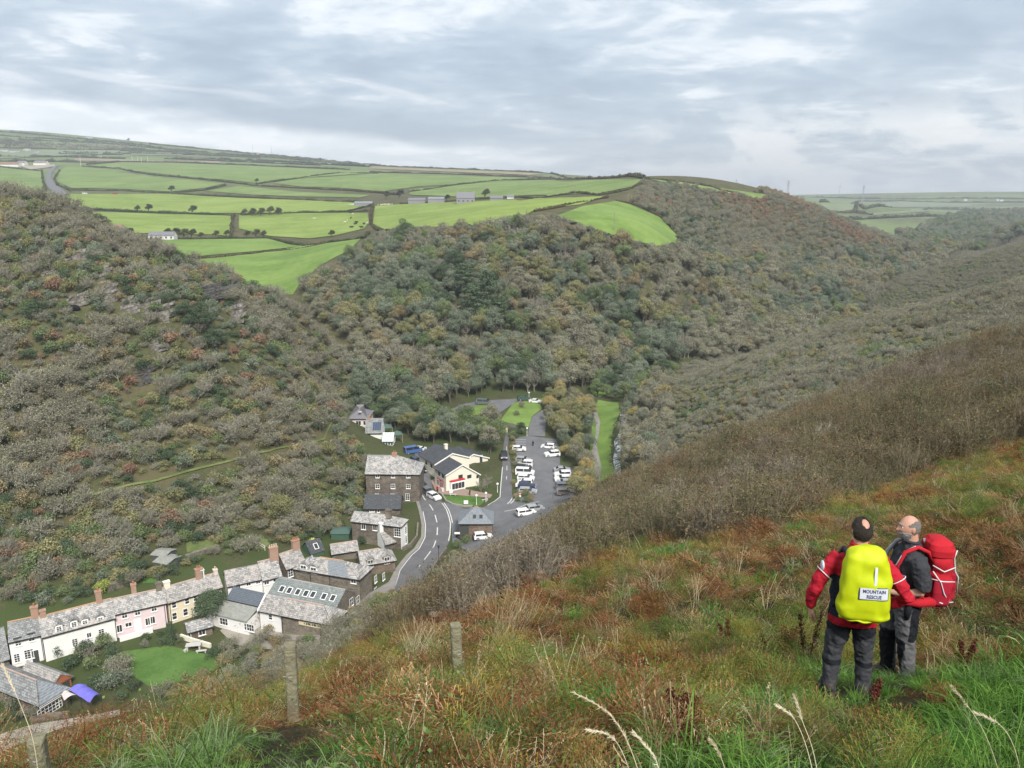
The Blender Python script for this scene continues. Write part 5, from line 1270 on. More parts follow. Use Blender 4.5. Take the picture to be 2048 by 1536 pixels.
h = gable_house('cream_house', 'cream gabled house with a chimney standing behind the red fronted shop', (870, 928), (852.5, 907), 938, (904, 911), (872, 956, 870, 928), WL['cream'], RF['dark'], th=shop_th)
h.chimney(h.rx + .4, h.D * .45, w=.8, h=1.2, m=WL['cream'], pots=0)
for y_ in (2, 5): add_window(h.root, -.003, y_, h.he - 1.1, 1.0, 1.1, -math.pi / 2, 2, 1, dark=True)
h = gable_house('cream_annexe', 'small cream gabled annexe on the right of the cream house', (926, 921), (908, 910), 976, (946, 912), (972, 938, 976, 925), WL['cream'], RF['dark'], th=shop_th, drop=.6, D=8)
h.win(948, 929, 1.5, .9, nx=2, dark=True); p = h.hit(962, 932); add_door(h.root, p.x, 0, .05, .9, 1.9)
# --- houses among the trees up the side valley
h = House('pale_pink_house', 'pale pink rendered house with a hipped slate roof highest among the trees', (696, 837), (735, 837), base=(732, 856, 735, 837), cat='house')
h.size(9, 2.8); h.walls(WL['pinkcream'], hipl=1, hipr=1); h.roof(RF['farslate'], hipl=4, hipr=4, ridge=RIDGE_G); h.chimney(h.L * .62, .5, w=.7, h=-.9, m=WL['pinkcream'], pots=1)
h.win(717, 846, 1.6, 1.4, nx=2); h.win(729, 846, .8, 1.4, nx=1)
h = House('white_house', 'white gabled house with blue solar panels below the pale pink house', (731, 865.5), (764, 865), base=(760, 878, 764, 865), cat='house')
h.size(7, 3); h.walls(WL['white']); h.roof(RF['grey'], ridge=RIDGE_G); h.win(738, 872, 1.0, 1.4, nx=2); h.chimney(.6, w=.7, h=.8, pots=1)
sp2 = MB(); nsl = Vector((0, -h.rise, h.ry)).normalized()
for i in range(4):
    x0 = h.L * .42 + i * h.L * .13; q = [(x0, .5), (x0 + h.L * .12, .5), (x0 + h.L * .12, 2.6), (x0, 2.6)]
    sp2.poly([(a, b_ + nsl.y * .2, h.he + b_ * h.rise / h.ry + nsl.z * .2) for a, b_ in q])
sp2.build('solar_panels', mat('solar_panels', (.05, .07, .12), .25), h.root)
h = House('conservatory', 'white framed conservatory on a stone base below the white house', (765, 882), (786, 882), base=(786, 893, 786, 882), cat='conservatory')
h.size(4, 1.6); bm_ = MB(); bm_.box(0, h.L, 0, h.D, -.6, .7); bm_.build('base_wall', WL['stone'], h.root)
for i in range(4): add_window(h.root, h.L * (i + .5) / 4, -.003, (h.he + .7) / 2, h.L / 4 - .04, h.he - .72, 0, 1, 2, sill=False)
for i in range(3): add_window(h.root, h.L + .003, h.D * (i + .5) / 3, (h.he + .7) / 2, h.D / 3 - .04, h.he - .72, math.pi / 2, 1, 2, sill=False)
gm = mat('conservatory_glazing', (.45, .52, .52), .15); h.roof(gm, ridge=FRW)
rb_ = MB()
for i in range(6): rb_.tube([(h.L * i / 5, -.3, h.he + .06), (h.L * i / 5, h.ry, h.he + h.rise + .2)], .06, 4)
rb_.build('glazing_bars', FRW, h.root)
for (u, v, w_, lab) in ((771, 852, 3.6, 'green roofed open garden shelter beside the white house'), (794, 870, 2.8, 'smaller green roofed garden shelter lower down among the shrubs')):
    g = at(u, v + 16 * w_ / 3.6, 0, 100); r_ = empty('garden_shelter', g, .3); tag(r_, lab, 'shelter')
    m_ = MB(); a_ = w_ / 2
    m_.rings([[(-a_ - .2, -a_ - .2, 2.3), (a_ + .2, -a_ - .2, 2.3), (a_ + .2, a_ + .2, 2.3), (-a_ - .2, a_ + .2, 2.3)], [(-.1, -.1, 3.2), (.1, -.1, 3.2), (.1, .1, 3.2), (-.1, .1, 3.2)]]); m_.build('roof', RF['sheetgreen'], r_)
    for sx_ in (-1, 1):
        for sy_ in (-1, 1):
            q = MB(); q.box(sx_ * a_ - .06, sx_ * a_ + .06, sy_ * a_ - .06, sy_ * a_ + .06, -.4, 2.32); q.build('post', mat('shelter_post', (.3, .26, .2)), r_)
# --- garden buildings behind the row
def shed(label, A, B, base, D, rise, wm_, rm_, name='garden_shed', win=None):
    h = House(name, label, A, B, base=base, cat='shed'); h.size(D, rise); h.walls(wm_); h.roof(rm_, gut=False, ov=.15, th=.08)
    for w_ in win or (): h.win(*w_, .5, .6, nx=1)
    return h
shed('weathered flat roofed shed on the garden terrace above the row', (307, 1124), (334, 1129), (307, 1137, 307, 1124), 3.5, .35, WL['timber'], RF['felt'])
shed('low grey roofed shed behind the weathered shed on the garden terrace', (302, 1110), (330, 1113), (302, 1117, 302, 1110), 3.0, .3, WL['timber'], RF['felt'])
shed('green walled garden shed with a flat roof behind the low cottage', (662, 1068), (697, 1068), (664, 1079, 662, 1068), 3.5, .35, WL['green'], RF['sheetgreen'])
h = shed('dark green shed with one pale rooflight beside the low cottage', (622, 1108), (648, 1100), (622, 1114, 622, 1108), 4.0, 1.8, WL['green'], RF['dark']); h.skylight(632, 1094, .9, 1.3)
# --- canopies at the bottom left
def canopy(label, quad, hgt, c, name='canopy'):
    P = [at(u, v, hgt, 60) for u, v in quad]; c0 = sum(P, Vector()) / 4; gz = hz(c0.x, c0.y)
    r_ = empty(name, (c0.x, c0.y, gz)); tag(r_, label, 'canopy')
    m_ = MB(); n = 8; top = [[None] * (n + 1) for _ in range(n + 1)]
    for i in range(n + 1):
        for j in range(n + 1):
            a, b_ = i / n, j / n
            q = P[0] * (1 - a) * (1 - b_) + P[1] * a * (1 - b_) + P[2] * a * b_ + P[3] * (1 - a) * b_ - Vector((c0.x, c0.y, gz))
            q.z = hgt + .45 * math.sin(a * math.pi) - .12 * abs(math.sin(b_ * 3 * math.pi)) ; top[i][j] = q
    for i in range(n):
        for j in range(n):
            k = [top[i][j], top[i + 1][j], top[i + 1][j + 1], top[i][j + 1]]
            m_.poly(k); m_.poly([p - Vector((0, 0, .02)) for p in k[::-1]])
    m_.build('canopy_cloth', c, r_, smooth=True)
    for i, j in ((0, 0), (n, 0), (n, n), (0, n)):
        q = MB(); t_ = top[i][j]; q.tube([(t_.x, t_.y, -.4), (t_.x, t_.y, hgt - .05)], .04, 6); q.build('pole', GUT, r_)
canopy('bright violet blue cloth canopy beside the orange gable', [(139, 1379), (171, 1369), (201, 1387), (180, 1404)], 2.4, mat('blue_cloth', (.13, .12, .50), .8, (.18, .17, .58), 1.5, .6))
canopy('pale pink cloth awning between the bay window and the blue canopy', [(123, 1389), (139, 1384), (161, 1391), (129, 1401)], 2.2, mat('pale_pink_cloth', (.55, .45, .43), .8, (.6, .52, .5), 1.5, .6))
# --- farms and far houses
def far_house(name, label, A, B, base, D, rise, wm_='farwhite', rm_='farslate', cat='house', ymin=300, wins=0, chim=0, group=None):
    h = House(name, label, A, B, base=base, cat=cat, ymin=ymin, group=group, far=True); h.size(D, rise); h.walls(WL[wm_]); h.roof(RF[rm_], gut=False)
    for i in range(wins): add_window(h.root, h.L * (i + .5) / wins, -.003, h.he * .55, 1.1, 1.3, 0, 1, 1, dark=True, sill=False)
    for i in range(chim): h.chimney(.5 + (h.L - 1) * i / max(1, chim - 1), w=1.0, h=1.2, pots=0)
    return h
far_house('white_farmhouse', 'long white farmhouse alone among the fields beyond the left hill', (296, 471), (347, 473), (347, 480, 347, 473), 6, 2.4, wins=5, ymin=400)
far_house('glasshouse', 'low pale glasshouse beside the long white farmhouse', (268, 482), (296, 479), (296, 484, 296, 479), 5, .8, 'farwhite', 'steel', 'greenhouse', 400)
far_house('brick_house', 'house with a red brown roof half hidden by the left hill', (210, 459), (240, 462), (240, 470, 240, 462), 8, 3, 'farwhite', 'brick', 'house', 400)
far_house('farmhouse', 'slate roofed farmhouse with two chimneys at the centre of the hilltop farm', (913, 396), (949, 398), (949, 405, 949, 398), 9, 4.5, 'fargrey', 'farslate', 'house', 400, wins=4, chim=2)
for A, B, bs, D_, lab in (((816, 400), (850, 401), (850, 406, 850, 401), 10, 'long low farm shed on the left of the hilltop farm'), ((856, 398), (888, 399), (888, 405, 888, 399), 9, 'pale roofed farm shed between the long shed and the farmhouse'),
                          ((980, 396), (1006, 397), (1006, 399, 1006, 397), 8, 'low farm shed on the right of the hilltop farm'), ((1014, 394), (1028, 394), (1028, 397, 1028, 394), 6, 'small white shed at the right end of the hilltop farm'),
                          ((708, 407), (744, 407), (744, 411, 744, 407), 8, 'low pale roofed cattle shed in the field left of the hilltop farm')):
    far_house('farm_shed', lab, A, B, bs, D_, 1.8, 'fargrey' if 'white' not in lab else 'farwhite', 'farslate' if 'pale' not in lab else 'steel', 'farm shed', 400)
for A, B, bs, lab, wm_, rm_ in (((33, 326), (48, 326), (48, 331, 48, 326), 'small cream gabled barn beside the lane on the far left', 'cream', 'farslate'), ((66, 326), (91, 327), (91, 331, 91, 327), 'large cream gabled barn beside the lane on the far left', 'cream', 'farslate'),
                               ((0, 329), (36, 331), (36, 334, 36, 331), 'long low rusty roofed barn at the left edge below the cream barns', 'farwhite', 'brick')):
    far_house('far_barn', lab, A, B, bs, 12, 4, wm_, rm_, 'barn', 500)
for i, (u, v, w_, lab) in enumerate(((6, 303, 16, 'white house at the left edge on the far hillside'), (27, 305, 18, 'second white house from the left edge on the far hillside'), (52, 301, 12, 'white house with a tall end beside the far cluster'), (68, 306, 14, 'last low white building of the far cluster on the left'),
                                    (177, 277, 12, 'lone white house high on the far left skyline'), (198, 316, 7, 'tiny white house in front of the far hedges'), (505, 309, 26, 'long white building near the two masts on the far skyline'), (552, 312, 10, 'white house right of the long building near the masts'),
                                    (472, 312, 18, 'grey roofed building left of the long white building near the masts'), (1932, 401, 6, 'white house among far trees near the right skyline'), (2004, 402, 6, 'tiny white house nearest the right edge of the skyline'), (1996, 401, 4, 'tiny white house left of the last one on the right skyline'))):
    far_house('far_house', lab, (u - w_ / 2, v - 2.2), (u + w_ / 2, v - 2.0), (u + w_ / 2, v, u + w_ / 2, v - 2), 9, 3, 'farwhite', 'farslate', 'house', 700)
# ================================================================ hedges between the fields
HEDGE_M = [foliage_mat('hedge_dark', [(.042, .058, .034), (.07, .08, .045), (.10, .095, .055)]), foliage_mat('hedge_brown', [(.06, .05, .035), (.09, .075, .045), (.07, .08, .04)])]
def hedge(label, pts, ymin, h=2.4, w=2.6, mi=0, rough=.55):
    P = [at(u, v, 0, ymin) for u, v in pts]
    L = Leafs(int(pts[0][0] + pts[0][1] * 7)); r = L.r
    dist = sum(p.length for p in P) / len(P); step = max(1.8, dist / 330); Q = []
    for a, b in zip(P, P[1:]):
        k = max(1, int((b - a).length / step))
        for j in range(k): Q.append(a + (b - a) * j / k)
    Q.append(P[-1]); x = np.array([q.x for q in Q]); y = np.array([q.y for q in Q]); z = height(x, y)
    rad = 1 + rough * (vnoise(x / 14, y / 14, 9) + .6 * vnoise(x / 5, y / 5, 10))
    o = Vector((float(x.mean()), float(y.mean()), float(z.mean())))
    core = [(xx - o.x, yy - o.y, zz + h * .32 * rr - o.z) for xx, yy, zz, rr in zip(x, y, z, rad)]
    mb = MB(); mb.tube(core, [w * .36 * rr for rr in rad], 6); L.add(mb.v, mb.f, r.uniform(0, .4, len(mb.f)))
    for c, rr in zip(core, rad):
        L.blob((c[0] + r.normal() * .3, c[1] + r.normal() * .3, c[2] + h * .1), (w * .5 * rr, w * .5 * rr, h * .55 * rr), 22, step * .42, up=.5)
    ob = link(bpy.data.objects.new('hedge', L.mesh('hedge', [HEDGE_M[mi], BARK]))); ob.location = o
    tag(ob, label, 'hedge', 'hedges between the fields'); return ob
for lab, pts, ym, h_, mi in [
    ('ragged hedge slanting between the two long upper left fields', [(164,333),(239,338),(308,351),(376,357),(444,364),(500,370)], 500, 3.2, 0),
    ('hedge rising right above the middle upper field', [(513,369),(547,364),(600,357),(680,347),(756,347)], 500, 3.0, 0),
    ('hedge along the lower edge of the field right of the bending lane', [(143,381),(246,382),(342,387),(410,381),(450,372)], 500, 3.0, 0),
    ('dark hedge along the top of the long yellow green field', [(342,388),(478,395),(600,400),(700,405),(745,409)], 450, 3.0, 0),
    ('hedge under the upper middle field left of the farm', [(500,371),(600,377),(700,382),(764,387),(800,391)], 500, 3.2, 1),
    ('hedge climbing from the farm to the far ridge', [(819,385),(880,376),(952,366),(1049,360),(1160,358),(1284,358)], 500, 3.0, 0),
    ('hedge with gaps below the long yellow green field, left part', [(140,419),(200,421),(300,426),(420,430),(470,433)], 450, 3.0, 0),
    ('hedge below the long yellow green field, right part', [(482,430),(600,426),(690,424),(736,423)], 450, 2.8, 0),
    ('short brown hedge between the two middle yellow green fields', [(466,433),(464,452),(463,475)], 400, 3.2, 1),
    ('hedge behind the long white farmhouse', [(250,474),(300,476),(400,478),(470,477),(540,477)], 400, 2.6, 0),
    ('hedge at the right of the white farmhouse field', [(535,477),(608,492),(650,487),(728,477),(738,468)], 350, 2.4, 0),
    ('long low hedge bank under the white farmhouse field', [(330,517),(386,518),(513,506),(610,496),(650,488)], 350, 2.0, 1),
    ('hedge down the left side of the large field below the farm', [(746,412),(742,430),(742,450)], 380, 3.0, 1),
    ('hedge where the large field meets the top of the wood', [(744,452),(770,465),(810,461),(860,457)], 350, 2.4, 1),
    ('hedge between the farm and the large field below it', [(800,408),(900,403),(952,399),(1041,395),(1194,391),(1264,377),(1290,365)], 450, 2.2, 0),
    ('hedge between the large field and the round edged green field', [(1069,424),(1120,415),(1180,403),(1215,396)], 400, 2.2, 1),
    ('hedge along the lower left edge of the round edged green field', [(1112,436),(1139,446),(1186,465),(1250,486),(1300,497)], 320, 2.2, 0),
    ('reddish hedge along the right edge of the round edged green field', [(1233,402),(1262,408),(1319,434),(1356,470)], 330, 2.2, 1),
    ('hedge along the top of the highest long left field', [(174,330),(239,324),(342,325),(500,331),(700,340)], 700, 4, 0),
    ('dark hedge line under the tan stubble on the ridge', [(740,345),(900,349),(1000,353),(1100,357),(1290,355)], 700, 4, 1),
    ('hedge on the ridge top against the sky', [(740,331),(900,337),(1100,347),(1270,354)], 900, 4, 0),
    ('hedge on the skyline right of the ridge top', [(1290,358),(1340,364),(1400,369),(1440,381),(1500,396)], 500, 2.6, 0),
    ('hedge on the left side of the bending lane', [(84,342),(86,362),(92,380),(70,387)], 500, 3.0, 0),
    ('hedge on the right side of the bending lane', [(120,342),(109,358),(114,370),(142,383)], 500, 3.0, 0),
    ('hedge along the top of the field at the left edge', [(0,334),(85,343)], 500, 3.0, 0),
    ('hedge at the lower right corner of the long yellow green field', [(690,425),(742,412)], 450, 2.6, 0)]:
    hedge(lab, pts, ym, h_ * .72, h_ * .8, mi)
FARH = ['far hedge nearest the skyline at the top left', 'far hedge just under the top left skyline', 'far hedge starting above the long grey wood', 'far hedge passing over the dark wood at the left edge', 'far hedge through the white houses at the left edge', 'far hedge below the long grey wood', 'far hedge below the white houses, left part', 'short far hedge right of the white houses',
        'short far hedge above the pale far field', 'far hedge running right from the long grey wood', 'far hedge climbing toward the masts', 'far hedge passing below the masts', 'far hedge joining the ridge right of the masts', 'far hedge above the highest long left field', 'far hedge right of the masts near the ridge end', 'far hedge above the bending lane',
        'hedge along the right skyline', 'hedge under the right skyline above the pale fields', 'short hedge under the small pale right field', 'hedge along the bottom of the long pale right field', 'lowest far hedge on the right above the distant wood', 'tiny hedge at the left end of the long pale right field', 'tiny hedge at the right end of the small pale field']
for pts in [[(0,264),(300,292)],[(0,272),(180,284),(380,303)],[(40,280),(250,290),(420,306)],[(0,287),(120,290),(330,303)],[(0,296),(200,301),(380,306)],[(130,306),(330,309),(520,316)],[(0,314),(120,314),(250,318)],[(120,309),(245,310)],
            [(260,304),(360,307)],[(200,300),(330,306),(470,312)],[(300,288),(450,303),(620,318)],[(330,300),(520,314),(700,328)],[(420,318),(600,326),(740,334)],[(330,318),(480,324),(640,331)],[(560,314),(680,324),(760,331)],[(0,323),(110,324),(190,326)],
            [(1600,394),(1750,398),(1900,397),(2048,398)],[(1640,405),(1720,403),(1800,402),(1944,405),(2048,405)],[(1640,426),(1710,426),(1745,430)],[(1730,419),(1858,418),(1960,420),(2048,418)],[(1700,440),(1850,433),(2048,431)],[(1720,412),(1728,418)],[(1710,426),(1716,408)]]:
    hedge(FARH.pop(0), pts, 700, 4.6, 6, 0, .7)
# dark woods on the far left hillside
for lab, pts, h_ in (('long grey brown wood on the far left hillside', [(60,291),(130,293),(200,296),(260,299)], 9), ('dark wood above the white houses at the left edge', [(0,282),(30,288),(60,294)], 9), ('dark tree belt around the masts on the far skyline', [(440,312),(520,314),(590,318),(640,322)], 8)):
    P = [at(u, v, 0, 700) for u, v in pts]; Q = [a + (b - a) * k / 8 for a, b in zip(P, P[1:]) for k in range(8)]
    L = Leafs(int(h_ + pts[0][0])); o = Q[len(Q) // 2]
    for q in Q:
        for k in range(5):
            c = q + Vector((L.r.normal() * 14, L.r.normal() * 45, 0)); L.blob((c.x - o.x, c.y - o.y, hz(c.x, c.y) - o.z + h_ * .4), (9, 9, h_ * .55), 26, 3.4)
    ob = link(bpy.data.objects.new('far_wood', L.mesh('far_wood', [LEAF['umber'] if 'brown' in lab else HEDGE_M[0], BARK]))); ob.location = o; tag(ob, lab, 'wood', kind='stuff')
# ================================================================ trees one can point to
def solo(name, key, u, v, scale, label, ymin=60, rz=0.0, i=0, cat='tree', group=None, sq=1.0, sink=.2):
    p = at(u, v, 0, ymin); me = PROTO[key][i % len(PROTO[key])]
    o = link(bpy.data.objects.new(name, me)); o.location = (p.x, p.y, p.z - sink); o.rotation_euler = (0, 0, rz); o.scale = (scale, scale, scale * sq)
    return tag(o, label, cat, group)
for sd_ in range(3): proto('tree_wind', leafy_tree(150 + sd_, H=7.5, Wd=7, shear=.32, flat=.5, leaf=.55, n=1500), [HEDGE_M[0], BARK])
proto('tree_dome', leafy_tree(160, H=6.2, Wd=6.6, leaf=.2, n=9000, flat=.8, base=.2), [LEAF['dark'], BARK])
L = Leafs(161)
for k in range(14): L.blob((0, 0, .3 + k * .3), ((1.15 - .045 * k), (1.15 - .045 * k), .35), 190, .2)
proto('tree_cone', L, [LEAF['dark'], BARK])
FT = 'hedgerow trees among the fields'
for k, (u, v, s_, lab) in enumerate([(274,425,.95,'left one of two wind bent trees standing in the hedge on the left'), (297,424,1.15,'taller right one of two wind bent trees in the hedge on the left'), (383,429,1.3,'broad wind swept tree alone in the hedge left of the field clump'),
    (486,433,1.0,'leftmost tree of the clump in the hedge between yellow green fields'), (503,433,1.15,'second tree of the hedge clump between yellow green fields'), (520,433,1.2,'third tree of the hedge clump between yellow green fields'), (538,432,1.25,'fourth and fullest tree of the hedge clump'), (556,431,1.1,'rightmost tree of the hedge clump between yellow green fields'),
    (258,472,.9,'small tree left of the long white farmhouse'), (332,476,1.0,'tree close behind the roof of the long white farmhouse'), (348,477,1.15,'tallest tree right behind the white farmhouse'), (366,477,1.1,'third tree in the row right of the white farmhouse'), (382,477,1.0,'fourth tree in the row right of the white farmhouse'), (400,477,.7,'small last tree in the row right of the white farmhouse'),
    (430,475,.8,'pair of low trees left of the short brown hedge'), (452,475,.8,'low tree touching the foot of the short brown hedge'), (492,475,.75,'low tree just right of the short brown hedge'), (510,475,.95,'taller low tree between the middle fields, right of the brown hedge'), (525,476,.8,'last low tree right of the short brown hedge'),
    (662,474,.75,'round small tree on the hedge at the right end of the middle field'), (342,385,1.3,'wind bent tree leaning right beside the field below the lane'), (512,367,1.0,'small tree where three upper hedges meet'), (772,398,1.2,'brown tree left of the hilltop farm sheds'), (798,397,1.5,'broad brown tree close left of the hilltop farm'), (968,398,1.3,'tree close right of the hilltop farmhouse'), (892,402,.9,'small dark tree left of the farmhouse wall'),
    (640,322,1.6,'small dark tree on the far skyline right of the masts'), (256,283,1.6,'lone tree on the far left skyline'), (700,330,1.4,'tree near the left end of the stubble on the ridge')]):
    solo('field_tree', 'tree_wind', u, v, s_ * .86, lab, 350 if v > 400 else 600, rng.normal() * .3 - .2, k, group=FT)
solo('evergreen_tree', 'tree_dome', 427, 1243, 1.0, 'dense dark round evergreen tree in front of the yellow cottage', 60)
solo('conifer', 'tree_cone', 343, 1287, .9, 'small dark cone shaped conifer beside the lawn', 60)
solo('cypress', 'tree_olive', 563, 1046, .85, 'large olive green cypress at the foot of the hill above the row', 80, .4, 1)
solo('garden_tree', 'tree_half', 640, 862, .8, 'bare fan shaped tree at the upper end of the hillside path', 80, .2)
solo('garden_tree', 'tree_bare', 962, 985, .42, 'small bare spreading tree in front of the cream shop', 80, .2, 1)
solo('garden_tree', 'tree_bare', 975, 975, .42, 'second small bare tree between the cream shop and the lane', 80, 1.2, 2)
solo('garden_tree', 'shrub_half', 492, 1258, .8, 'small bare shrub in front of the white extension windows', 60, .2)
solo('garden_shrub', 'shrub_russet', 540, 1262, .75, 'rounded brown shrub against the white house wall', 60)
solo('garden_shrub', 'shrub_lime', 724, 1077, 1.0, 'bright yellow green shrub behind the low cottage', 60)
solo('garden_shrub', 'shrub_dark', 724, 1089, .9, 'dark green shrub below the bright yellow one', 60)
solo('roadside_shrub', 'shrub_green', 915, 1095, .85, 'bright green shrub beside the visitor centre, nearer the road', 60)
solo('roadside_shrub', 'shrub_green', 932, 1086, .85, 'bright green shrub beside the visitor centre, against its wall', 60, 1.0, 1)
solo('pine_tree', 'tree_pine', 975, 640, 1.6, 'tall dark layered pine in the middle of the wood', 150)
solo('pine_tree', 'tree_pine', 948, 655, 1.35, 'dark pine left of the tall pine in the wood', 150, 1.0, 1)
solo('pine_tree', 'tree_pine', 1002, 665, 1.2, 'dark pine right of the tall pine in the wood', 150, 2.0, 1)
solo('pine_tree', 'tree_pine', 925, 605, 1.3, 'dark pine highest on the slope of the pine group', 150, 2.6)
solo('bare_tree', 'tree_bare', 790, 745, 1.5, 'large pale bare tree near the foot of the wood', 150, .5)
solo('bare_tree', 'tree_bare', 825, 750, 1.35, 'pale bare tree beside the largest bare tree in the wood', 150, 1.5, 1)
for u, v, s_, key, lab in ((400,668,.95,'tree_dark','large dark evergreen bush below the quarry face on the left hill'), (432,700,.8,'tree_dark','dark evergreen bush just right of and below the largest one on the left hill'), (372,640,.7,'tree_dark','smaller dark evergreen bush left of the largest one on the left hill'), (200,462,.75,'tree_dark','low dark evergreen bush near the crest above the pale crag'), (62,640,.6,'tree_dark','dark bush near the left edge beside the rock ledges')):
    solo('evergreen_bush', key, u, v, s_, lab, 80, u, int(u) % 2, 'bush', sq=.7)
for k, (u, v, s_, lab) in enumerate(((55,800,.85,'pale bare tree at the left edge above the hillside path'), (150,790,.8,'pale bare tree second from the left above the path'), (238,770,.85,'pale bare tree in the middle of the slope above the path'), (330,800,.75,'pale bare tree right of the middle above the path'), (602,812,.9,'fan shaped pale bare tree on the right shoulder of the left hill'), (40,985,.7,'pale bare tree at the left edge beside the path'), (560,1000,.7,'pale bare tree below the path above the stone houses'))):
    solo('bare_tree', 'tree_bare', u, v, s_, lab, 80, k * 1.3, k)
for k, (u, v, s_) in enumerate(((110,935,1.3), (140,925,1.5), (172,918,1.4), (200,912,1.3), (90,950,1.2), (150,945,1.2), (10,1110,1.2), (40,1105,1.3))):
    solo('bracken_patch', 'shrub_rust', u, v, s_, 'rust red bracken patch ' + ('above the path on the left of the hill' if v < 1000 else 'at the left edge above the white cottage'), 80, k, k, 'bracken', 'rust red bracken patches on the left hill', .7)
# valley floor trees
VL = lambda where: {k: w + where for k, w in (('tree_green', 'green leafed tree'), ('tree_olive', 'olive leafed tree'), ('tree_blue', 'grey green tree'), ('tree_dark', 'dark evergreen tree'), ('tree_umber', 'brown leafed tree'), ('tree_ochre', 'yellow brown tree'), ('tree_half', 'half bare tree'), ('tree_bare', 'bare tree'), ('tree_russet', 'russet tree'),
      ('shrub_green', 'green shrub'), ('shrub_dark', 'dark green shrub'), ('shrub_olive', 'olive shrub'), ('shrub_russet', 'russet shrub'), ('shrub_half', 'half bare shrub'), ('shrub_ochre', 'ochre shrub'), ('shrub_mauve', 'mauve brown shrub'), ('shrub_blue', 'grey green shrub'), ('shrub_rust', 'rust red shrub'), ('shrub_lime', 'yellow green shrub'), ('shrub_bare', 'bare shrub'))}
def vz(name, poly, step, mix, a, b, group, where, nm='valley_tree', cat='tree', ym=100, n=60, **k):
    plant_zone(name, pp(poly, ym), step, mix, a, b, n, nm, cat, group, VL(where), **k)
vz('grove', [(722,846),(735,832),(800,806),(868,842),(905,850),(985,848),(1000,866),(1001,905),(988,925),(975,905),(938,892),(890,884),(852,890),(800,868),(765,848)], 4.6, [('tree_green', 3), ('tree_blue', 3), ('tree_olive', 2), ('tree_dark', 2), ('tree_umber', 1.5)], .62, .95, 'trees between the cream shop and the upper car park', ' in the grove behind the cream shop', sink=.3, clump=12)
vz('lane_hedge', [(1018,872),(1025,872),(1036,918),(1033,982),(1026,986),(1027,945),(1024,925)], 2.2, [('shrub_russet', 2), ('shrub_olive', 2), ('shrub_half', 1), ('shrub_ochre', 1)], .5, .75, 'shrubs between the lane and the car park', ' in the strip between the lane and the car park', 'hedge_shrub', 'shrub')
vz('island_hedge', [(1028,992),(1036,985),(1052,990),(1066,994),(1068,1004),(1052,1006),(1032,1004)], 2.2, [('shrub_russet', 2), ('shrub_green', 2)], .5, .75, 'shrubs on the car park entrance island', ' on the island at the car park entrance', 'hedge_shrub', 'shrub')
vz('middle_hedge', [(1003,846),(1030,852),(1054,860),(1052,874),(1030,880),(1016,866)], 2.8, [('shrub_dark', 3), ('shrub_green', 2), ('shrub_mauve', 2)], .75, 1.2, 'shrubs at the head of the car park', ' at the head of the car park', 'hedge_shrub', 'shrub')
vz('green_divider', [(1024,838),(1042,806),(1048,806),(1034,844)], 2.6, [('shrub_mauve', 3), ('shrub_half', 2), ('shrub_green', 1)], .5, .8, 'low shrubs between the two car park greens', ' between the two grass strips of the car park', 'hedge_shrub', 'shrub')
vz('riverside_trees', [(1094,806),(1140,800),(1182,806),(1184,835),(1182,870),(1183,905),(1180,950),(1170,1000),(1150,1000),(1146,938),(1122,905),(1118,880),(1096,872),(1094,840)], 4.4, [('tree_ochre', 2), ('tree_olive', 4), ('tree_umber', 2), ('tree_blue', 1)], .5, .78, 'trees between the car park and the riverside path', ' between the car park and the riverside path', clump=9)
vz('bank_trees', [(1150,772),(1182,768),(1186,792),(1200,798),(1240,806),(1246,826),(1262,800),(1300,775),(1345,750),(1300,742),(1240,752)], 4.6, [('tree_dark', 1), ('tree_green', 4), ('tree_blue', 4)], .5, .85, 'trees by the river below the wood', ' by the river below the wood')
vz('river_bank_scrub', [(1250,835),(1262,815),(1300,780),(1340,760),(1345,850),(1300,930),(1246,950),(1244,920),(1250,890),(1254,860)], 4.0, [('tree_half', 3), ('tree_umber', 3), ('tree_blue', 1), ('tree_ochre', 1)], .45, .75, 'trees on the right bank of the river', ' on the right bank of the river', clump=8)
vz('river_side_bushes', [(1226,850),(1236,848),(1230,885),(1226,935),(1220,935),(1222,895)], 2.6, [('shrub_green', 2), ('shrub_olive', 2), ('shrub_russet', 1)], .35, .6, 'low bushes between the meadow and the river', ' between the meadow and the river', 'river_shrub', 'shrub')
vz('garden_bushes', [(-60,1185),(60,1213),(130,1212),(230,1180),(325,1158),(430,1118),(500,1105),(560,1092),(640,1078),(700,1045),(650,1048),(560,1070),(420,1075),(300,1100),(210,1150),(130,1175),(0,1165)], 1.6, [('shrub_green', 3), ('shrub_dark', 3), ('shrub_olive', 2), ('shrub_russet', 1), ('shrub_half', 1.4), ('shrub_lime', .3), ('shrub_rust', .2), ('shrub_blue', 1.5)], .4, 1.1, 'bushes in the gardens behind the row', ' in the gardens behind the row', 'garden_shrub', 'shrub', 60, 160, excl=[pp([(295,1140),(340,1140),(345,1106),(300,1100)], 60), pp([(340,1130),(440,1105),(440,1080),(380,1085),(340,1100)], 60), pp([(480,1095),(530,1100),(545,1078),(490,1070)], 60)], clump=7)
vz('lawn_thicket', [(100,1312),(150,1296),(215,1292),(250,1306),(262,1352),(300,1380),(245,1412),(205,1425),(205,1385),(172,1366),(150,1362),(128,1336)], 2.6, [('shrub_dark', 4), ('shrub_green', 2), ('shrub_half', 2), ('shrub_blue', 2)], .75, 1.2, 'shrubs in the thicket left of the lawn', ' in the thicket left of the lawn', 'thicket_shrub', 'shrub', 60, 60, clump=6)
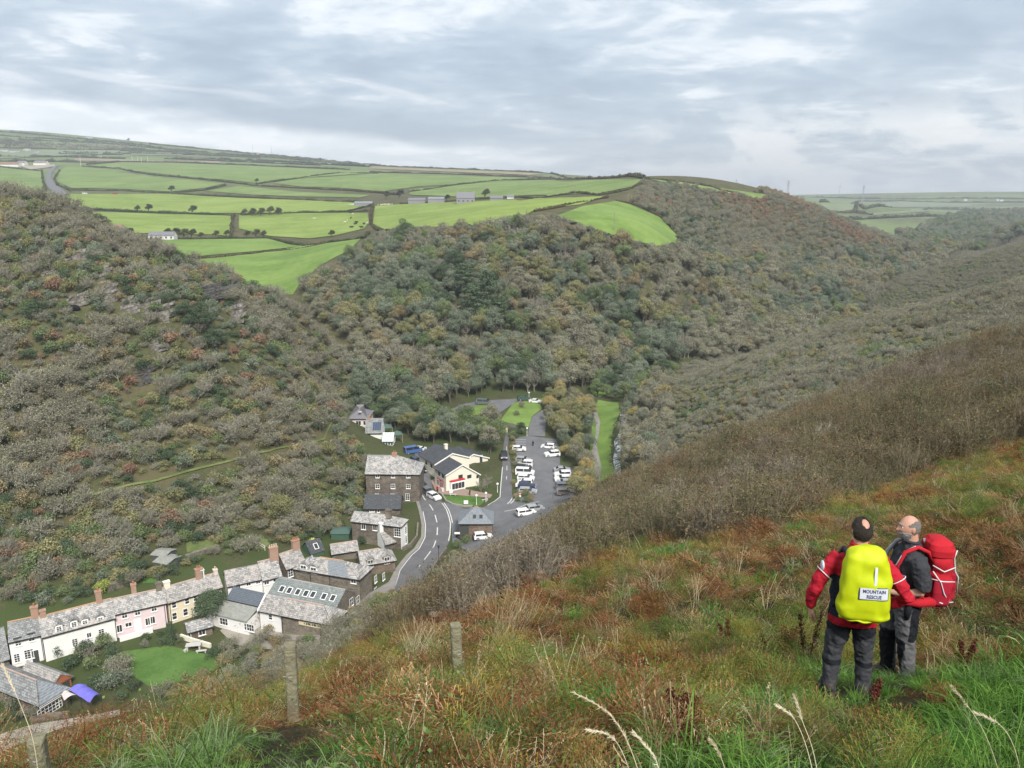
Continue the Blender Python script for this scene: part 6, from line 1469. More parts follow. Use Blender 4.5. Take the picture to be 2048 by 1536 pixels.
vz('lawn_border', [(240,1285),(320,1262),(332,1270),(372,1278),(368,1296),(335,1290),(262,1300)], 1.9, [('shrub_dark', 2), ('shrub_mauve', 2), ('shrub_green', 2)], .4, .6, 'clipped bushes along the top of the lawn', ' along the top of the lawn', 'border_shrub', 'shrub', 60, 40)
vz('forecourt_shrubs', [(428,1300),(470,1280),(560,1285),(640,1280),(640,1320),(520,1330),(450,1340),(430,1318)], 2.4, [('shrub_green', 2), ('shrub_half', 3), ('shrub_dark', 1), ('shrub_russet', 3), ('shrub_mauve', 2)], .5, .9, 'shrubs between the lawn and the stone cafe', ' between the lawn and the stone cafe', 'thicket_shrub', 'shrub', 60, 60)
vz('harbour_bushes', [(-40,1425),(0,1412),(60,1418),(72,1432),(66,1448),(0,1462),(-40,1470)], 1.9, [('shrub_dark', 3), ('shrub_green', 2), ('shrub_half', 1)], .55, .95, 'bushes in front of the long slate roofed building', ' in front of the long slate roofed building', 'thicket_shrub', 'shrub', 60, 40)
vz('roadside_scrub', [(884,1112),(905,1100),(985,1104),(1010,1090),(990,1115),(920,1140),(880,1160),(862,1160)], 2.4, [('shrub_green', 2), ('shrub_half', 2), ('shrub_russet', 2)], .35, .6, 'shrubs between the road and the near hillside', ' between the main road and the near hillside', 'roadside_shrub', 'shrub', 60, 40)
vz('brow_toe_scrub', [(645,1292),(655,1262),(735,1205),(792,1185),(830,1172),(800,1235),(760,1270),(640,1345),(500,1380),(360,1400),(300,1400),(420,1345),(520,1332)], 2.0, [('shrub_half', 4), ('shrub_mauve', 2), ('shrub_russet', 2), ('shrub_olive', 2), ('shrub_green', 1)], .45, .85, 'shrubs at the foot of the near hillside', ' at the foot of the near hillside below the brow', 'thicket_shrub', 'shrub', 60, 60, clump=7)
# spiky pale plant behind the stone cottage
L = Leafs(171)
for k in range(90):
    a, e = L.r.uniform(0, 6.28), L.r.uniform(-.3, 1.2); d = np.array([math.cos(a) * math.cos(e), math.sin(a) * math.cos(e), math.sin(e)])
    q = np.array([0, 0, 1.6]); p1 = q + d * .8; p2 = q + d * 1.4 + np.array([0, 0, -.35]); s_ = np.cross(d, [0, 0, 1]); s_ = s_ / (np.linalg.norm(s_) + 1e-6) * .05
    L.add([q - s_, q + s_, p1 + s_, p1 - s_, p2], [(0, 1, 2, 3), (3, 2, 4)], [L.r.uniform(), L.r.uniform()])
L.limb([(0, 0, -.4), (0, 0, 1.6)], [.16, .1], n=6); proto('cordyline', L, [foliage_mat('pale_spiky_leaves', [(.30, .32, .08), (.45, .46, .16)]), BARK])
solo('cabbage_palm', 'cordyline', 626, 1098, 1.0, 'pale yellow spiky leaved palm behind the stone cottage', 60, cat='palm')
# ================================================================ rock outcrops on the left hill
ROCK = mat('slate_rock', (.055, .05, .044), .9, (.24, .225, .195), 1.3, .5, .9, 5); ROCKD = mat('dark_quarry_rock', (.03, .03, .031), .9, (.10, .095, .088), 1.2, .5, .9, 5)
def outcrop(label, u, v, w, h, n, m=ROCK, tilt=.22):
    """a face of bedded slate: stacked uneven beds, each set back a little into the slope"""
    p = at(u, v, 0, 80); r_ = empty('rock_outcrop', p, math.atan2(-p.x, p.y)); tag(r_, label, 'rock'); rr = random.Random(int(u * 3 + v))
    k = 0; z = -h * .55
    while z < h * .5 and k < n * 2:
        t_ = h / n * rr.uniform(.8, 2.0); span = w * (1 - .45 * abs(z / h)) ; x = -span / 2 + rr.uniform(0, .15) * span
        while x < span / 2 * .9:
            L_ = span * rr.uniform(.28, .62); dy = z * 1.15 + rr.uniform(-.35, .35); mb = MB(); q = []
            for zz in (0, t_ * .92):
                ring = []
                for a, b in ((0, -.15), (.5, -.25), (1, -.1), (1, 2.2), (0, 2.2)):
                    xx = x + L_ * a + rr.uniform(-.12, .12); ring.append((xx, dy + b + rr.uniform(-.28, .28) + zz * .25, z + zz + tilt * xx + rr.uniform(-.05, .05)))
                q.append(ring)
            mb.rings(q); mb.build('slab', m, r_); x += L_ * rr.uniform(.85, 1.05); k += 1
        z += t_
for u, v, w_, h_, n_, lab, dk_ in ROCKS: outcrop(lab, u, v, w_, h_, max(5, n_ // 2 + 2), ROCKD if dk_ else ROCK)
hl = at(148, 616, 0, 80); hb = MB(); hb.ball((0, 0, 0), 1.0, 10, 7, 0, (1.9, .9, .8)); ho = hb.build('cave', mat('cave_dark', (.01, .01, .01), 1)); ho.location = hl + Vector((0, -.5, .1)); tag(ho, 'black shape for the shade in the cave mouth under the mossy ledge on the left hill', 'cave')  # solid black ball, the hollow's shade is put into its colour
# ================================================================ poles, pylons, turbines
POLE = mat('weathered_pole', (.20, .17, .14), .9, (.28, .25, .21), 2); STEEL = mat('galvanised_steel', (.30, .32, .34), .5); WHT = mat('white_gloss', (.78, .78, .76), .4)
def pole(label, u, vb, vt, ymin, r=.14, arm=True, name='telegraph_pole', group='telegraph poles in the fields', m=POLE):
    p = at(u, vb, 0, ymin); d = ray(u, vt); H = CAMZ + d[2] / d[1] * p.y - p.z
    e = empty(name, p); tag(e, label, 'pole', group)
    q = MB(); q.tube([(0, 0, -1), (0, 0, H)], [r, r * .7], 6); q.build('shaft', m, e)
    if arm:
        q = MB(); q.box(-.9, .9, -.06, .06, H - .5, H - .36); q.build('cross_arm', m, e)
for u, vb, vt, ym, lab in ((1228,461,424,330,'tall telegraph pole in the round edged green field'), (1218,492,470,320,'short telegraph pole at the edge of the wood below the green field'), (1235,412,402,400,'pole at the top of the round edged green field'), (1256,404,388,420,'left pole of the pair above the round edged green field'), (1262,404,390,420,'right pole of the pair above the round edged green field'),
                           (366,357,338,600,'pole in the highest long left field'), (684,384,358,600,'pole in the upper middle field'), (233,349,331,600,'pole beside the ragged hedge on the left'), (1150,390,372,500,'pole in the field right of the farm')):
    pole(lab, u, vb, vt, ym, .16)
for u, vb, vt, lab in ((506,304,288,'taller left mast on the far skyline'), (543,308,294,'shorter right mast on the far skyline')): pole(lab, u, vb, vt, 900, .7, False, 'radio_mast', 'masts on the far skyline', STEEL)
for u, vb, vt, lab in ((265,324,312,'leftmost white goal post on the far pitch'), (276,324,313,'second white goal post on the far pitch'), (283,325,313,'third white goal post on the far pitch'), (296,325,312,'rightmost white goal post on the far pitch'), (162,332,314,'white post beside the far lane')): pole(lab, u, vb, vt, 700, .3, False, 'goal_post', 'white posts on the far pitch', WHT)
def pylon(label, u, vb, vt, Y):
    d0, d1 = ray(u, vb), ray(u, vt); x = d0[0] / d0[1] * Y; z0 = CAMZ + d0[2] / d0[1] * Y; H = (d1[2] / d1[1] - d0[2] / d0[1]) * Y
    e = empty('pylon', (x, Y, z0)); tag(e, label, 'pylon', 'pylons on the right skyline'); b = H * .11; t_ = H * .02; r = H * .009
    q = MB()
    for sx_, sy_ in ((-1, -1), (1, -1), (1, 1), (-1, 1)): q.tube([(sx_ * b, sy_ * b, -20), (sx_ * b * .4, sy_ * b * .4, H * .5), (sx_ * t_, sy_ * t_, H)], r, 4)
    for k in range(7):
        z1, z2 = H * k / 8, H * (k + 1) / 8; f = lambda z: b + (t_ - b) * min(1, z / H * 1.1)
        q.tube([(-f(z1), -f(z1), z1), (f(z2), -f(z2), z2)], r * .7, 3); q.tube([(f(z1), f(z1), z1), (-f(z2), f(z2), z2)], r * .7, 3)
    q.build('lattice', STEEL, e)
    for z, w_ in ((.66, .15), (.78, .19), (.90, .14)):
        q = MB(); q.tube([(-H * w_, 0, H * z), (0, 0, H * (z + .03)), (H * w_, 0, H * z)], r, 4); q.build('cross_arm', STEEL, e)
pylon('smallest pylon, left one behind the green ridge', 1471, 392, 359, 2600); pylon('tallest pylon, in the middle of the right skyline', 1575, 392, 361, 2400); pylon('pylon standing on the far fields at the right', 1726, 393, 370, 2400)
def turbine(label, u, vb, vt, Y, ph):
    d0, d1 = ray(u, vb), ray(u, vt); x = d0[0] / d0[1] * Y; z0 = CAMZ + d0[2] / d0[1] * Y; H = (d1[2] / d1[1] - d0[2] / d0[1]) * Y * .72
    e = empty('wind_turbine', (x, Y, z0)); tag(e, label, 'wind turbine', 'wind turbines on the right skyline')
    q = MB(); q.tube([(0, 0, -20), (0, 0, H)], [H * .022, H * .012], 8); q.build('tower', STEEL, e)
    q = MB(); q.box(-H * .015, H * .015, -H * .05, H * .05, H - H * .015, H + H * .02); n_ = q.build('nacelle', STEEL, e)
    for k in range(3):
        a = ph + k * 2.0944; q = MB(); R_ = H * .42
        q.tube([(0, -H * .055, H), (math.cos(a) * R_ * .3, -H * .055, H + math.sin(a) * R_ * .3), (math.cos(a) * R_, -H * .055, H + math.sin(a) * R_)], [H * .010, H * .016, H * .003], 4); q.build('blade', STEEL, e)
turbine('wind turbine right beside the smallest pylon', 1479, 390, 361, 3000, .3); turbine('wind turbine between the tall pylon and the right pylon', 1678, 392, 365, 3400, 1.4)
# ================================================================ vehicles
def paint(name, c, r=.25, metal=.0):
    m = mat('car_paint_' + name, c, r, spec=.5, metal=metal); return m
TYRE = mat('tyre_rubber', (.02, .02, .02), .85); RIM = mat('alloy_rim', (.45, .45, .46), .35, metal=.6); HEADL = mat('headlight_glass', (.75, .77, .78), .1); TAILL = mat('tail_light_red', (.40, .02, .02), .2); CGLASS = mat('car_glass', (.02, .024, .028), .05, spec=.8); TRIM = mat('black_plastic', (.03, .03, .032), .6)
CAR_P = {'hatch': ([(-2.0, .62), (-2.02, .95), (-1.75, 1.42), (-1.2, 1.50), (.25, 1.47), (.95, 1.02), (1.85, .86), (2.0, .62)], 1.74), 'estate': ([(-2.25, .62), (-2.28, .98), (-2.05, 1.42), (-1.6, 1.5), (.3, 1.48), (1.05, 1.02), (2.05, .86), (2.22, .62)], 1.8),
         'suv': ([(-2.2, .75), (-2.22, 1.1), (-2.05, 1.62), (-1.6, 1.72), (.3, 1.70), (.95, 1.18), (2.0, 1.05), (2.2, .75)], 1.88), 'van': ([(-2.5, .7), (-2.52, 1.2), (-2.45, 1.9), (-2.2, 2.0), (1.0, 1.98), (1.7, 1.2), (2.4, 1.02), (2.5, .7)], 1.95), 'saloon': ([(-2.2, .62), (-2.22, .95), (-1.65, 1.0), (-.95, 1.42), (.2, 1.42), (.95, .98), (2.05, .84), (2.2, .62)], 1.78)}
_car_mesh = {}
def car_meshes(kind):
    if kind in _car_mesh: return _car_mesh[kind]
    prof, W_ = CAR_P[kind]; hw = W_ / 2; zb = .26; x0, x1 = prof[0][0], prof[-1][0]; zt = max(p[1] for p in prof)
    belt = (prof[1][1] + prof[-2][1]) / 2 + .06
    b = MB(); n = len(prof)
    def wy(z): return hw if z <= belt else hw - (z - belt) * .34
    low = [(x1, zb), (x1 - .02, .45)]; 
    full = [(x0 + .04, zb)] + prof + [(x1 - .04, zb)]
    Lp = [(x, -wy(z), z) for x, z in full]; Rp = [(x, wy(z), z) for x, z in full]
    m_ = len(full)
    for i in range(m_ - 1): b.poly([Lp[i], Rp[i], Rp[i + 1], Lp[i + 1]][::-1])
    b.poly([Lp[-1], Rp[-1], Rp[0], Lp[0]][::-1])
    b.poly(Lp[::-1]); b.poly(Rp)
    body = b.mesh('body', [TRIM])
    g = MB(); top = [p for p in prof if p[1] > belt]
    xr, xf = prof[2][0] if kind != 'saloon' else prof[3][0], [p for p in prof if p[1] > belt][-1][0]
    zg0, zg1 = belt + .03, zt - .12
    rear = prof[1][0] + .25 if kind != 'saloon' else prof[2][0] + .12; fr = prof[-3][0] - .12
    for s_ in (-1, 1):
        e = .012
        xs = [(rear + .1, zg0), (fr, zg0), (xf - .05, zg1), (xr + .15, zg1)]
        for a, c in ((0, .5), (.53, 1)):
            q = [(xs[0][0] + (xs[1][0] - xs[0][0]) * a, zg0), (xs[0][0] + (xs[1][0] - xs[0][0]) * c, zg0), (xs[3][0] + (xs[2][0] - xs[3][0]) * c, zg1), (xs[3][0] + (xs[2][0] - xs[3][0]) * a, zg1)]
            q = [(x, s_ * (wy(z) + e), z) for x, z in q]; g.poly(q if s_ < 0 else q[::-1])
    def cross(p, q, e, a=.1, c=.92):
        dx, dz = q[0] - p[0], q[1] - p[1]; l = math.hypot(dx, dz); nx, nz = -dz / l * e, dx / l * e
        P0, P1 = (p[0] + dx * a + nx, p[1] + dz * a + nz), (p[0] + dx * c + nx, p[1] + dz * c + nz)
        return [(P0[0], -(wy(P0[1]) - .08), P0[1]), (P0[0], wy(P0[1]) - .08, P0[1]), (P1[0], wy(P1[1]) - .1, P1[1]), (P1[0], -(wy(P1[1]) - .1), P1[1])]
    i = max(k for k in range(n) if prof[k][1] > zt - .1)
    g.poly(cross(prof[i + 1], prof[i], -.015)); j = 1 if kind != 'saloon' else 2
    g.poly(cross(prof[j], prof[j + 1], .015)[::-1])
    glass = g.mesh('windows', [CGLASS])
    r_ = .33 if kind != 'suv' else .37
    t_ = MB(); t_.rings([[(r_ * .55 * math.cos(a), y, r_ * .55 * math.sin(a)) for a in np.linspace(0, 2 * math.pi, 17)[:-1]] if abs(y) > .1 else [(r_ * math.cos(a), y, r_ * math.sin(a)) for a in np.linspace(0, 2 * math.pi, 17)[:-1]] for y in (-.101, -.09, .09, .101)]); tyre = t_.mesh('wheel', [TYRE])
    t_ = MB(); t_.rings([[(r_ * .62 * math.cos(a), y, r_ * .62 * math.sin(a)) for a in np.linspace(0, 2 * math.pi, 13)[:-1]] for y in (-.112, .112)]); rim = t_.mesh('rim', [RIM])
    h_ = MB(); h_.box(-.06, .06, -.2, .2, -.08, .08); light = h_.mesh('headlight', [HEADL])
    _car_mesh[kind] = (body, glass, tyre, rim, light, prof, W_, r_); return _car_mesh[kind]
def car(kind, col, u, v, heading, label, group=None, ymin=100, name=None, cat=None):
    body, glass, tyre, rim, light, prof, W_, r_ = car_meshes(kind)
    p = at(u, v, 0, ymin); e = empty(name or ('parked_van' if kind == 'van' else 'parked_car'), p + Vector((0, 0, .09)), R(heading)); tag(e, label, cat or ('van' if kind == 'van' else 'car'), group)
    def add(nm, me, loc, par, mt=None):
        o = link(bpy.data.objects.new(nm, me), par); o.location = loc
        if mt: o.material_slots[0].link = 'OBJECT'; o.material_slots[0].material = mt
        return o
    add('body', body, (0, 0, 0), e, col); add('windows', glass, (0, 0, 0), e)
    x0, x1 = prof[0][0], prof[-1][0]
    for x in (x0 + .78, x1 - .82):
        for s_ in (-1, 1): w_ = add('wheel', tyre, (x, s_ * (W_ / 2 - .09), r_), e); add('rim', rim, (0, 0, 0), w_)
    for s_ in (-1, 1):
        add('headlight', light, (x1 - .03, s_ * (W_ / 2 - .26), prof[-1][1] + .03), e); o = add('tail_light', light, (x0 + .02, s_ * (W_ / 2 - .22), prof[1][1] - .1), e, TAILL)
    return e
WHITE_C, SILV, BLK, BLUE_C, GREY_C, DBLUE, BRN, GRN = paint('white', (.72, .72, .72)), paint('silver', (.42, .43, .44), .3, .4), paint('black', (.02, .02, .022)), paint('blue', (.06, .12, .30)), paint('grey', (.16, .17, .18), .3, .3), paint('navy', (.03, .04, .09)), paint('taupe', (.22, .18, .17), .3, .3), paint('green', (.05, .09, .07))
G1, G2 = 'cars parked in the left row of the car park', 'cars parked in the right row of the car park'
for kind, c, u, v, hd, lab in (('hatch', SILV, 1046, 924, 0, 'silver hatchback farthest up the left car park row'), ('suv', WHITE_C, 1050, 932.5, 180, 'white suv second from the far end of the left row'), ('estate', BLK, 1048, 940.5, 0, 'black estate car between white cars in the left row'), ('van', WHITE_C, 1050, 950, 0, 'white van in the middle of the left car park row'),
                              ('estate', WHITE_C, 1052, 960.5, 0, 'white estate car just nearer than the white van'), ('hatch', WHITE_C, 1050, 969.5, 180, 'white hatchback fourth from the near end of the left row'), ('suv', DBLUE, 1054, 978, 0, 'navy suv near the close end of the left row'), ('estate', SILV, 1056, 987, 0, 'silver estate car nearest the entrance in the left row')):
    car(kind, c, u, v, hd - 8, lab, G1)
for kind, c, u, v, hd, lab in (('saloon', SILV, 1124, 944, 0, 'silver saloon farthest up the right car park row'), ('suv', WHITE_C, 1125, 954, 180, 'white suv second from the far end of the right row'), ('estate', WHITE_C, 1126, 962, 180, 'white estate car third in the right car park row'), ('hatch', SILV, 1128, 970, 180, 'silver hatchback fourth in the right car park row'), ('suv', GREY_C, 1129, 978, 0, 'grey suv second nearest in the right car park row'), ('estate', BRN, 1131, 989, 0, 'taupe estate car nearest the hillside in the right row')):
    car(kind, c, u, v, hd + 4, lab, G2)
car('suv', WHITE_C, 1104, 913, 195, 'white suv parked alone beside the trees on the right'); car('hatch', WHITE_C, 1096, 897, 165, 'pale hatchback alone in the upper right parking bays'); car('hatch', WHITE_C, 1038, 902, 0, 'white car half hidden by shrubs at the top left bays')
G3 = 'cars waiting along the main road'
car('suv', BLK, 845, 979, -62, 'black car first in the line on the main road', G3, name='car'); car('estate', GREY_C, 856, 988, -56, 'dark grey car between the black and white cars on the road', G3, name='car'); car('hatch', WHITE_C, 868, 998, -50, 'white car at the near end of the line on the road', G3, name='car')
car('suv', DBLUE, 833, 928, -60, 'dark blue car up the side road behind the stone mill'); car('hatch', BLK, 843, 943, -66, 'black car just below the dark blue car on the side road'); car('van', BLUE_C, 826, 906, 30, 'blue van in the trees above the side road'); car('hatch', WHITE_C, 840, 903, 60, 'small white car right of the blue van')
car('suv', BLK, 1008, 917, -88, 'black car driving down the lane towards the junction', name='car')
car('van', GREY_C, 968, 809, -12, 'dark grey camper van on the upper car park', name='camper_van'); car('suv', GRN, 1048, 801, 10, 'dark green car on the far edge of the upper car park'); car('saloon', WHITE_C, 1071, 806, -15, 'pale car beside the upper grass strip')
car('hatch', WHITE_C, 966, 1078, 12, 'white car beside the visitor centre wall'); car('estate', WHITE_C, 1052, 1030, 20, 'white car half hidden behind the brow, nearer one'); car('hatch', SILV, 1070, 1022, 20, 'silver car half hidden behind the brow, farther one')
# ================================================================ lamps, signs, benches
GLOBE = mat('white_globe', (.75, .76, .77), .3)
def lamp(label, u, vb, vt):
    p = at(u, vb, 0, 100); d = ray(u, vt); H = max(2.5, min(5, CAMZ + d[2] / d[1] * p.y - p.z))
    e = empty('street_lamp', p); tag(e, label, 'street lamp', 'globe lamps round the car park')
    q = MB(); q.tube([(0, 0, -.3), (0, 0, .6), (0, 0, .62), (0, 0, H - .5)], [.09, .09, .06, .05], 8); q.build('post', WHT, e)
    q = MB(); q.ball((0, 0, H - .25), .30, 12, 8); q.build('globe', GLOBE, e, True)
    q = MB(); q.tube([(0, 0, H - .56), (0, 0, H - .46)], [.12, .16], 8); q.build('collar', TRIM, e)
for u, vb, vt, lab in ((953, 1011, 989, 'globe lamp at the middle of the small green'), (972, 1004, 989, 'globe lamp at the right end of the small green'), (995, 985, 966, 'globe lamp beside the lane near the bare trees'), (1054, 873, 855, 'globe lamp at the head of the car park'), (1058, 800, 784, 'globe lamp far up at the edge of the upper car park')): lamp(lab, u, vb, vt)
def post_lamp(label, u, vb, vt):
    p = at(u, vb, 0, 100); d = ray(u, vt); H = CAMZ + d[2] / d[1] * p.y - p.z; e = empty('lamp_post', p); tag(e, label, 'lamp post')
    q = MB(); q.tube([(0, 0, -.3), (0, 0, 1.0), (0, 0, 1.05), (0, 0, H)], [.12, .12, .07, .05], 8); q.build('post', TRIM, e)
    q = MB(); q.rings([[(.22 * k * math.cos(a), .22 * k * math.sin(a), H + z) for a in np.linspace(0, 2 * math.pi, 7)[:-1]] for z, k in ((0, .5), (.4, 1), (.42, 1.15), (.6, .2))]); q.build('lantern', GLASS, e)
post_lamp('black lamp post on the right side of the main road', 878, 1130, 1096)
def board(label, u, vb, w_, h_, z0, m, name='sign_board', rz=0.0, legs=2, cat='sign', band=None):
    p = at(u, vb, 0, 60); e = empty(name, p, rz); tag(e, label, cat)
    q = MB(); q.box(-w_/2, w_/2, -.03, .03, z0, z0 + h_); b_ = q.build('panel', m, e)
    for x in ([-w_ * .38, w_ * .38] if legs == 2 else [0]):
        q = MB(); q.tube([(x, .05, -.3), (x, .05, z0 + h_ * .9)], .04, 6); q.build('leg', TRIM, e)
    if band:
        q = MB(); q.box(-w_/2 + .03, w_/2 - .03, -.035, -.031, z0 + h_ * .55, z0 + h_ * .9); q.build('panel_band', band, b_)
board('white board standing at the front of the small green', 932, 1012, 1.0, .9, .5, WHT, rz=.1); board('tall cream sign at the top of the lane', 1013, 868, .7, 1.5, .5, mat('cream_board', (.62, .56, .40), .6), legs=1)
board('white sign at the left edge of the car park row', 1033, 980, .5, .9, .9, WHT, legs=1); board('red and white sign on the car park entrance island', 1040, 1001, .45, .9, .9, WHT, legs=1, band=red)
board('white information board near the cream shop window', 902, 988, .8, 1.0, .2, WHT, rz=.3); board('white pavement board beside the red shop front', 886, 984, .6, 1.0, .1, WHT, rz=-.5)
# flagpole with a blue and white banner is not shown; the picnic set on the lawn
CONC = mat('pale_concrete', (.50, .49, .46), .9, (.42, .41, .38), 3)
def picnic(label, u, v, rz, s_=1.0):
    p = at(u, v, 0, 60); e = empty('picnic_table', p, rz); e.scale = (s_,) * 3; tag(e, label, 'table')
    q = MB(); q.box(-.9, .9, -.4, .4, .72, .80); q.build('table_top', CONC, e)
    for x in (-.7, .7): q = MB(); q.box(x - .08, x + .08, -.3, .3, -.2, .718); q.build('leg', CONC, e)
def bench(label, u, v, rz, back=False):
    p = at(u, v, 0, 60); e = empty('garden_bench', p, rz); tag(e, label, 'bench', 'pale benches on the lawn')
    q = MB(); q.box(-.8, .8, -.2, .2, .40, .48); q.build('seat', CONC, e)
    for x in (-.6, .6): q = MB(); q.box(x - .07, x + .07, -.16, .16, -.2, .398); q.build('leg', CONC, e)
    if back: q = MB(); q.box(-.8, .8, .17, .22, .49, .95); q.build('backrest', CONC, e)
picnic('pale concrete table on the lawn beside the outbuilding', 388, 1300, .2, 1.3); bench('pale bench left of the concrete table', 374, 1301, 1.5); bench('pale bench right of the concrete table, nearest the lawn edge', 403, 1306, .2); bench('pale bench behind the concrete table', 396, 1293, .2, True)
bench('pale wooden bench in front of the cream shop', 906, 992, .1); bench('pale bench at the right of the small green', 970, 1002, .5)
# low walls
def low_wall(label, pts, h_, w_, m, name='garden_wall', ymin=60):
    P = [at(u, v, 0, ymin) for u, v in pts]; o = P[0]; mb = MB()
    for a, b in zip(P, P[1:]):
        n = max(1, int((b - a).length / 2))
        for k in range(n):
            p, q = a + (b - a) * k / n, a + (b - a) * (k + 1) / n; d = (q - p); d.z = 0; d.normalize(); s_ = Vector((-d.y, d.x, 0)) * w_ / 2
            c = [p - s_, q - s_, q + s_, p + s_]; z = [hz(i.x, i.y) for i in c]
            mb.hexa([(i.x - o.x, i.y - o.y, zz - .5 - o.z) for i, zz in zip(c, z)], [(i.x - o.x, i.y - o.y, zz + h_ - o.z) for i, zz in zip(c, z)])
    ob = mb.build(name, m); ob.location = o; return tag(ob, label, 'wall')
low_wall('white garden wall below the pink cottage', [(240,1283),(262,1277),(306,1264)], .8, .3, WL['white']); low_wall('cream topped wall beside the small outbuilding', [(362,1277),(385,1285),(422,1296)], .8, .3, WL['cream'])
low_wall('stone wall in front of the stone cafe', [(520,1277),(560,1286),(610,1296),(640,1300)], 1.0, .4, WL['stone_brown']); low_wall('rough stone wall on the terrace behind the row', [(215,1182),(245,1172),(280,1158)], 1.2, .5, WL['stone_pale']); low_wall('stone wall between the road and the white ended house', [(806,1102),(822,1094),(834,1078),(836,1052)], .9, .35, WL['stone_pale'])
low_wall('low wall beside the track at the bottom left', [(62,1446),(100,1438),(140,1434)], .9, .4, WL['stone_brown']); low_wall('stone wall on the right of the main road', [(893,1102),(880,1118),(866,1140)], .8, .35, WL['stone_pale']); low_wall('terrace retaining wall of the vegetable garden', [(372,1118),(400,1108),(438,1098)], .8, .4, WL['stone_pale'])
hr = [at(u, v, 0, 60) for u, v in ((500,1082),(515,1092),(530,1101))]; e = empty('handrail', hr[0]); tag(e, 'white handrail beside the garden steps behind the row', 'handrail')
for zz in (.5, .95): q = MB(); q.tube([(p - hr[0]) + Vector((0, 0, zz)) for p in hr], .045, 5); q.build('rail', WHT, e)
for p in hr: q = MB(); d = p - hr[0]; q.tube([d + Vector((0, 0, -.2)), d + Vector((0, 0, 1.0))], .05, 5); q.build('post', WHT, e)
# ================================================================ cattle and bales
COWW, COWB = mat('pale_cattle_hide', (.62, .58, .50), .9, (.5, .45, .38), 2), mat('black_cattle_hide', (.02, .02, .02), .9)
def cow_mesh(m):
    mb = MB(); rr = []
    for x, z, ry, rz in ((-1.05, 1.1, .12, .16), (-.95, 1.05, .30, .34), (-.4, .98, .36, .40), (.3, .98, .34, .40), (.75, 1.08, .26, .34), (1.0, 1.2, .16, .22), (1.3, 1.12, .13, .16), (1.55, .98, .08, .09)):
        rr.append([(x, ry * math.cos(a), z + rz * math.sin(a)) for a in np.linspace(0, 2 * math.pi, 9)[:-1]])
    mb.rings(rr)
    for x in (-.8, .6):
        for y in (-.2, .2): mb.tube([(x, y, .8), (x + .04, y, .4), (x, y, 0)], [.12, .07, .06], 6)
    mb.tube([(-1.05, 0, 1.2), (-1.15, 0, .6)], [.04, .03], 4)
    for y in (-1, 1): mb.tube([(1.25, y * .1, 1.25), (1.2, y * .28, 1.28)], [.04, .02], 4)
    return mb.mesh('cow', [m], True)
CWm, CBm = cow_mesh(COWW), cow_mesh(COWB)
cows = [(690,447,0),(694,444,0),(629,440,0),(735,449,0),(706,431,0),(699,412,0),(704,412,0),(709,411.5,0),(714,412,0),(756,412,0),(763,412,0),(770,411.5,0),(777,411.5,0),(784,411,0),(701,427,1),(702,438,1),(713,447,1),(711,450,1),(703,457,1),(723,457,1),(728,450,1)]
wl = ['upper of two pale cattle side by side in the middle field', 'lower of two pale cattle side by side in the middle field', 'single pale cow far left in the middle field', 'pale cow by the hedge corner', 'pale cow above the black cattle']
for i, (u, v, k) in enumerate(cows):
    p = at(u, v, 0, 380); o = link(bpy.data.objects.new('cow', CBm if k else CWm)); o.location = p; o.rotation_euler = (0, 0, rng.uniform(0, 6.28)); o.scale = (1.25,) * 3
    tag(o, 'black cow scattered near the right hedge of the middle field' if k else (wl[i] if i < 5 else ('pale cow in the line beside the low cattle shed' if i < 9 else 'pale cow in the line along the top of the large field')), 'cow', 'black cattle in the middle field' if k else 'pale cattle in the fields')
BAG = mat('black_bale_wrap', (.012, .012, .014), .25, spec=.6)
bm_ = MB(); bm_.rings([[(y, r_ * math.cos(a), .65 + r_ * math.sin(a)) for a in np.linspace(0, 2 * math.pi, 17)[:-1]] for y, r_ in ((-.62, .45), (-.58, .60), (-.45, .66), (.45, .66), (.58, .60), (.62, .45))]); bale = bm_.mesh('silage_bale', [BAG], True)
for k in range(10):
    p = at(341 + k * 4.7, 522 - k * .35, 0, 300); o = link(bpy.data.objects.new('silage_bale', bale)); o.location = p; o.scale = (1.3,) * 3; o.rotation_euler = (0, 0, .2); tag(o, 'shiny black wrapped bale in the row at the edge of the bright field', 'bale', 'row of black bales')
tr = at(231, 389, 0, 600); car('van', paint('red', (.45, .03, .03)), 231, 390, 0, 'red van on the lane between the far left fields', ymin=600, name='van'); car('van', WHITE_C, 170, 388, 0, 'pale van behind the hedge beside the far lane', ymin=600, name='van')
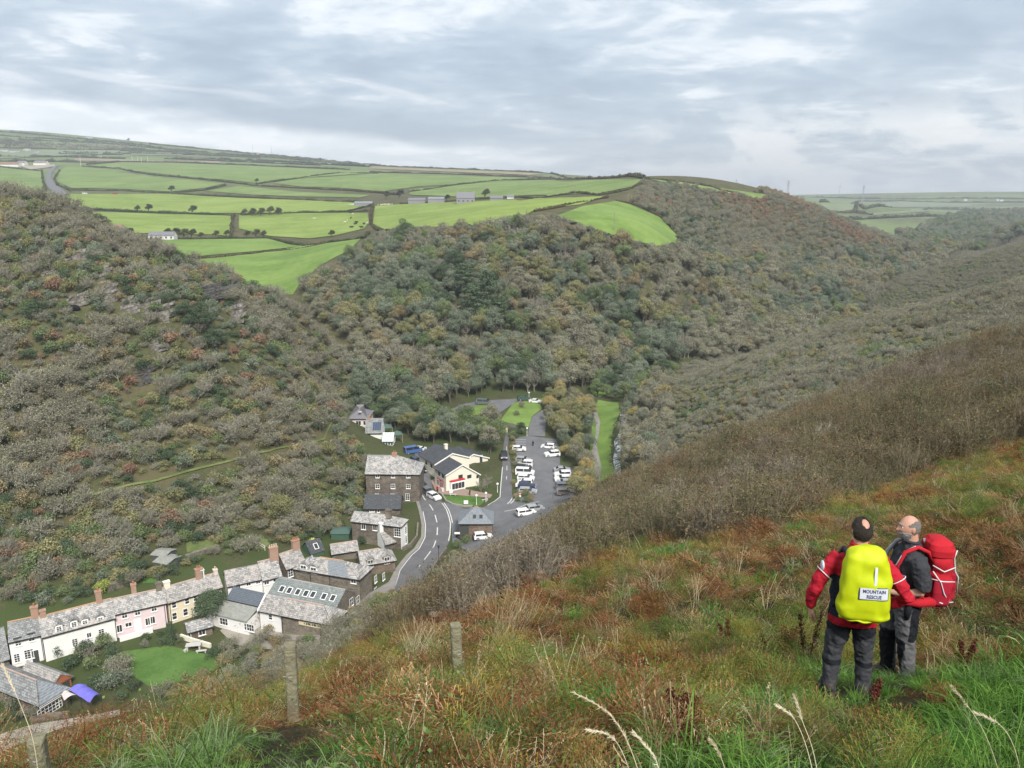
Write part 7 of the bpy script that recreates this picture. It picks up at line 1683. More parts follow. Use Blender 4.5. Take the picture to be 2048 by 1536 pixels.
# ================================================================ people
def solid(name, mb, mats, parent, voxel=.008, smooth=4, wrinkle=0.0, wsize=.1, matfn=None, loc=None):
    """one continuous skin round all the pieces in mb, with cloth wrinkles if asked for"""
    me = mb.mesh(name + '_raw', [])
    o = bpy.data.objects.new(name + '_raw', me); COL.objects.link(o)
    m = o.modifiers.new('r', 'REMESH'); m.mode = 'VOXEL'; m.voxel_size = voxel
    if smooth: m = o.modifiers.new('s', 'SMOOTH'); m.factor = .5; m.iterations = smooth
    if wrinkle:
        for k, (st, sz) in enumerate(((wrinkle, wsize), (wrinkle * .5, wsize * .4))):
            tx = bpy.data.textures.new(name + '_wrinkle', 'CLOUDS'); tx.noise_scale = sz; tx.noise_depth = 2
            m = o.modifiers.new('d%d' % k, 'DISPLACE'); m.texture = tx; m.strength = st; m.mid_level = .5; m.texture_coords = 'GLOBAL'
    dg = bpy.context.evaluated_depsgraph_get(); dg.update()
    out = bpy.data.meshes.new_from_object(o.evaluated_get(dg)); out.name = name
    bpy.data.objects.remove(o); bpy.data.meshes.remove(me)
    out.materials.clear()
    for q in (mats if isinstance(mats, (list, tuple)) else [mats]): out.materials.append(q)
    n = len(out.polygons)
    if matfn:
        c = np.empty(n * 3, np.float32); out.polygons.foreach_get('center', c); c = c.reshape(-1, 3)
        out.polygons.foreach_set('material_index', np.asarray(matfn(c), np.int32))
    else: out.polygons.foreach_set('material_index', np.zeros(n, np.int32))
    out.polygons.foreach_set('use_smooth', np.ones(n, bool)); out.update()
    ob = link(bpy.data.objects.new(name, out), parent)
    return ob
def ell_rings(mb, rows, n=20, p=2.0):
    """rows: z, centre x, centre y, half width, half depth"""
    rr = []
    for z, cx, cy, rx, ry in rows:
        r = []
        for k in range(n):
            a = 2 * math.pi * k / n; c, s = math.cos(a), math.sin(a)
            r.append((cx + rx * math.copysign(abs(c) ** (2 / p), c), cy + ry * math.copysign(abs(s) ** (2 / p), s), z))
        rr.append(r)
    mb.rings(rr)
def head_grid(c, nose=1.0, jaw=1.0, nt=56, nz=40):
    """face forward is +Y; returns rings of points from chin to crown"""
    rr = []
    for i in range(nz):
        ph = math.pi * (i + .5) / nz; zc = -math.cos(ph); rs = math.sin(ph)
        ring = []
        for j in range(nt):
            a = 2 * math.pi * j / nt; dx, dy = math.cos(a), math.sin(a)
            x, y, z = .077 * rs * dx, .098 * rs * dy, .120 * zc
            if z < 0:
                t = -z / .12; x *= 1 - .22 * t * jaw; y = y * (1 - .10 * t) + (.012 * t if dy > 0 else .022 * t)
            f = max(0, dy) ** 1.5
            g = lambda x0, z0, sx_, sz_: math.exp(-((x - x0) / sx_) ** 2 - ((z - z0) / sz_) ** 2)
            y += f * (.027 * nose * math.exp(-(x / .013) ** 2) * max(0, min(1, (.028 - z) / .045)) * (1 if z > -.022 else math.exp(-((z + .022) / .008) ** 2)))
            y += f * (.007 * g(0, .036, .05, .012) - .009 * (g(.032, .016, .016, .012) + g(-.032, .016, .016, .012)) + .006 * (g(.04, -.015, .02, .02) + g(-.04, -.015, .02, .02)))
            y += f * (.007 * g(0, -.052, .022, .008) + .005 * g(0, -.066, .02, .007) + .008 * g(0, -.098, .022, .018) - .004 * g(0, -.059, .026, .003))
            ring.append((c[0] + x, c[1] + y, c[2] + z))
        rr.append(ring)
    return rr
def hand(mb, w, d, nrm, side, s=1.0, curl=.35):
    """palm and five separate fingers; w wrist, d towards the fingertips, nrm out of the back of the hand"""
    w, d, nrm = Vector(w), Vector(d).normalized(), Vector(nrm).normalized()
    u = d.cross(nrm).normalized() * side; nrm = (u.cross(d) * side).normalized()
    def P(a, b, c): return w + (d * a + u * b + nrm * c) * s
    rr = []
    for a, hw, ht in ((-.02, .026, .022), (.0, .028, .020), (.03, .037, .017), (.065, .042, .015), (.09, .040, .012)):
        rr.append([tuple(P(a, hw * math.cos(t), ht * math.sin(t))) for t in np.linspace(0, 2 * math.pi, 13)[:-1]])
    mb.rings(rr)
    for b, L_ in ((-.031, .062), (-.0105, .078), (.0105, .085), (.031, .076)):
        p = [P(.075, b, 0)]; ang = curl * .4; q = P(.09, b * 1.08, 0)
        p.append(q)
        for k, f in enumerate((.45, .32, .26)):
            ang += curl * (1 + .2 * k); q = q + (d * math.cos(ang) - nrm * math.sin(ang) + u * b * .6) * L_ * f * s; p.append(q)
        mb.tube(p, [.0095 * s, .0092 * s, .0085 * s, .0078 * s, .006 * s], 8)
    b = .040
    mb.tube([P(.012, .018, -.004), P(.038, .044, -.010), P(.062, .058, -.018), P(.084, .060, -.026)], [.014 * s, .0125 * s, .0105 * s, .008 * s], 8)
SKIN = mat('skin', (.50, .29, .21), .55, (.43, .23, .17), 18, .8, .08, 90, spec=.35)
def cloth(name, c, c2=None, sc=60): return mat(name, c, .82, c2 or tuple(.82 * k for k in c), sc, .8, .1, 160, spec=.2)
RED_J = cloth('red_jacket_cloth', (.43, .014, .030)); NAVY = cloth('navy_cloth', (.022, .028, .045)); GREY_T = cloth('grey_trouser_cloth', (.052, .054, .062)); BLACK_T = cloth('black_trouser_cloth', (.013, .015, .020)); GREY_L = cloth('pale_grey_cloth', (.125, .126, .135))
GREY_S = cloth('charcoal_shirt_cloth', (.042, .044, .052)); HIVIS = mat('hi_vis_yellow_cloth', (.47, .55, .004), .6, (.43, .51, .004), 40, .8, .05, 120, spec=.35); RED_P = cloth('red_pack_cloth', (.46, .016, .028)); RED_D = cloth('dark_red_pack_cloth', (.33, .012, .03)); STRAP = cloth('grey_strap', (.30, .31, .33)); BOOT = mat('boot_leather', (.035, .028, .022), .6)
REFL = mat('reflective_strip', (.62, .64, .66), .35, spec=.6); LABEL = mat('reflective_label', (.55, .58, .64), .45); INK = mat('label_ink', (.03, .045, .13), .6)
HAIR_D = mat('dark_hair', (.022, .016, .013), .65, (.05, .04, .034), 80, .8, .6, 200); HAIR_G = mat('grey_hair', (.10, .09, .085), .7, (.30, .29, .28), 90, .8, .6, 200); BEARD = mat('grey_beard', (.26, .25, .24), .75, (.46, .45, .44), 110, .8, .7, 220)
EYEW = mat('eye_white', (.7, .68, .65), .2); EYED = mat('eye_dark', (.03, .02, .015), .2)
def shell(name, rr, keep, off, m, parent, jit=.004):
    """hair or beard as a thick layer over part of the head"""
    mb = MB(); nz, nt = len(rr), len(rr[0]); c = sum((Vector(p) for r in rr for p in r), Vector()) / (nz * nt)
    rd = random.Random(3)
    V = [[Vector(p) + (Vector(p) - c).normalized() * (off + rd.uniform(-jit, jit)) for p in r] for r in rr]
    I = [[Vector(p) - (Vector(p) - c).normalized() * .004 for p in r] for r in rr]
    K = [[keep((Vector(rr[i][j]) + Vector(rr[i + 1][(j + 1) % nt])) / 2 - c) for j in range(nt)] for i in range(nz - 1)]
    for i in range(nz - 1):
        for j in range(nt):
            if not K[i][j]: continue
            j2 = (j + 1) % nt
            mb.poly([V[i][j], V[i][j2], V[i + 1][j2], V[i + 1][j]])
            for (di, dj, a, b) in ((-1, 0, (i, j), (i, j2)), (1, 0, (i + 1, j2), (i + 1, j)), (0, -1, (i + 1, j), (i, j)), (0, 1, (i, j2), (i + 1, j2))):
                ii, jj = i + di, (j + dj) % nt
                if not (0 <= ii < nz - 1) or not K[ii][jj]: mb.poly([V[b[0]][b[1]], V[a[0]][a[1]], I[a[0]][a[1]], I[b[0]][b[1]]])
    if keep(Vector((0, 0, .12))): mb.poly([V[-1][j] for j in range(nt)])
    return mb.build(name, m, parent, True)
def base_body(arms, hands, headc, legs, nose=1.0, jaw=1.0, head_rot=0.0):
    mb = MB()
    ell_rings(mb, [(.80, 0, 0, .15, .10), (.95, 0, 0, .165, .11), (1.1, 0, 0, .15, .10), (1.3, 0, 0, .175, .11), (1.42, 0, -.01, .16, .09), (1.48, 0, -.01, .09, .075), (1.53, 0, .0, .062, .066), (1.60, 0, .01, .058, .062), (1.66, 0, .01, .05, .055)])
    for a in arms: mb.tube(a, [.055, .052, .044, .042, .034, .027][:len(a)] if len(a) > 3 else [.055, .042, .027], 12)
    for l in legs: mb.tube(l, [.085, .075, .055, .05, .04], 12)
    for h_ in hands: hand(mb, *h_)
    rr = head_grid((0, 0, 0), nose, jaw)
    M = Matrix.Translation(Vector(headc)) @ Matrix.Rotation(head_rot, 4, 'Z')
    rr = [[tuple(M @ Vector(p)) for p in r] for r in rr]
    mb.rings(rr)
    for s_ in (-1, 1):
        e = M @ Vector((s_ * .078, -.008, 0)); mb.ball(e, .03, 10, 8, 0, (.38, .62, 1.05))
    return mb, rr, M
def boots(parent, feet, rz=0):
    for fx, fy, a in feet:
        mb = MB(); rr = []
        for y, z, w_, h_ in ((-.10, .05, .035, .045), (-.07, .06, .045, .06), (.0, .065, .048, .065), (.08, .045, .052, .045), (.15, .035, .048, .035), (.19, .03, .03, .028)):
            rr.append([(fx + w_ * math.cos(t) + y * math.sin(a), fy + y * math.cos(a), max(0, z + h_ * math.sin(t))) for t in np.linspace(0, 2 * math.pi, 13)[:-1]])
        mb.rings(rr); mb.tube([(fx, fy - .03, .05), (fx, fy - .03, .20)], [.05, .055], 12); mb.build('boot', BOOT, parent, True)
# ---- first figure: red jacket, rucksack under a yellow cover, seen from behind
HA, HB = 1.79, 1.78
ax, ay, az_ = px_at(1727, 1038, 6.3); az_ -= HA
bx, by, bz_ = px_at(1829, 1034, 6.9); bz_ -= HB
A = empty('person', (ax, ay, az_), R(-10)); tag(A, 'person in a red jacket wearing a bright yellow rucksack cover, seen from behind', 'person')
armL = [(-.16, 0, 1.42), (-.215, -.01, 1.37), (-.325, -.04, 1.20), (-.35, -.04, 1.13), (-.36, .02, 1.0), (-.35, .05, .90)]
armR = [(.16, 0, 1.42), (.215, -.01, 1.37), (.37, -.08, 1.19), (.415, -.08, 1.12), (.35, .0, 1.02), (.26, .08, .96)]
legA = [[(s_ * .09, 0, .90), (s_ * .115, .01, .66), (s_ * .135, .02, .46), (s_ * .145, -.01, .26), (s_ * .15, -.02, .08)] for s_ in (-1, 1)]
mb, rr, M = base_body([armL, armR], [((-.35, .05, .885), (-.02, .12, -1), (-1, -.1, 0), -1, 1.0, .30), ((.25, .085, .955), (-.75, .35, -.45), (.45, -.6, .3), 1, 1.0, .5)], (0, .01, 1.672), legA, head_rot=R(8))
solid('body', mb, SKIN, A, .0055, 2)
def hairA(p):
    if p.y > .052 and p.z < .075: return False
    if p.z < -.035: return p.y < -.03 and p.z > -.062
    if ((p.x - .012) / .032) ** 2 + ((p.y + .055) / .034) ** 2 < 1 and p.z > .055: return False
    if abs(p.x) > .062 and p.z < .02 and p.y > -.02: return False
    return True
shell('hair', rr, hairA, .010, HAIR_D, A)
for s_ in (-1, 1):
    m_ = MB(); m_.ball(M @ Vector((s_ * .032, .077, .016)), .012, 10, 8); m_.build('eye', EYED, A, True)
mb = MB(); ell_rings(mb, [(.80, 0, -.005, .205, .135), (.84, 0, -.005, .208, .14), (.95, 0, 0, .20, .14), (1.1, 0, 0, .195, .135), (1.28, 0, 0, .215, .145), (1.40, 0, -.01, .20, .125), (1.47, 0, -.01, .12, .095), (1.53, 0, 0, .082, .08), (1.565, 0, .005, .078, .078)], 24, 2.4)
for a in (armL, armR):
    a = [Vector(p) for p in a]; mb.tube(a, [.078, .074, .062, .060, .052, .046], 14)
    mb.tube([a[-1] + (a[-2] - a[-1]) * .25, a[-1] + (a[-2] - a[-1]) * -.02], [.047, .046], 14)
def jm(c):
    hem = c[:, 2] < .86
    side = (np.abs(c[:, 0]) > .15) & (np.abs(c[:, 0]) < .26) & (c[:, 2] < 1.28) & (c[:, 2] >= .88) & (c[:, 1] > -.4)
    return np.where(side & ~hem, 1, 0)
jk = solid('jacket', mb, [RED_J, NAVY], A, .009, 3, .032, .07, jm)
for a in (armL, armR):   # pale piping across each upper sleeve
    p0, p1 = Vector(a[1]), Vector(a[2]); c = p0.lerp(p1, .62); d = (p1 - p0).normalized(); s_ = d.cross(Vector((0, 1, 0))).normalized(); t_ = d.cross(s_)
    q = MB(); q.tube([c + (s_ * math.cos(k) + t_ * math.sin(k)) * .081 + d * .012 * math.cos(k) for k in np.linspace(0, 6.2, 20)], .0045, 5); q.build('piping', REFL, jk)
bq = MB(); c = Vector(armL[1]).lerp(Vector(armL[2]), .25) + Vector((-.07, -.03, .02)); bq.ball(c, .045, 14, 8, 0, (.35, 1, 1)); bq.build('arm_badge', mat('badge_white', (.5, .55, .62), .6), jk, True)
mb = MB()
for l, s_ in zip(legA, (-1, 1)):
    l = [Vector(p) for p in l]; mb.tube([l[0] + Vector((0, 0, .04)), l[0], l[1], l[2], l[3], l[4] + Vector((0, 0, .02))], [.10, .112, .098, .076, .070, .066], 16)
ell_rings(mb, [(.80, 0, -.01, .165, .12), (.88, 0, -.01, .19, .135), (.98, 0, 0, .185, .13), (1.02, 0, 0, .17, .12)], 20)
solid('trousers', mb, [BLACK_T, GREY_T], A, .010, 3, .036, .08, lambda c: np.where((c[:, 2] > .60 + .10 * np.abs(c[:, 0]) / .15) | ((c[:, 2] > .375) & (c[:, 2] < .425)), 0, 1))
boots(A, [(-.15, -.01, -.15), (.15, -.01, .15)])
def pack_mesh(rows, p, tilt=0.0, amp=.009, n=56, seed=0, yc=0):
    rd = np.random.default_rng(seed); zs = np.array([r[0] for r in rows]); mb = MB(); rr = []
    for z in np.linspace(zs[0], zs[-1], 44):
        hw, hd, cy, cx = (np.interp(z, zs, [r[k] for r in rows]) for k in (1, 2, 3, 4)); ring = []
        for k in range(n):
            a = 2 * math.pi * k / n; c, s = math.cos(a), math.sin(a)
            x = hw * math.copysign(abs(c) ** (2 / p), c); y = hd * math.copysign(abs(s) ** (2 / p), s)
            w_ = float(vnoise(np.array(x * 7 + z * 3 + seed), np.array(z * 11 - y * 4), seed) + .6 * vnoise(np.array(x * 18 + seed), np.array(z * 9 + y * 16 + x * 8), seed + 1)) * amp
            f = 1 + w_ / max(.05, math.hypot(x, y)); fold = float(vnoise(np.array(x * 5 + z * 9 + seed * 3.1), np.array(z * 4 - x * 12), seed + 3)); fold = (abs(fold) ** .6) * .5 * amp; ring.append((cx + x * f, cy + y * f - math.copysign(fold, -y) * .8, z + .4 * w_))
        rr.append(ring)
    mb.rings(rr); return mb
rows = [(.965, .13, .05, -.235, .005), (.975, .175, .08, -.24, .005), (1.01, .205, .10, -.245, .005), (1.10, .218, .110, -.245, .005), (1.22, .212, .110, -.242, 0), (1.34, .198, .104, -.235, 0), (1.46, .180, .096, -.228, 0), (1.55, .160, .085, -.222, 0), (1.605, .13, .068, -.215, 0), (1.63, .085, .04, -.21, 0)]
pk = empty('rucksack', (ax, ay, az_), R(-10)); tag(pk, 'rucksack under a bright yellow cover lettered mountain rescue, on the red jacketed person', 'rucksack')
cov = pack_mesh(rows, 3.2, seed=5, amp=.019).build('rain_cover', HIVIS, pk, True)
q = MB()
q.tube([(.005 + .185 * math.cos(a), -.24 + .088 * math.sin(a), .98 + .006 * math.sin(a * 9)) for a in np.linspace(math.pi, 2 * math.pi, 40)], .010, 6); q.build('gathered_hem', HIVIS, cov, True)
def on_pack(x, z, proud):
    zs = [r[0] for r in rows]; hw, hd, cy = (np.interp(z, zs, [r[k] for r in rows]) for k in (1, 2, 3)); p = 3.2
    return (x, cy - hd * (1 - min(.999, abs(x - .005) / hw) ** p) ** (1 / p) - proud, z)
def decal(name, x0, x1, z0, z1, m, proud, par, nx=10, nz=6):
    q = MB(); g = [[on_pack(x0 + (x1 - x0) * i / nx, z0 + (z1 - z0) * j / nz, proud) for i in range(nx + 1)] for j in range(nz + 1)]
    for j in range(nz):
        for i in range(nx): q.poly([g[j][i], g[j][i + 1], g[j + 1][i + 1], g[j + 1][i]])
    for a, b in (((x0, z0), (x1, z0)), ((x1, z0), (x1, z1)), ((x1, z1), (x0, z1)), ((x0, z1), (x0, z0))):
        for k in range(8):
            p, r = [on_pack(a[0] + (b[0] - a[0]) * t / 8, a[1] + (b[1] - a[1]) * t / 8, proud) for t in (k, k + 1)]
            q.poly([p, (p[0], p[1] + .02, p[2]), (r[0], r[1] + .02, r[2]), r])
    return q.build(name, m, par)
dk = decal('label_border', -.072, .168, 1.205, 1.315, INK, .011, cov); lb = decal('label_panel', -.066, .162, 1.211, 1.309, LABEL, .0135, cov)
decal('silver_strip', .042, .064, 1.335, 1.49, REFL, .012, cov, 2, 8)
def letters(txt, xc, z0, size, m, par, proud, bold=.0):
    cu = bpy.data.curves.new('lettering', 'FONT'); cu.body = txt; cu.size = size; cu.align_x = 'CENTER'; cu.offset = bold; cu.space_character = 1.05
    o = bpy.data.objects.new('lettering', cu); COL.objects.link(o); dg = bpy.context.evaluated_depsgraph_get(); dg.update()
    me = bpy.data.meshes.new_from_object(o.evaluated_get(dg)); bpy.data.objects.remove(o)
    for v in me.vertices: v.co = Vector(on_pack(xc + v.co.x * .80, z0 + v.co.y, proud))
    me.materials.clear(); me.materials.append(m); ob = link(bpy.data.objects.new('lettering', me), par); return ob
letters('MOUNTAIN', .048, 1.268, .042, INK, lb, .0155, .0012); letters('RESCUE', .048, 1.222, .042, INK, lb, .0155, .0013)
for s_ in (-1, 1):
    q = MB(); q.tube([(s_ * .12, -.16, 1.42), (s_ * .125, -.08, 1.50), (s_ * .12, .05, 1.485), (s_ * .125, .14, 1.38), (s_ * .14, .14, 1.2), (s_ * .19, .05, 1.06), (s_ * .2, -.12, 1.0)], .022, 8); q.build('shoulder_strap', NAVY, pk, True)
# ---- second figure: grey shirt, red rucksack, seen from the side, looking left
B = empty('person', (bx, by, bz_), R(82)); tag(B, 'bearded balding person in a grey shirt and grey trousers, facing left', 'person')
bL = [(-.17, 0, 1.42), (-.225, -.02, 1.36), (-.265, -.05, 1.20), (-.265, -.04, 1.13), (-.215, .09, 1.08), (-.15, .20, 1.06)]
bR = [(.17, 0, 1.42), (.225, -.01, 1.36), (.27, -.04, 1.20), (.27, -.03, 1.13), (.22, .10, 1.07), (.15, .20, 1.04)]
legB = [[(s_ * .09, 0, .90), (s_ * .105, .03 * s_ + .02, .66), (s_ * .115, .05 * s_ + .02, .46), (s_ * .12, .05 * s_ - .01, .26), (s_ * .12, .06 * s_ - .02, .08)] for s_ in (-1, 1)]
mb, rr, M = base_body([bL, bR], [((-.14, .21, 1.055), (.5, .8, -.1), (-.4, .3, .8), -1, 1.0, .55), ((.14, .21, 1.035), (-.5, .8, -.1), (.4, .3, .8), 1, 1.0, .55)], (0, .035, 1.668), legB, 1.15, .7, head_rot=R(6))
solid('body', mb, SKIN, B, .005, 1)
shell('hair', rr, lambda p: (p.z < .078 - max(0, p.y + .03) * .6) and p.y < .022 and p.z > -.045 and not (abs(p.x) > .062 and p.z < .03 and p.y > -.035) and not (p.z < -.02 and p.y > -.03), .006, HAIR_G, B)
shell('beard', rr, lambda p: p.y > -.012 and p.z < -.028 and not (abs(p.x) < .024 and -.062 < p.z < -.052 and p.y > .05) and not (p.z > -.040 and p.y > .06 and abs(p.x) < .05 and abs(p.x) > .028) and not (p.z > -.043 and abs(p.x) < .02 and p.y > .11), .008, BEARD, B, .003)
for s_ in (-1, 1):
    m_ = MB(); m_.ball(M @ Vector((s_ * .032, .0755, .016)), .0118, 12, 8); e_ = m_.build('eye', EYEW, B, True)
    m_ = MB(); m_.ball(M @ Vector((s_ * .032, .0815, .016)), .0070, 10, 6); m_.build('iris', EYED, e_, True)
    m_ = MB(); m_.tube([M @ Vector((s_ * .015, .103, .037)), M @ Vector((s_ * .033, .098, .042)), M @ Vector((s_ * .052, .083, .036))], [.004, .005, .003], 6); m_.build('eyebrow', HAIR_G, B, True)
mb = MB(); ell_rings(mb, [(.93, 0, .015, .175, .15), (1.0, 0, .02, .18, .165), (1.1, 0, .02, .18, .165), (1.28, 0, .005, .205, .15), (1.40, 0, -.01, .20, .125), (1.47, 0, -.01, .12, .095), (1.53, 0, .0, .08, .08), (1.55, 0, .005, .076, .076)], 24, 2.3)
for a in (bL, bR):
    a = [Vector(p) for p in a]; mb.tube([a[0], a[1], a[2], a[2].lerp(a[3], .5)], [.088, .086, .076, .074], 14)
sh = solid('shirt', mb, GREY_S, B, .009, 3, .030, .07)
q = MB(); q.tube([(.078 * math.cos(a), .012 + .08 * math.sin(a), 1.545 + .012 * math.sin(a)) for a in np.linspace(-4.4, 1.25, 26)], .014, 6); q.build('collar', GREY_S, sh, True)
mb = MB()
for l in legB:
    l = [Vector(p) for p in l]; mb.tube([l[0] + Vector((0, 0, .04)), l[0], l[1], l[2], l[3], l[4] + Vector((0, 0, .02))], [.10, .116, .102, .080, .075, .070], 16)
ell_rings(mb, [(.80, 0, -.01, .17, .135), (.88, 0, -.01, .185, .145), (.98, 0, .01, .18, .15), (1.02, 0, .01, .17, .145)], 20)
solid('trousers', mb, [GREY_L, BLACK_T], B, .010, 3, .036, .08, lambda c: np.where(((c[:, 1] < -.005) & (c[:, 2] > .56)) | ((c[:, 1] > .012) & (c[:, 2] < .56) & (c[:, 2] > .1)), 1, 0))
boots(B, [(-.12, -.08, -.1), (.12, .04, .1)])
b2 = empty('rucksack', (bx, by, bz_), R(82)); tag(b2, 'red rucksack with pale straps on the bearded person in the grey shirt', 'rucksack')
rb = [(.90, .09, .05, -.24, 0), (.92, .135, .095, -.25, 0), (.99, .155, .125, -.262, 0), (1.12, .158, .130, -.268, 0), (1.28, .152, .122, -.262, 0), (1.40, .148, .112, -.255, 0), (1.44, .135, .10, -.25, 0)]
main = pack_mesh(rb, 2.8, seed=9, amp=.020).build('main_sack', RED_P, b2, True)
lid = [(1.42, .13, .11, -.25, 0), (1.44, .155, .135, -.252, 0), (1.50, .157, .138, -.248, 0), (1.555, .138, .118, -.236, 0), (1.59, .10, .075, -.225, 0)]
pack_mesh(lid, 2.8, seed=12, amp=.016).build('lid', RED_P, b2, True)
pack_mesh([(.97, .06, .04, -.365, 0), (1.0, .105, .055, -.375, 0), (1.12, .11, .06, -.38, 0), (1.25, .10, .05, -.37, 0), (1.28, .07, .03, -.36, 0)], 2.6, seed=14, amp=.012).build('back_pocket', RED_D, b2, True)
for s_ in (-1, 1):
    pack_mesh([(.95, .025, .05, -.25, s_ * .155), (.98, .042, .085, -.255, s_ * .16), (1.1, .044, .09, -.262, s_ * .16), (1.2, .025, .075, -.262, s_ * .155)], 2.4, seed=15 + s_, amp=.008).build('side_pocket', RED_D, b2, True)
    q = MB(); q.tube([(s_ * .11, -.16, 1.38), (s_ * .125, -.12, 1.48), (s_ * .125, -.02, 1.525), (s_ * .13, .09, 1.47), (s_ * .15, .155, 1.34), (s_ * .17, .15, 1.2), (s_ * .20, .06, 1.10), (s_ * .19, -.10, 1.04)], [.014, .018, .020, .020, .018, .014, .010, .010], 8); q.build('shoulder_strap', STRAP if s_ > 0 else RED_P, b2, True)
    q = MB(); q.tube([(s_ * .12, .0, 1.53), (s_ * .128, .10, 1.475), (s_ * .155, .172, 1.34)], .007, 5); q.build('strap_edge', REFL, b2, True)
    q = MB(); q.tube([(s_ * .16, -.20, .99), (s_ * .20, -.06, .985), (s_ * .195, .08, .985), (s_ * .12, .17, .98), (0, .185, .98)], [.05, .045, .035, .016, .012], 8); q.build('hip_belt', RED_P, b2, True)
    for pts in ([(s_ * .085, -.386, 1.50), (s_ * .09, -.368, 1.42), (s_ * .085, -.395, 1.28), (s_ * .08, -.43, 1.22), (s_ * .08, -.438, 1.05)], [(s_ * .150, -.16, 1.36), (s_ * .172, -.26, 1.31), (s_ * .125, -.375, 1.34)], [(s_ * .150, -.16, 1.22), (s_ * .175, -.26, 1.21), (s_ * .125, -.385, 1.19)], [(s_ * .155, -.16, 1.03), (s_ * .206, -.26, 1.0), (s_ * .125, -.395, .98)], [(s_ * .15, -.17, 1.30), (s_ * .178, -.24, 1.20), (s_ * .207, -.27, 1.10), (s_ * .17, -.34, 1.0)]):
        q = MB(); q.tube(pts, .006, 5); q.build('compression_strap', REFL, b2, True)
q = MB(); q.tube([(.0, -.13, 1.50), (.0, -.11, 1.57), (.02, -.13, 1.55)], .010, 5); q.build('haul_loop', STRAP, b2, True)
q = MB(); q.tube([(-.19, .02, .97), (-.20, .03, .88), (-.185, .03, .80)], [.03, .034, .02], 8); q.build('belt_pouch', BLACK_T, b2, True)
# ---- small figures down in the village
def small_person(u, v, label, top, legs, rz=0.0, hair=HAIR_D, stride=.12):
    p = at(u, v, 0, 100); e = empty('person', p + Vector((0, 0, .08)), rz); tag(e, label, 'person')
    mb = MB(); mb.tube([(0, 0, .9), (0, 0, 1.3), (0, 0, 1.5), (0, .01, 1.58)], [.11, .13, .08, .05], 10); mb.ball((0, .01, 1.66), .11, 12, 9, 0, (.75, .9, 1.08))
    for s_ in (-1, 1): mb.tube([(s_ * .17, 0, 1.42), (s_ * .22, -.03 * s_, 1.15), (s_ * .21, .08 - .05 * s_, .90), (s_ * .2, .1 - .05 * s_, .80)], [.05, .042, .032, .03], 8)
    for s_ in (-1, 1): mb.tube([(s_ * .09, 0, .9), (s_ * .1, s_ * stride * .5 + .03, .48), (s_ * .1, s_ * stride, .05), (s_ * .1, s_ * stride + .14, .03)], [.09, .065, .045, .035], 8)
    solid('body', mb, SKIN, e, .03, 2)
    mb = MB(); ell_rings(mb, [(.82, 0, 0, .19, .13), (1.1, 0, 0, .19, .13), (1.35, 0, 0, .21, .14), (1.46, 0, 0, .15, .1), (1.52, 0, 0, .07, .07)], 12)
    for s_ in (-1, 1): mb.tube([(s_ * .18, 0, 1.42), (s_ * .23, -.03 * s_, 1.15), (s_ * .215, .08 - .05 * s_, .88)], [.07, .06, .045], 8)
    solid('jacket', mb, top, e, .03, 2)
    mb = MB(); ell_rings(mb, [(.78, 0, 0, .16, .12), (.95, 0, 0, .17, .12)], 12)
    for s_ in (-1, 1): mb.tube([(s_ * .09, 0, .88), (s_ * .1, s_ * stride * .5 + .03, .48), (s_ * .1, s_ * stride, .07)], [.11, .08, .065], 8)
    solid('trousers', mb, legs, e, .03, 2)
    mb = MB(); mb.ball((0, -.01, 1.70), .115, 10, 7, 0, (.8, .95, .95)); mb.build('hair', hair, e, True)
small_person(1066, 893, 'dark dressed walker alone in the middle of the car park', BLACK_T, BLACK_T, 3.1); small_person(914, 1077, 'dark dressed pedestrian beside the main road, left of the pair', NAVY, BLACK_T, .5); small_person(918, 1080, 'dark dressed pedestrian beside the main road, right of the pair', BLACK_T, GREY_T, 2.6)
small_person(940, 992, 'person in dark clothes on the paving right of the cream shop', BLACK_T, NAVY, 1.2, stride=.02); small_person(877, 829, 'person with a pale top at the left end of the upper car park', WL['white'], NAVY, 2.2); small_person(875, 985, 'person in red beside the red shop front', RED_J, BLACK_T, .2, stride=.02)
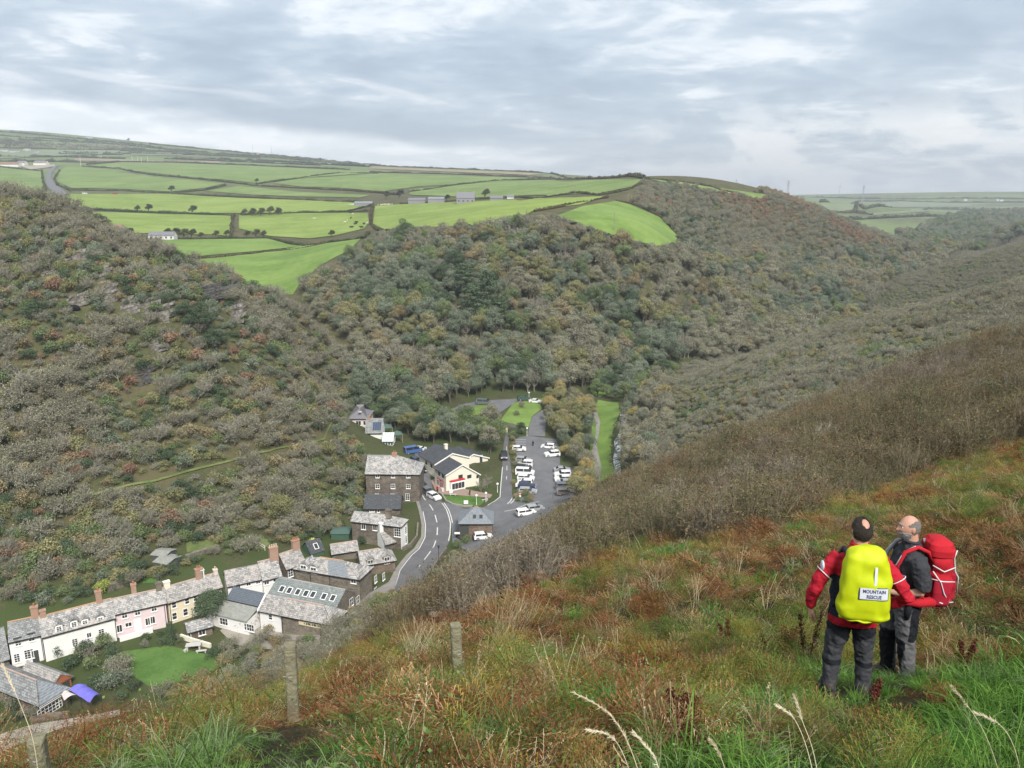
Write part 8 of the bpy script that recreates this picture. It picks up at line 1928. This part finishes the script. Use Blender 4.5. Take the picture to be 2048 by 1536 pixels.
# ================================================================ the bracken, grass and scrub of the near hillside
def fern(L, b, az, length, rise, droop, tint, mi=0, pin=14, wid=.42, curlp=.15):
    """one frond: a curved stalk with pairs of toothed side leaflets"""
    r = L.r; b = np.array(b, float); h = np.array([math.cos(az), math.sin(az), 0]); up = np.array([0, 0, 1.0])
    n = 9; pts = [b]; ang = rise
    for k in range(n):
        ang -= droop / n * (1 + k * .12); pts.append(pts[-1] + (h * math.cos(ang) + up * math.sin(ang)) * length / n)
    pts = np.array(pts); L.limb(pts, [.006 * (1 - k / (n + 2)) for k in range(n + 1)], mi=mi, n=3, tint=.2)
    side = np.array([-h[1], h[0], 0])
    V, F, T = [], [], []
    for k in range(pin):
        t = .22 + .77 * k / (pin - 1); f = t * n; i = min(n - 1, int(f)); p = pts[i] + (pts[i + 1] - pts[i]) * (f - i); d = pts[i + 1] - pts[i]; d /= np.linalg.norm(d)
        nrm = np.cross(side, d); pl = length * wid * (1 - (t - .22) / .80) ** .75 * r.uniform(.85, 1.12) * min(1, .62 + (t - .2) * 1.5)
        for s_ in (-1, 1):
            e = side * s_ * .92 + d * .38 - nrm * curlp * r.uniform(0, 2); e /= np.linalg.norm(e); m = max(3, int(pl / .034)); w_ = pl * .20 + .009
            for j in range(m):
                a0, a1 = j / m, (j + .92) / m; q0, q1 = p + e * pl * a0, p + e * pl * a1 - nrm * curlp * pl * .5 * a1 * a1; ww = w_ * (1 - .75 * a0)
                o = d * ww + nrm * r.normal() * .003; i0 = len(V); V += [q0 - o * .95, q1 - o * .1, q0 + o * .95, q0 * .4 + q1 * .6 + e * ww * .3]; F += [(i0, i0 + 1, i0 + 3), (i0 + 3, i0 + 1, i0 + 2)]
                tt = np.clip(tint + r.normal() * .14, 0, 1); T += [tt, tt]
    L.add(np.array(V), F, T, mi)
def fern_clump(seed, n, hgt, tint, droop, rise=(0.7, 1.35), curlp=.15, spread=.12):
    L = Leafs(seed)
    for k in range(n):
        fern(L, (L.r.normal() * spread, L.r.normal() * spread, -.02), L.r.uniform(0, 6.28), hgt * L.r.uniform(.7, 1.15), L.r.uniform(*rise), droop * L.r.uniform(.7, 1.3), np.clip(tint + L.r.normal() * .16, 0, 1), curlp=curlp)
    return L
def grass_tuft(seed, n, hgt, w, lean_=.5, spread=.09, tint=(.2, 1), base=0):
    L = Leafs(seed); r = L.r; V, F, T = [], [], []
    bias = r.uniform(0, 6.28)
    for k in range(n):
        a = r.uniform(0, 6.28); q = math.sqrt(r.uniform()) * spread; b = np.array([math.cos(a) * q, math.sin(a) * q, -.02]); a2 = a + r.normal() * .7 if r.uniform() < .7 else bias
        h = np.array([math.cos(a2), math.sin(a2), 0]); ang = r.uniform(1.05, 1.5); ln = hgt * r.uniform(.55, 1.15); s_ = np.array([-h[1], h[0], 0]) * w * r.uniform(.6, 1.2); p = b; t_ = r.uniform(*tint); i0 = len(V); cv = lean_ * r.uniform(.5, 1.6); m = 5
        for j in range(m):
            ww = s_ * (1 - j / m) ** .6; V += [p - ww, p + ww]; ang -= cv / m * (1 + j * .5); p = p + (h * math.cos(ang) + np.array([0, 0, math.sin(ang)])) * ln / m
        V.append(p)
        for j in range(m - 1): F.append((i0 + 2 * j, i0 + 2 * j + 1, i0 + 2 * j + 3, i0 + 2 * j + 2)); T.append(np.clip(t_ * (.72 + .1 * j), 0, 1))
        F.append((i0 + 2 * m - 2, i0 + 2 * m - 1, i0 + 2 * m)); T.append(t_)
    L.add(np.array(V), F, T, 0); return L
def stalks(seed, n, hgt, spread=.10, head=.16, lean_=.25, w=.0026):
    """dry flowering grass stems with thin seed heads"""
    L = Leafs(seed); r = L.r
    for k in range(n):
        a = r.uniform(0, 6.28); b = np.array([math.cos(a), math.sin(a), 0]) * spread * math.sqrt(r.uniform()); d = np.array([r.normal() * lean_ + .1, r.normal() * lean_, 1.0]); d /= np.linalg.norm(d); ln = hgt * r.uniform(.6, 1.15)
        p1 = b + d * ln * .5; p2 = b + d * ln + np.array([r.normal() * .06, r.normal() * .06, -.03]); t_ = r.uniform(.3, 1)
        L.limb([b - np.array([0, 0, .03]), p1, p2], [w * 1.3, w, w * .6], mi=0, n=3, tint=t_)
        m = int(head * ln / .010)
        P = p2 + (p2 - p1) / np.linalg.norm(p2 - p1) * r.uniform(-head * ln, .02, (m, 1)) + r.normal(size=(m, 3)) * .005
        L.quads(P, r.normal(size=(m, 3)), .016, .4, 0, np.clip(r.normal(t_, .15, m), 0, 1))
    return L
def herb(seed, n=60, hgt=.3, leaf=.07, spread=.22):
    L = Leafs(seed); r = L.r; P = np.stack([r.normal(size=n) * spread, r.normal(size=n) * spread, r.uniform(.05, 1, n) * hgt], 1)
    L.quads(P, r.normal(size=(n, 3)) * .6 + np.array([0, 0, 1]), leaf, .75, 0)
    for k in range(n // 3): L.twig((P[k][0] * .3, P[k][1] * .3, 0), P[k], .003, mi=1, tint=.5)
    return L
FN_RUST = foliage_mat('bracken_rust', [(.085, .034, .016), (.18, .072, .030), (.27, .135, .062), (.40, .26, .145)], transl=.15, var=.6, shade=.35)
FN_TAN = foliage_mat('bracken_tan', [(.12, .07, .034), (.24, .15, .078), (.46, .34, .21)], transl=.15, var=.6, shade=.35)
FN_YEL = foliage_mat('bracken_yellowing', [(.13, .13, .03), (.24, .20, .045), (.34, .24, .06)], transl=.2, var=.6, shade=.35)
FN_GRN = foliage_mat('bracken_green', [(.05, .095, .022), (.09, .15, .035), (.15, .19, .05)], transl=.2, var=.6, shade=.35)
GR_GRN = foliage_mat('grass_green', [(.045, .115, .022), (.085, .185, .035), (.15, .26, .055)], transl=.25, var=.6, shade=.4)
GR_BLU = foliage_mat('grass_grey_green', [(.075, .125, .055), (.135, .195, .085), (.21, .26, .13)], transl=.2, var=.6, shade=.4)
GR_DRY = foliage_mat('grass_straw', [(.24, .19, .105), (.36, .30, .185), (.48, .42, .29)], transl=.15, var=.6, shade=.35)
HERB = foliage_mat('herb_leaf', [(.05, .10, .028), (.085, .15, .045), (.14, .20, .07)], transl=.15, var=.6)
SC_LEAF = [foliage_mat('scrub_leaf_brown', [(.105, .082, .042), (.15, .118, .065), (.19, .15, .085)]), foliage_mat('scrub_leaf_olive', [(.082, .085, .035), (.118, .12, .05), (.165, .15, .066)]), foliage_mat('scrub_leaf_mauve', [(.10, .085, .062), (.145, .122, .09), (.18, .15, .11)]), foliage_mat('scrub_leaf_rust', [(.13, .07, .032), (.18, .105, .045), (.21, .13, .055)]), foliage_mat('scrub_leaf_green', [(.04, .062, .026), (.07, .092, .035), (.10, .12, .05)])]
SC_TW = [foliage_mat('scrub_twig', [(.085, .068, .046), (.14, .115, .08), (.19, .16, .115)]), foliage_mat('scrub_twig_pale', [(.13, .112, .085), (.19, .165, .13), (.26, .228, .18)])]
EDGE = pp([(150,1462),(260,1432),(380,1408),(480,1378),(600,1345),(700,1300),(800,1290),(900,1262),(980,1215),(1060,1180),(1150,1145),(1250,1108),(1330,1098),(1420,1092),(1520,1072),(1600,1046),(1700,1006),(1780,975),(1860,938),(1950,908),(2048,885)], 2)
FG = EDGE + [(22, 22), (26, 14), (16, 3), (6, .9), (2, .35), (-2, .35), (-5, .9), (-8, 4)]
fx, fy = sample(FG, .172)
keep = (np.hypot(fx, fy) < 9) | (rng.uniform(size=len(fx)) < .62)
keep &= np.hypot(fx, fy) > 1.15
keep &= (np.hypot(fx - ax, fy - ay) > .16) & (np.hypot(fx - bx, fy - by) > .16)
fx, fy = fx[keep], fy[keep]; fz = height(fx, fy); nf = len(fx)
g_ = .5 * vnoise(fx / 1.1, fy / 1.1, 21) + .35 * vnoise(fx / .45, fy / .45, 22)
rightness = np.clip((fx - .9) / 2.2, 0, 1) * np.clip((8.6 - fy) / 3.5, 0, 1)
rightness = np.maximum(rightness, np.clip((3.6 - fy) / 1.2, 0, 1) * np.clip((fx + 1.2) / 1.5, 0, 1))
score = g_ + rightness * .62 + rng.normal(size=nf) * .12
is_grass = score > .31
is_dry = ~is_grass & (rng.uniform(size=nf) < .045)
is_herb = ~is_grass & ~is_dry & (rng.uniform(size=nf) < .10)
is_fern = ~is_grass & ~is_dry & ~is_herb & (rng.uniform(size=nf) < .54)
under = ~is_grass & ~is_dry & ~is_herb & ~is_fern
gm = [grass_tuft(300 + k, 70, (.30, .38, .24, .44)[k], .0042, .8 + .25 * k, .10).mesh('tuft', [GR_GRN]) for k in range(4)] + [grass_tuft(310 + k, 60, .40, .0042, 1.2, .10).mesh('tuft', [GR_BLU]) for k in range(3)]
i = is_grass; pk_ = np.where(rng.uniform(size=nf) < .30 - .2 * rightness, rng.integers(4, 7, nf), rng.integers(0, 4, nf))
low_ = np.ones(nf)
for qx, qy in ((ax, ay), (bx, by)):
    tt = np.clip((qx * fx + qy * fy) / (qx * qx + qy * qy), .72, 1.02); dd = np.hypot(fx - qx * tt, fy - qy * tt)
    low_ = np.minimum(low_, np.clip(.62 + (dd - .25) * 1.3, .62, 1))
for qx, qy in (px_at(576, 1330, 5.6)[:2], px_at(70, 1500, 4.25)[:2]):
    tt = np.clip((qx * fx + qy * fy) / (qx * qx + qy * qy), .72, 1.0); dd = np.hypot(fx - qx * tt, fy - qy * tt)
    low_ = np.minimum(low_, np.clip(.32 + (dd - .18) * 1.2, .32, 1))
def fgstuff(name, meshes, msk, pick, a, b, tl, label, cat, sink=.02):
    n = int(msk.sum()); rot = lean(n, tl); rot[:, 0] -= .18
    return stuff(name, meshes, np.stack([fx, fy, fz - sink], 1)[msk], rot, s3(n, a, b, .2) * low_[msk][:, None], pick[msk] if hasattr(pick, '__len__') else np.full(n, pick), label, cat)
fgstuff('grass', gm, is_grass, pk_, .6, 1.05, .12, 'tangled green grass over the near hillside', 'grass')
fm = [fern_clump(330 + k, 4, .74, .40 + .14 * (k % 3), 1.5, curlp=.28).mesh('bracken', [FN_RUST]) for k in range(5)] + [fern_clump(340 + k, 4, .72, .55, 1.7, curlp=.35).mesh('bracken', [FN_TAN]) for k in range(3)] + [fern_clump(350 + k, 4, .76, .5, 1.1).mesh('bracken', [FN_YEL]) for k in range(2)] + [fern_clump(355 + k, 4, .80, .5, 1.0).mesh('bracken', [FN_GRN]) for k in range(3)]
tone = .5 + .5 * (.6 * vnoise(fx / 1.7, fy / 1.7, 25) + .5 * vnoise(fx / .6, fy / .6, 26)) + rng.normal(size=nf) * .14 + rightness * .15
pf = np.where(tone < .47, rng.integers(0, 5, nf), np.where(tone < .60, rng.integers(5, 8, nf), np.where(tone < .70, rng.integers(8, 10, nf), rng.integers(10, 13, nf))))
fgstuff('bracken', fm, is_fern, pf, .65, 1.1, .18, 'rust brown and green bracken over the near hillside', 'bracken')
ug = [grass_tuft(360 + k, 45, .34, .0036, 1.3, .12).mesh('litter', [GR_DRY]) for k in range(2)] + [fern_clump(365 + k, 3, .42, .3, 2.4, (.2, .8), .5).mesh('litter', [FN_RUST]) for k in range(2)] + [grass_tuft(368 + k, 45, .34, .0036, 1.2, .12).mesh('litter', [GR_GRN]) for k in range(2)]
fgstuff('dead_grass', ug, under, np.where(rng.uniform(size=nf) < .45, rng.integers(4, 6, nf), rng.integers(0, 4, nf)), .8, 1.3, .25, 'dead grass and collapsed fronds under the bracken', 'grass')
dm = [stalks(370 + k, 9, .62, .12).mesh('dry_stems', [GR_DRY]) for k in range(4)]
fgstuff('dry_grass', dm, is_dry, rng.integers(0, 4, nf), .6, 1.05, .10, 'thin dry grass stems standing through the bracken', 'grass')
hm = [herb(380 + k, 170, .20 + .04 * k, .017 + .003 * k).mesh('herb', [HERB, BARK]) for k in range(3)]
fgstuff('low_herbs', hm, is_herb, rng.integers(0, 3, nf), .7, 1.3, .1, 'low leafy green plants among the bracken', 'herbs')
# scrub over the brow of the hill
SB = []
for k in range(12): SB.append(scrub_bush(400 + k, H=1.15 + .1 * (k % 3), leaves=(620, 760, 420, 560)[k % 4], leaf=.05, w=.0075).mesh('bush', [SC_LEAF[(0, 1, 2, 0, 3, 2, 4, 0, 1, 2, 3, 4)[k]], SC_TW[1 if k in (2, 5, 9) else 0]]))
NEARP = [(p[0], p[1] + .15) for p in EDGE] + [(24, 27), (34, 36), (50, 52), (40, 62), (24, 70), (8, 66), (-6, 56), (-14, 42), (-22, 36), (-24, 26), (-16, 17), (-9, 9)]
nx, ny = sample(NEARP, .55); rr_ = np.hypot(nx, ny); k = (rng.uniform(size=len(nx)) < np.clip(26 / rr_, .45, 1)); nx, ny = nx[k], ny[k]; nz = height(nx, ny); n_ = len(nx)
q = vnoise(nx / 4, ny / 4, 31) + .7 * vnoise(nx / 1.7, ny / 1.7, 32) + rng.normal(size=n_) * .18; od = np.argsort(np.argsort(q)) / n_
tb = [(.0, [2, 5, 9]), (.16, [0, 3, 7]), (.38, [1, 8]), (.62, [4, 10]), (.74, [1, 8, 10]), (.84, [6, 11]), (1.01, [6])]
pkk = np.zeros(n_, int)
for (a, l), (b, _) in zip(tb[:-1], tb[1:]):
    m_ = (od >= a) & (od < b); pkk[m_] = rng.choice(l, m_.sum())
sc_ = s3(n_, .45, 1.15, .2, 1.6) * np.clip(.66 + np.hypot(nx, ny) / 60, .6, 1.5)[:, None]
rt = lean(n_, .10); rt[:, 1] += .12
stuff('hillside_heath', SB, np.stack([nx, ny, nz - .05], 1), rt, sc_, pkk, 'dense brown twiggy scrub over the brow of the near hill', 'scrub')
FAR2 = [(34, 36), (40, 62), (24, 70), (8, 66), (-6, 56), (-14, 42), (-22, 36), (-24, 26), (-46, 64), (-40, 75), (-16, 95), (4, 120), (14, 132), (22, 124), (30, 112), (52, 112), (84, 118), (118, 128), (132, 122), (112, 88), (78, 58), (50, 40)]
nx, ny = sample(FAR2, 1.15); nz = height(nx, ny); n_ = len(nx)
q = vnoise(nx / 13, ny / 13, 33) + .8 * vnoise(nx / 4.5, ny / 4.5, 34) + rng.normal(size=n_) * .2; od = np.argsort(np.argsort(q)) / n_; pkk = np.zeros(n_, int)
for (a, l), (b, _) in zip(tb[:-1], tb[1:]):
    m_ = (od >= a) & (od < b); pkk[m_] = rng.choice(l, m_.sum())
sc_ = s3(n_, .8, 2.0, .25, 1.8); rt = lean(n_, .10); rt[:, 1] += .15
stuff('valley_heath', SB, np.stack([nx, ny, nz - .1], 1), rt, sc_, pkk, 'dense brown and olive scrub on the flank of the near hill', 'scrub')
# ---- posts of the old fence
PW = mat('weathered_post', (.15, .14, .095), .9, (.26, .245, .16), 7, .7, .6, 30)
def fence_post(u, vt, Y, label, w_=.10, lean_=(.02, .0)):
    x, y, zt = px_at(u, vt, Y); zb = hz(x, y); e = empty('fence_post', (x, y, zb), .25); tag(e, label, 'fence post', 'posts of the old fence'); H = zt - zb; mb = MB(); rr = []; rd = random.Random(u)
    for z in list(np.linspace(-.3, H - .012, 12)) + [H]:
        f = .93 if z == H else 1; rr.append([(w_ / 2 * f * math.copysign(abs(math.cos(a)) ** .55, math.cos(a)) + rd.uniform(-.002, .002) + lean_[0] * z, w_ / 2 * f * math.copysign(abs(math.sin(a)) ** .55, math.sin(a)) + rd.uniform(-.002, .002) + lean_[1] * z, z) for a in np.linspace(0, 2 * math.pi, 17)[:-1]])
    mb.rings(rr); mb.build('shaft', PW, e)
    q = MB(); q.tube([(-w_ * .56, -.02, H * .62), (0, -w_ * .58, H * .62), (w_ * .56, -.02, H * .62)], .003, 4); q.build('staple_wire', STEEL, e)
fence_post(576, 1288, 5.6, 'tall weathered fence post standing against the village roofs', .098); fence_post(914, 1248, 6.3, 'shorter lichened fence post among dry grass right of the tall post', .098, (-.02, 0)); fence_post(70, 1476, 4.25, 'fence post cut by the bottom edge at the far left', .10)
# ---- plants one can point to
DOCK = foliage_mat('dock_seed', [(.05, .018, .014), (.10, .032, .024), (.14, .05, .034)]); DOCKB = foliage_mat('dock_stem', [(.05, .03, .022), (.08, .045, .03)])
def dock(u, vb, vt, label, ymin=2, dark=False, w_=.045):
    p = at(u, vb, 0, ymin); d = ray(u, vt); H = max(.35, min(1.0, CAMZ + d[2] / d[1] * p.y - p.z)); L = Leafs(int(u + vb)); r = L.r
    for k in range(3 if w_ > .04 else 2):
        tip = np.array([r.normal() * .07, r.normal() * .05, H * r.uniform(.8, 1.0)]); L.limb([(0, 0, -.05), tuple(tip * .5 + r.normal(size=3) * .01), tuple(tip)], [.006, .005, .003], mi=1, n=4)
        m = 420; t_ = r.uniform(.38, 1.0, (m, 1)); P = tip * t_ + r.normal(size=(m, 3)) * w_ * np.sqrt(np.clip(1.25 - t_, .1, 1)) * np.array([1, 1, .5]); L.quads(P, r.normal(size=(m, 3)), .017, .8, 0)
    o = link(bpy.data.objects.new('dock_plant', L.mesh('dock_plant', [DOCK, DOCKB]))); o.location = p; return tag(o, label, 'dock', 'dark seeding docks on the near hillside')
for u, vb, vt, lab, w_ in ((1571,1322,1250,'bushy dark red dock left of the red jacketed person',.05), (1612,1345,1232,'tall thin dark dock just left of the red jacketed person',.025), (1513,1330,1268,'brown dock left of the bushy dark red dock',.03), (1376,1480,1378,'dark brown dock in the middle of the bottom grass',.05), (1355,1472,1400,'thinner dock beside the one in the bottom grass',.03), (2024,1270,1190,'dark red dock at the right edge behind the rucksack',.05),
                          (1926,1345,1285,'small blackened dock right of the bearded person',.02), (1745,1440,1385,'thin dark dock in front of the red jacketed person',.02), (1880,1250,1205,'short dark dock below the red rucksack',.03), (1455,1300,1235,'brown dock among rust bracken near the centre',.03)): dock(u, vb, vt, lab, w_=w_)
STRAW = foliage_mat('straw_plume', [(.42, .35, .22), (.55, .48, .34), (.64, .58, .44)], shade=.25)
def plume(pts, Y, label, w_=.0035, head=.45, seed=1):
    """one arching dry grass stem, rooted in the ground, with a feathery head"""
    W_ = [np.array(px_at(u, v, Y + dy)) for u, v, dy in pts]; b = W_[0].copy(); g = hz(b[0], b[1]); root = np.array([b[0], b[1], g - .03]); P = [root] + W_; L = Leafs(seed); r = L.r; o = root
    # smooth
    Q = []
    for i in range(len(P) - 1):
        p0, p1, p2, p3 = P[max(0, i - 1)], P[i], P[i + 1], P[min(len(P) - 1, i + 2)]
        for t in np.linspace(0, 1, 7)[:-1]: Q.append(.5 * ((2 * p1) + (-p0 + p2) * t + (2 * p0 - 5 * p1 + 4 * p2 - p3) * t * t + (-p0 + 3 * p1 - 3 * p2 + p3) * t ** 3) - o)
    Q.append(P[-1] - o); n = len(Q); L.limb([tuple(q) for q in Q], [w_ * (1 - .7 * i / n) for i in range(n)], mi=0, n=5, tint=.5)
    s0 = int(n * (1 - head)); m = 240
    for k in range(m):
        f = r.uniform(s0, n - 1.001); i = int(f); q = Q[i] + (Q[i + 1] - Q[i]) * (f - i); d = (Q[i + 1] - Q[i]) / np.linalg.norm(Q[i + 1] - Q[i]); e = d * 1.4 + r.normal(size=3) * .5; e /= np.linalg.norm(e); L.twig(q, q + e * r.uniform(.010, .026), .0017, mi=0, tint=r.uniform(.3, 1))
    ob = link(bpy.data.objects.new('grass_stalk', L.mesh('grass_stalk', [STRAW]))); ob.location = o; return tag(ob, label, 'grass stalk', 'pale dry grass stalks close to the camera')
plume([(1300,1640,0),(1262,1500,.05),(1215,1425,.1),(1145,1384,.15)], 2.7, 'thick pale arching grass stalk at the bottom, longest of all', .0035, .5, 1)
plume([(1330,1640,0),(1315,1530,.02),(1290,1490,.05),(1268,1466,.08)], 2.7, 'short pale grass stalk right of the thick arching one', .004, .5, 2)
plume([(1275,1640,0),(1258,1540,0),(1225,1475,.05),(1175,1460,.1)], 2.8, 'pale grass stalk with a drooping head left of the thick one', .003, .3, 3)
plume([(1640,1640,0),(1620,1520,.05),(1590,1440,.1),(1555,1412,.15)], 3.0, 'leaning pale grass stalk left of the pair below the red jacketed person', .003, .25, 4)
plume([(1650,1640,0),(1628,1510,.05),(1604,1440,.1),(1588,1392,.15)], 3.1, 'upright pale grass stalk right of the leaning one', .003, .25, 5)
plume([(2020,1640,0),(1990,1520,.05),(1955,1440,.1),(1905,1375,.15)], 3.2, 'long pale grass stalk at the bottom right', .0028, .2, 6)
plume([(2050,1600,0),(2030,1500,.05),(2000,1450,.1),(1950,1425,.15)], 3.2, 'pale grass stalk nearest the right edge', .0028, .25, 7)
plume([(1470,1640,0),(1455,1560,.05),(1440,1510,.1),(1420,1480,.12)], 3.0, 'small pale stalk in the bright grass at the bottom', .0025, .3, 8)
plume([(85,1640,0),(70,1500,.05),(45,1420,.1),(5,1330,.2)], 3.6, 'thin dry stalk rising at the left edge above the fence post', .003, .2, 9)
HOG = foliage_mat('hogweed_dry', [(.17, .12, .08), (.27, .20, .14), (.36, .29, .21)])
def hogweed(u, vb, vt, label):
    p = at(u, vb, 0, 2); d = ray(u, vt); H = max(.5, min(1.4, CAMZ + d[2] / d[1] * p.y - p.z)); L = Leafs(int(u * 2 + vb)); r = L.r
    def umbel(b, t, rad):
        L.limb([tuple(b), tuple(t)], [.006, .004], mi=0, n=4)
        for k in range(14):
            a = k * 2.4; q = rad * math.sqrt((k + .5) / 14); e = np.array(t) + np.array([math.cos(a) * q, math.sin(a) * q, rad * .8 - q * .3]); L.limb([tuple(t), tuple(e)], [.002, .0015], mi=0, n=3)
            for j in range(6): L.twig(e, e + r.normal(size=3) * .012 + np.array([0, 0, .012]), .002, mi=0, tint=r.uniform(.2, 1))
    umbel((0, 0, -.05), (.02, 0, H - .08), .09)
    for k in range(2): z = H * (.45 + .2 * k); umbel((.01, 0, z), (r.normal() * .12, r.normal() * .1, z + H * .28), .055)
    o = link(bpy.data.objects.new('hogweed', L.mesh('hogweed', [HOG]))); o.location = p; return tag(o, label, 'hogweed', 'dead hogweed stems along the edge of the scrub')
for u, vb, vt, lab in ((1124,1200,1128,'dead hogweed right one of the pair at the scrub edge'), (1082,1190,1140,'dead hogweed left one of the pair at the scrub edge'), (1037,1180,1140,'small dead hogweed left of the pair at the scrub edge'), (868,1300,1225,'dead hogweed with a round head left of the short fence post'), (1668,1075,1040,'dead hogweed in the bracken left of the red jacketed person'), (1560,1090,1050,'dead hogweed at the bracken edge above the centre')): hogweed(u, vb, vt, lab)
def tussock(u, vb, s_, label, seed, m=GR_DRY, n=46, hgt=1.0):
    p = at(u, vb, 0, 2); L = stalks(seed, n, hgt, .22, .2, .22, .0028); o = link(bpy.data.objects.new('dry_grass_clump', L.mesh('dry_grass_clump', [m]))); o.location = p; o.scale = (s_,) * 3; o.rotation_euler = (-.1, .12, 0); return tag(o, label, 'grass clump', 'tall clumps of straw coloured grass')
tussock(1000, 1300, .85, 'tall straw coloured grass clump right of the short fence post', 501, n=60); tussock(1040, 1270, .8, 'straw coloured grass clump just behind the tallest one', 502); tussock(825, 1330, .7, 'straw coloured grass clump between the two fence posts', 503, n=50); tussock(600, 1420, .6, 'straw coloured grass clump at the foot of the tall fence post', 504, n=30)
TG = [grass_tuft(520 + k, 170, .62, .005, 1.5, .16).mesh('grass_tussock', [(GR_BLU, GR_GRN)[k % 2]]) for k in range(4)]
for j, (u, v, s_, lab) in enumerate(((430,1510,.75,'large grey green grass tussock at the bottom left'), (1070,1330,.95,'grey green grass tussock below the tall straw clump'), (1310,1390,.9,'bright green tussock left of the docks in the bottom grass'), (1020,1500,1.0,'grey green tussock at the bottom near the middle'), (1580,1270,.7,'green tussock left of the red jacketed person'), (1960,1290,.8,'green tussock right of the bearded person'), (1380,1540,1.0,'bright green tussock at the bottom under the docks'))):
    p = at(u, v, 0, 2); o = link(bpy.data.objects.new('grass_tussock', TG[(0, 0, 1, 2, 1, 3, 3)[j]])); o.location = p; o.scale = (s_,) * 3; o.rotation_euler = (-.15, 0, j); tag(o, lab, 'grass tussock', 'green grass tussocks')
for k, (u, v, s_, key, lab) in enumerate(((1130,1090,.34,'shrub_green','green bush in the scrub above the centre of the bracken'), (1345,1085,.40,'shrub_dark','dark green bush at the lower edge of the scrub'), (1420,1082,.36,'shrub_dark','dark green bush right of the one at the lower scrub edge'), (1705,880,.55,'shrub_dark','dark gorse bush in the middle of the right hand scrub'), (1740,868,.5,'shrub_dark','second dark gorse bush in the middle of the right hand scrub'), (1985,800,.7,'shrub_dark','dark bush near the right edge of the scrub'), (2030,790,.7,'shrub_dark','dark bush cut by the right edge of the photo'),
        (1600,915,.42,'shrub_bare','pale leaning twigs left of the dark gorse bushes'), (1655,895,.45,'shrub_bare','pale leaning twigs touching the dark gorse bushes'), (1500,955,.4,'shrub_bare','pale twigs in the brown scrub above the centre'), (880,1200,.30,'shrub_bare','bare twisted twigs at the brow above the short fence post'), (1790,850,.5,'shrub_ochre','yellow brown bush right of the dark gorse bushes'), (1390,1000,.42,'shrub_ochre','yellow brown bush on the brow above the centre'), (1280,1010,.38,'shrub_olive','olive bush on the brow below the river'))):
    solo('scrub_bush', key, u, v, s_, lab, 8, k * 1.7, k, 'bush', sq=.9, sink=.05)
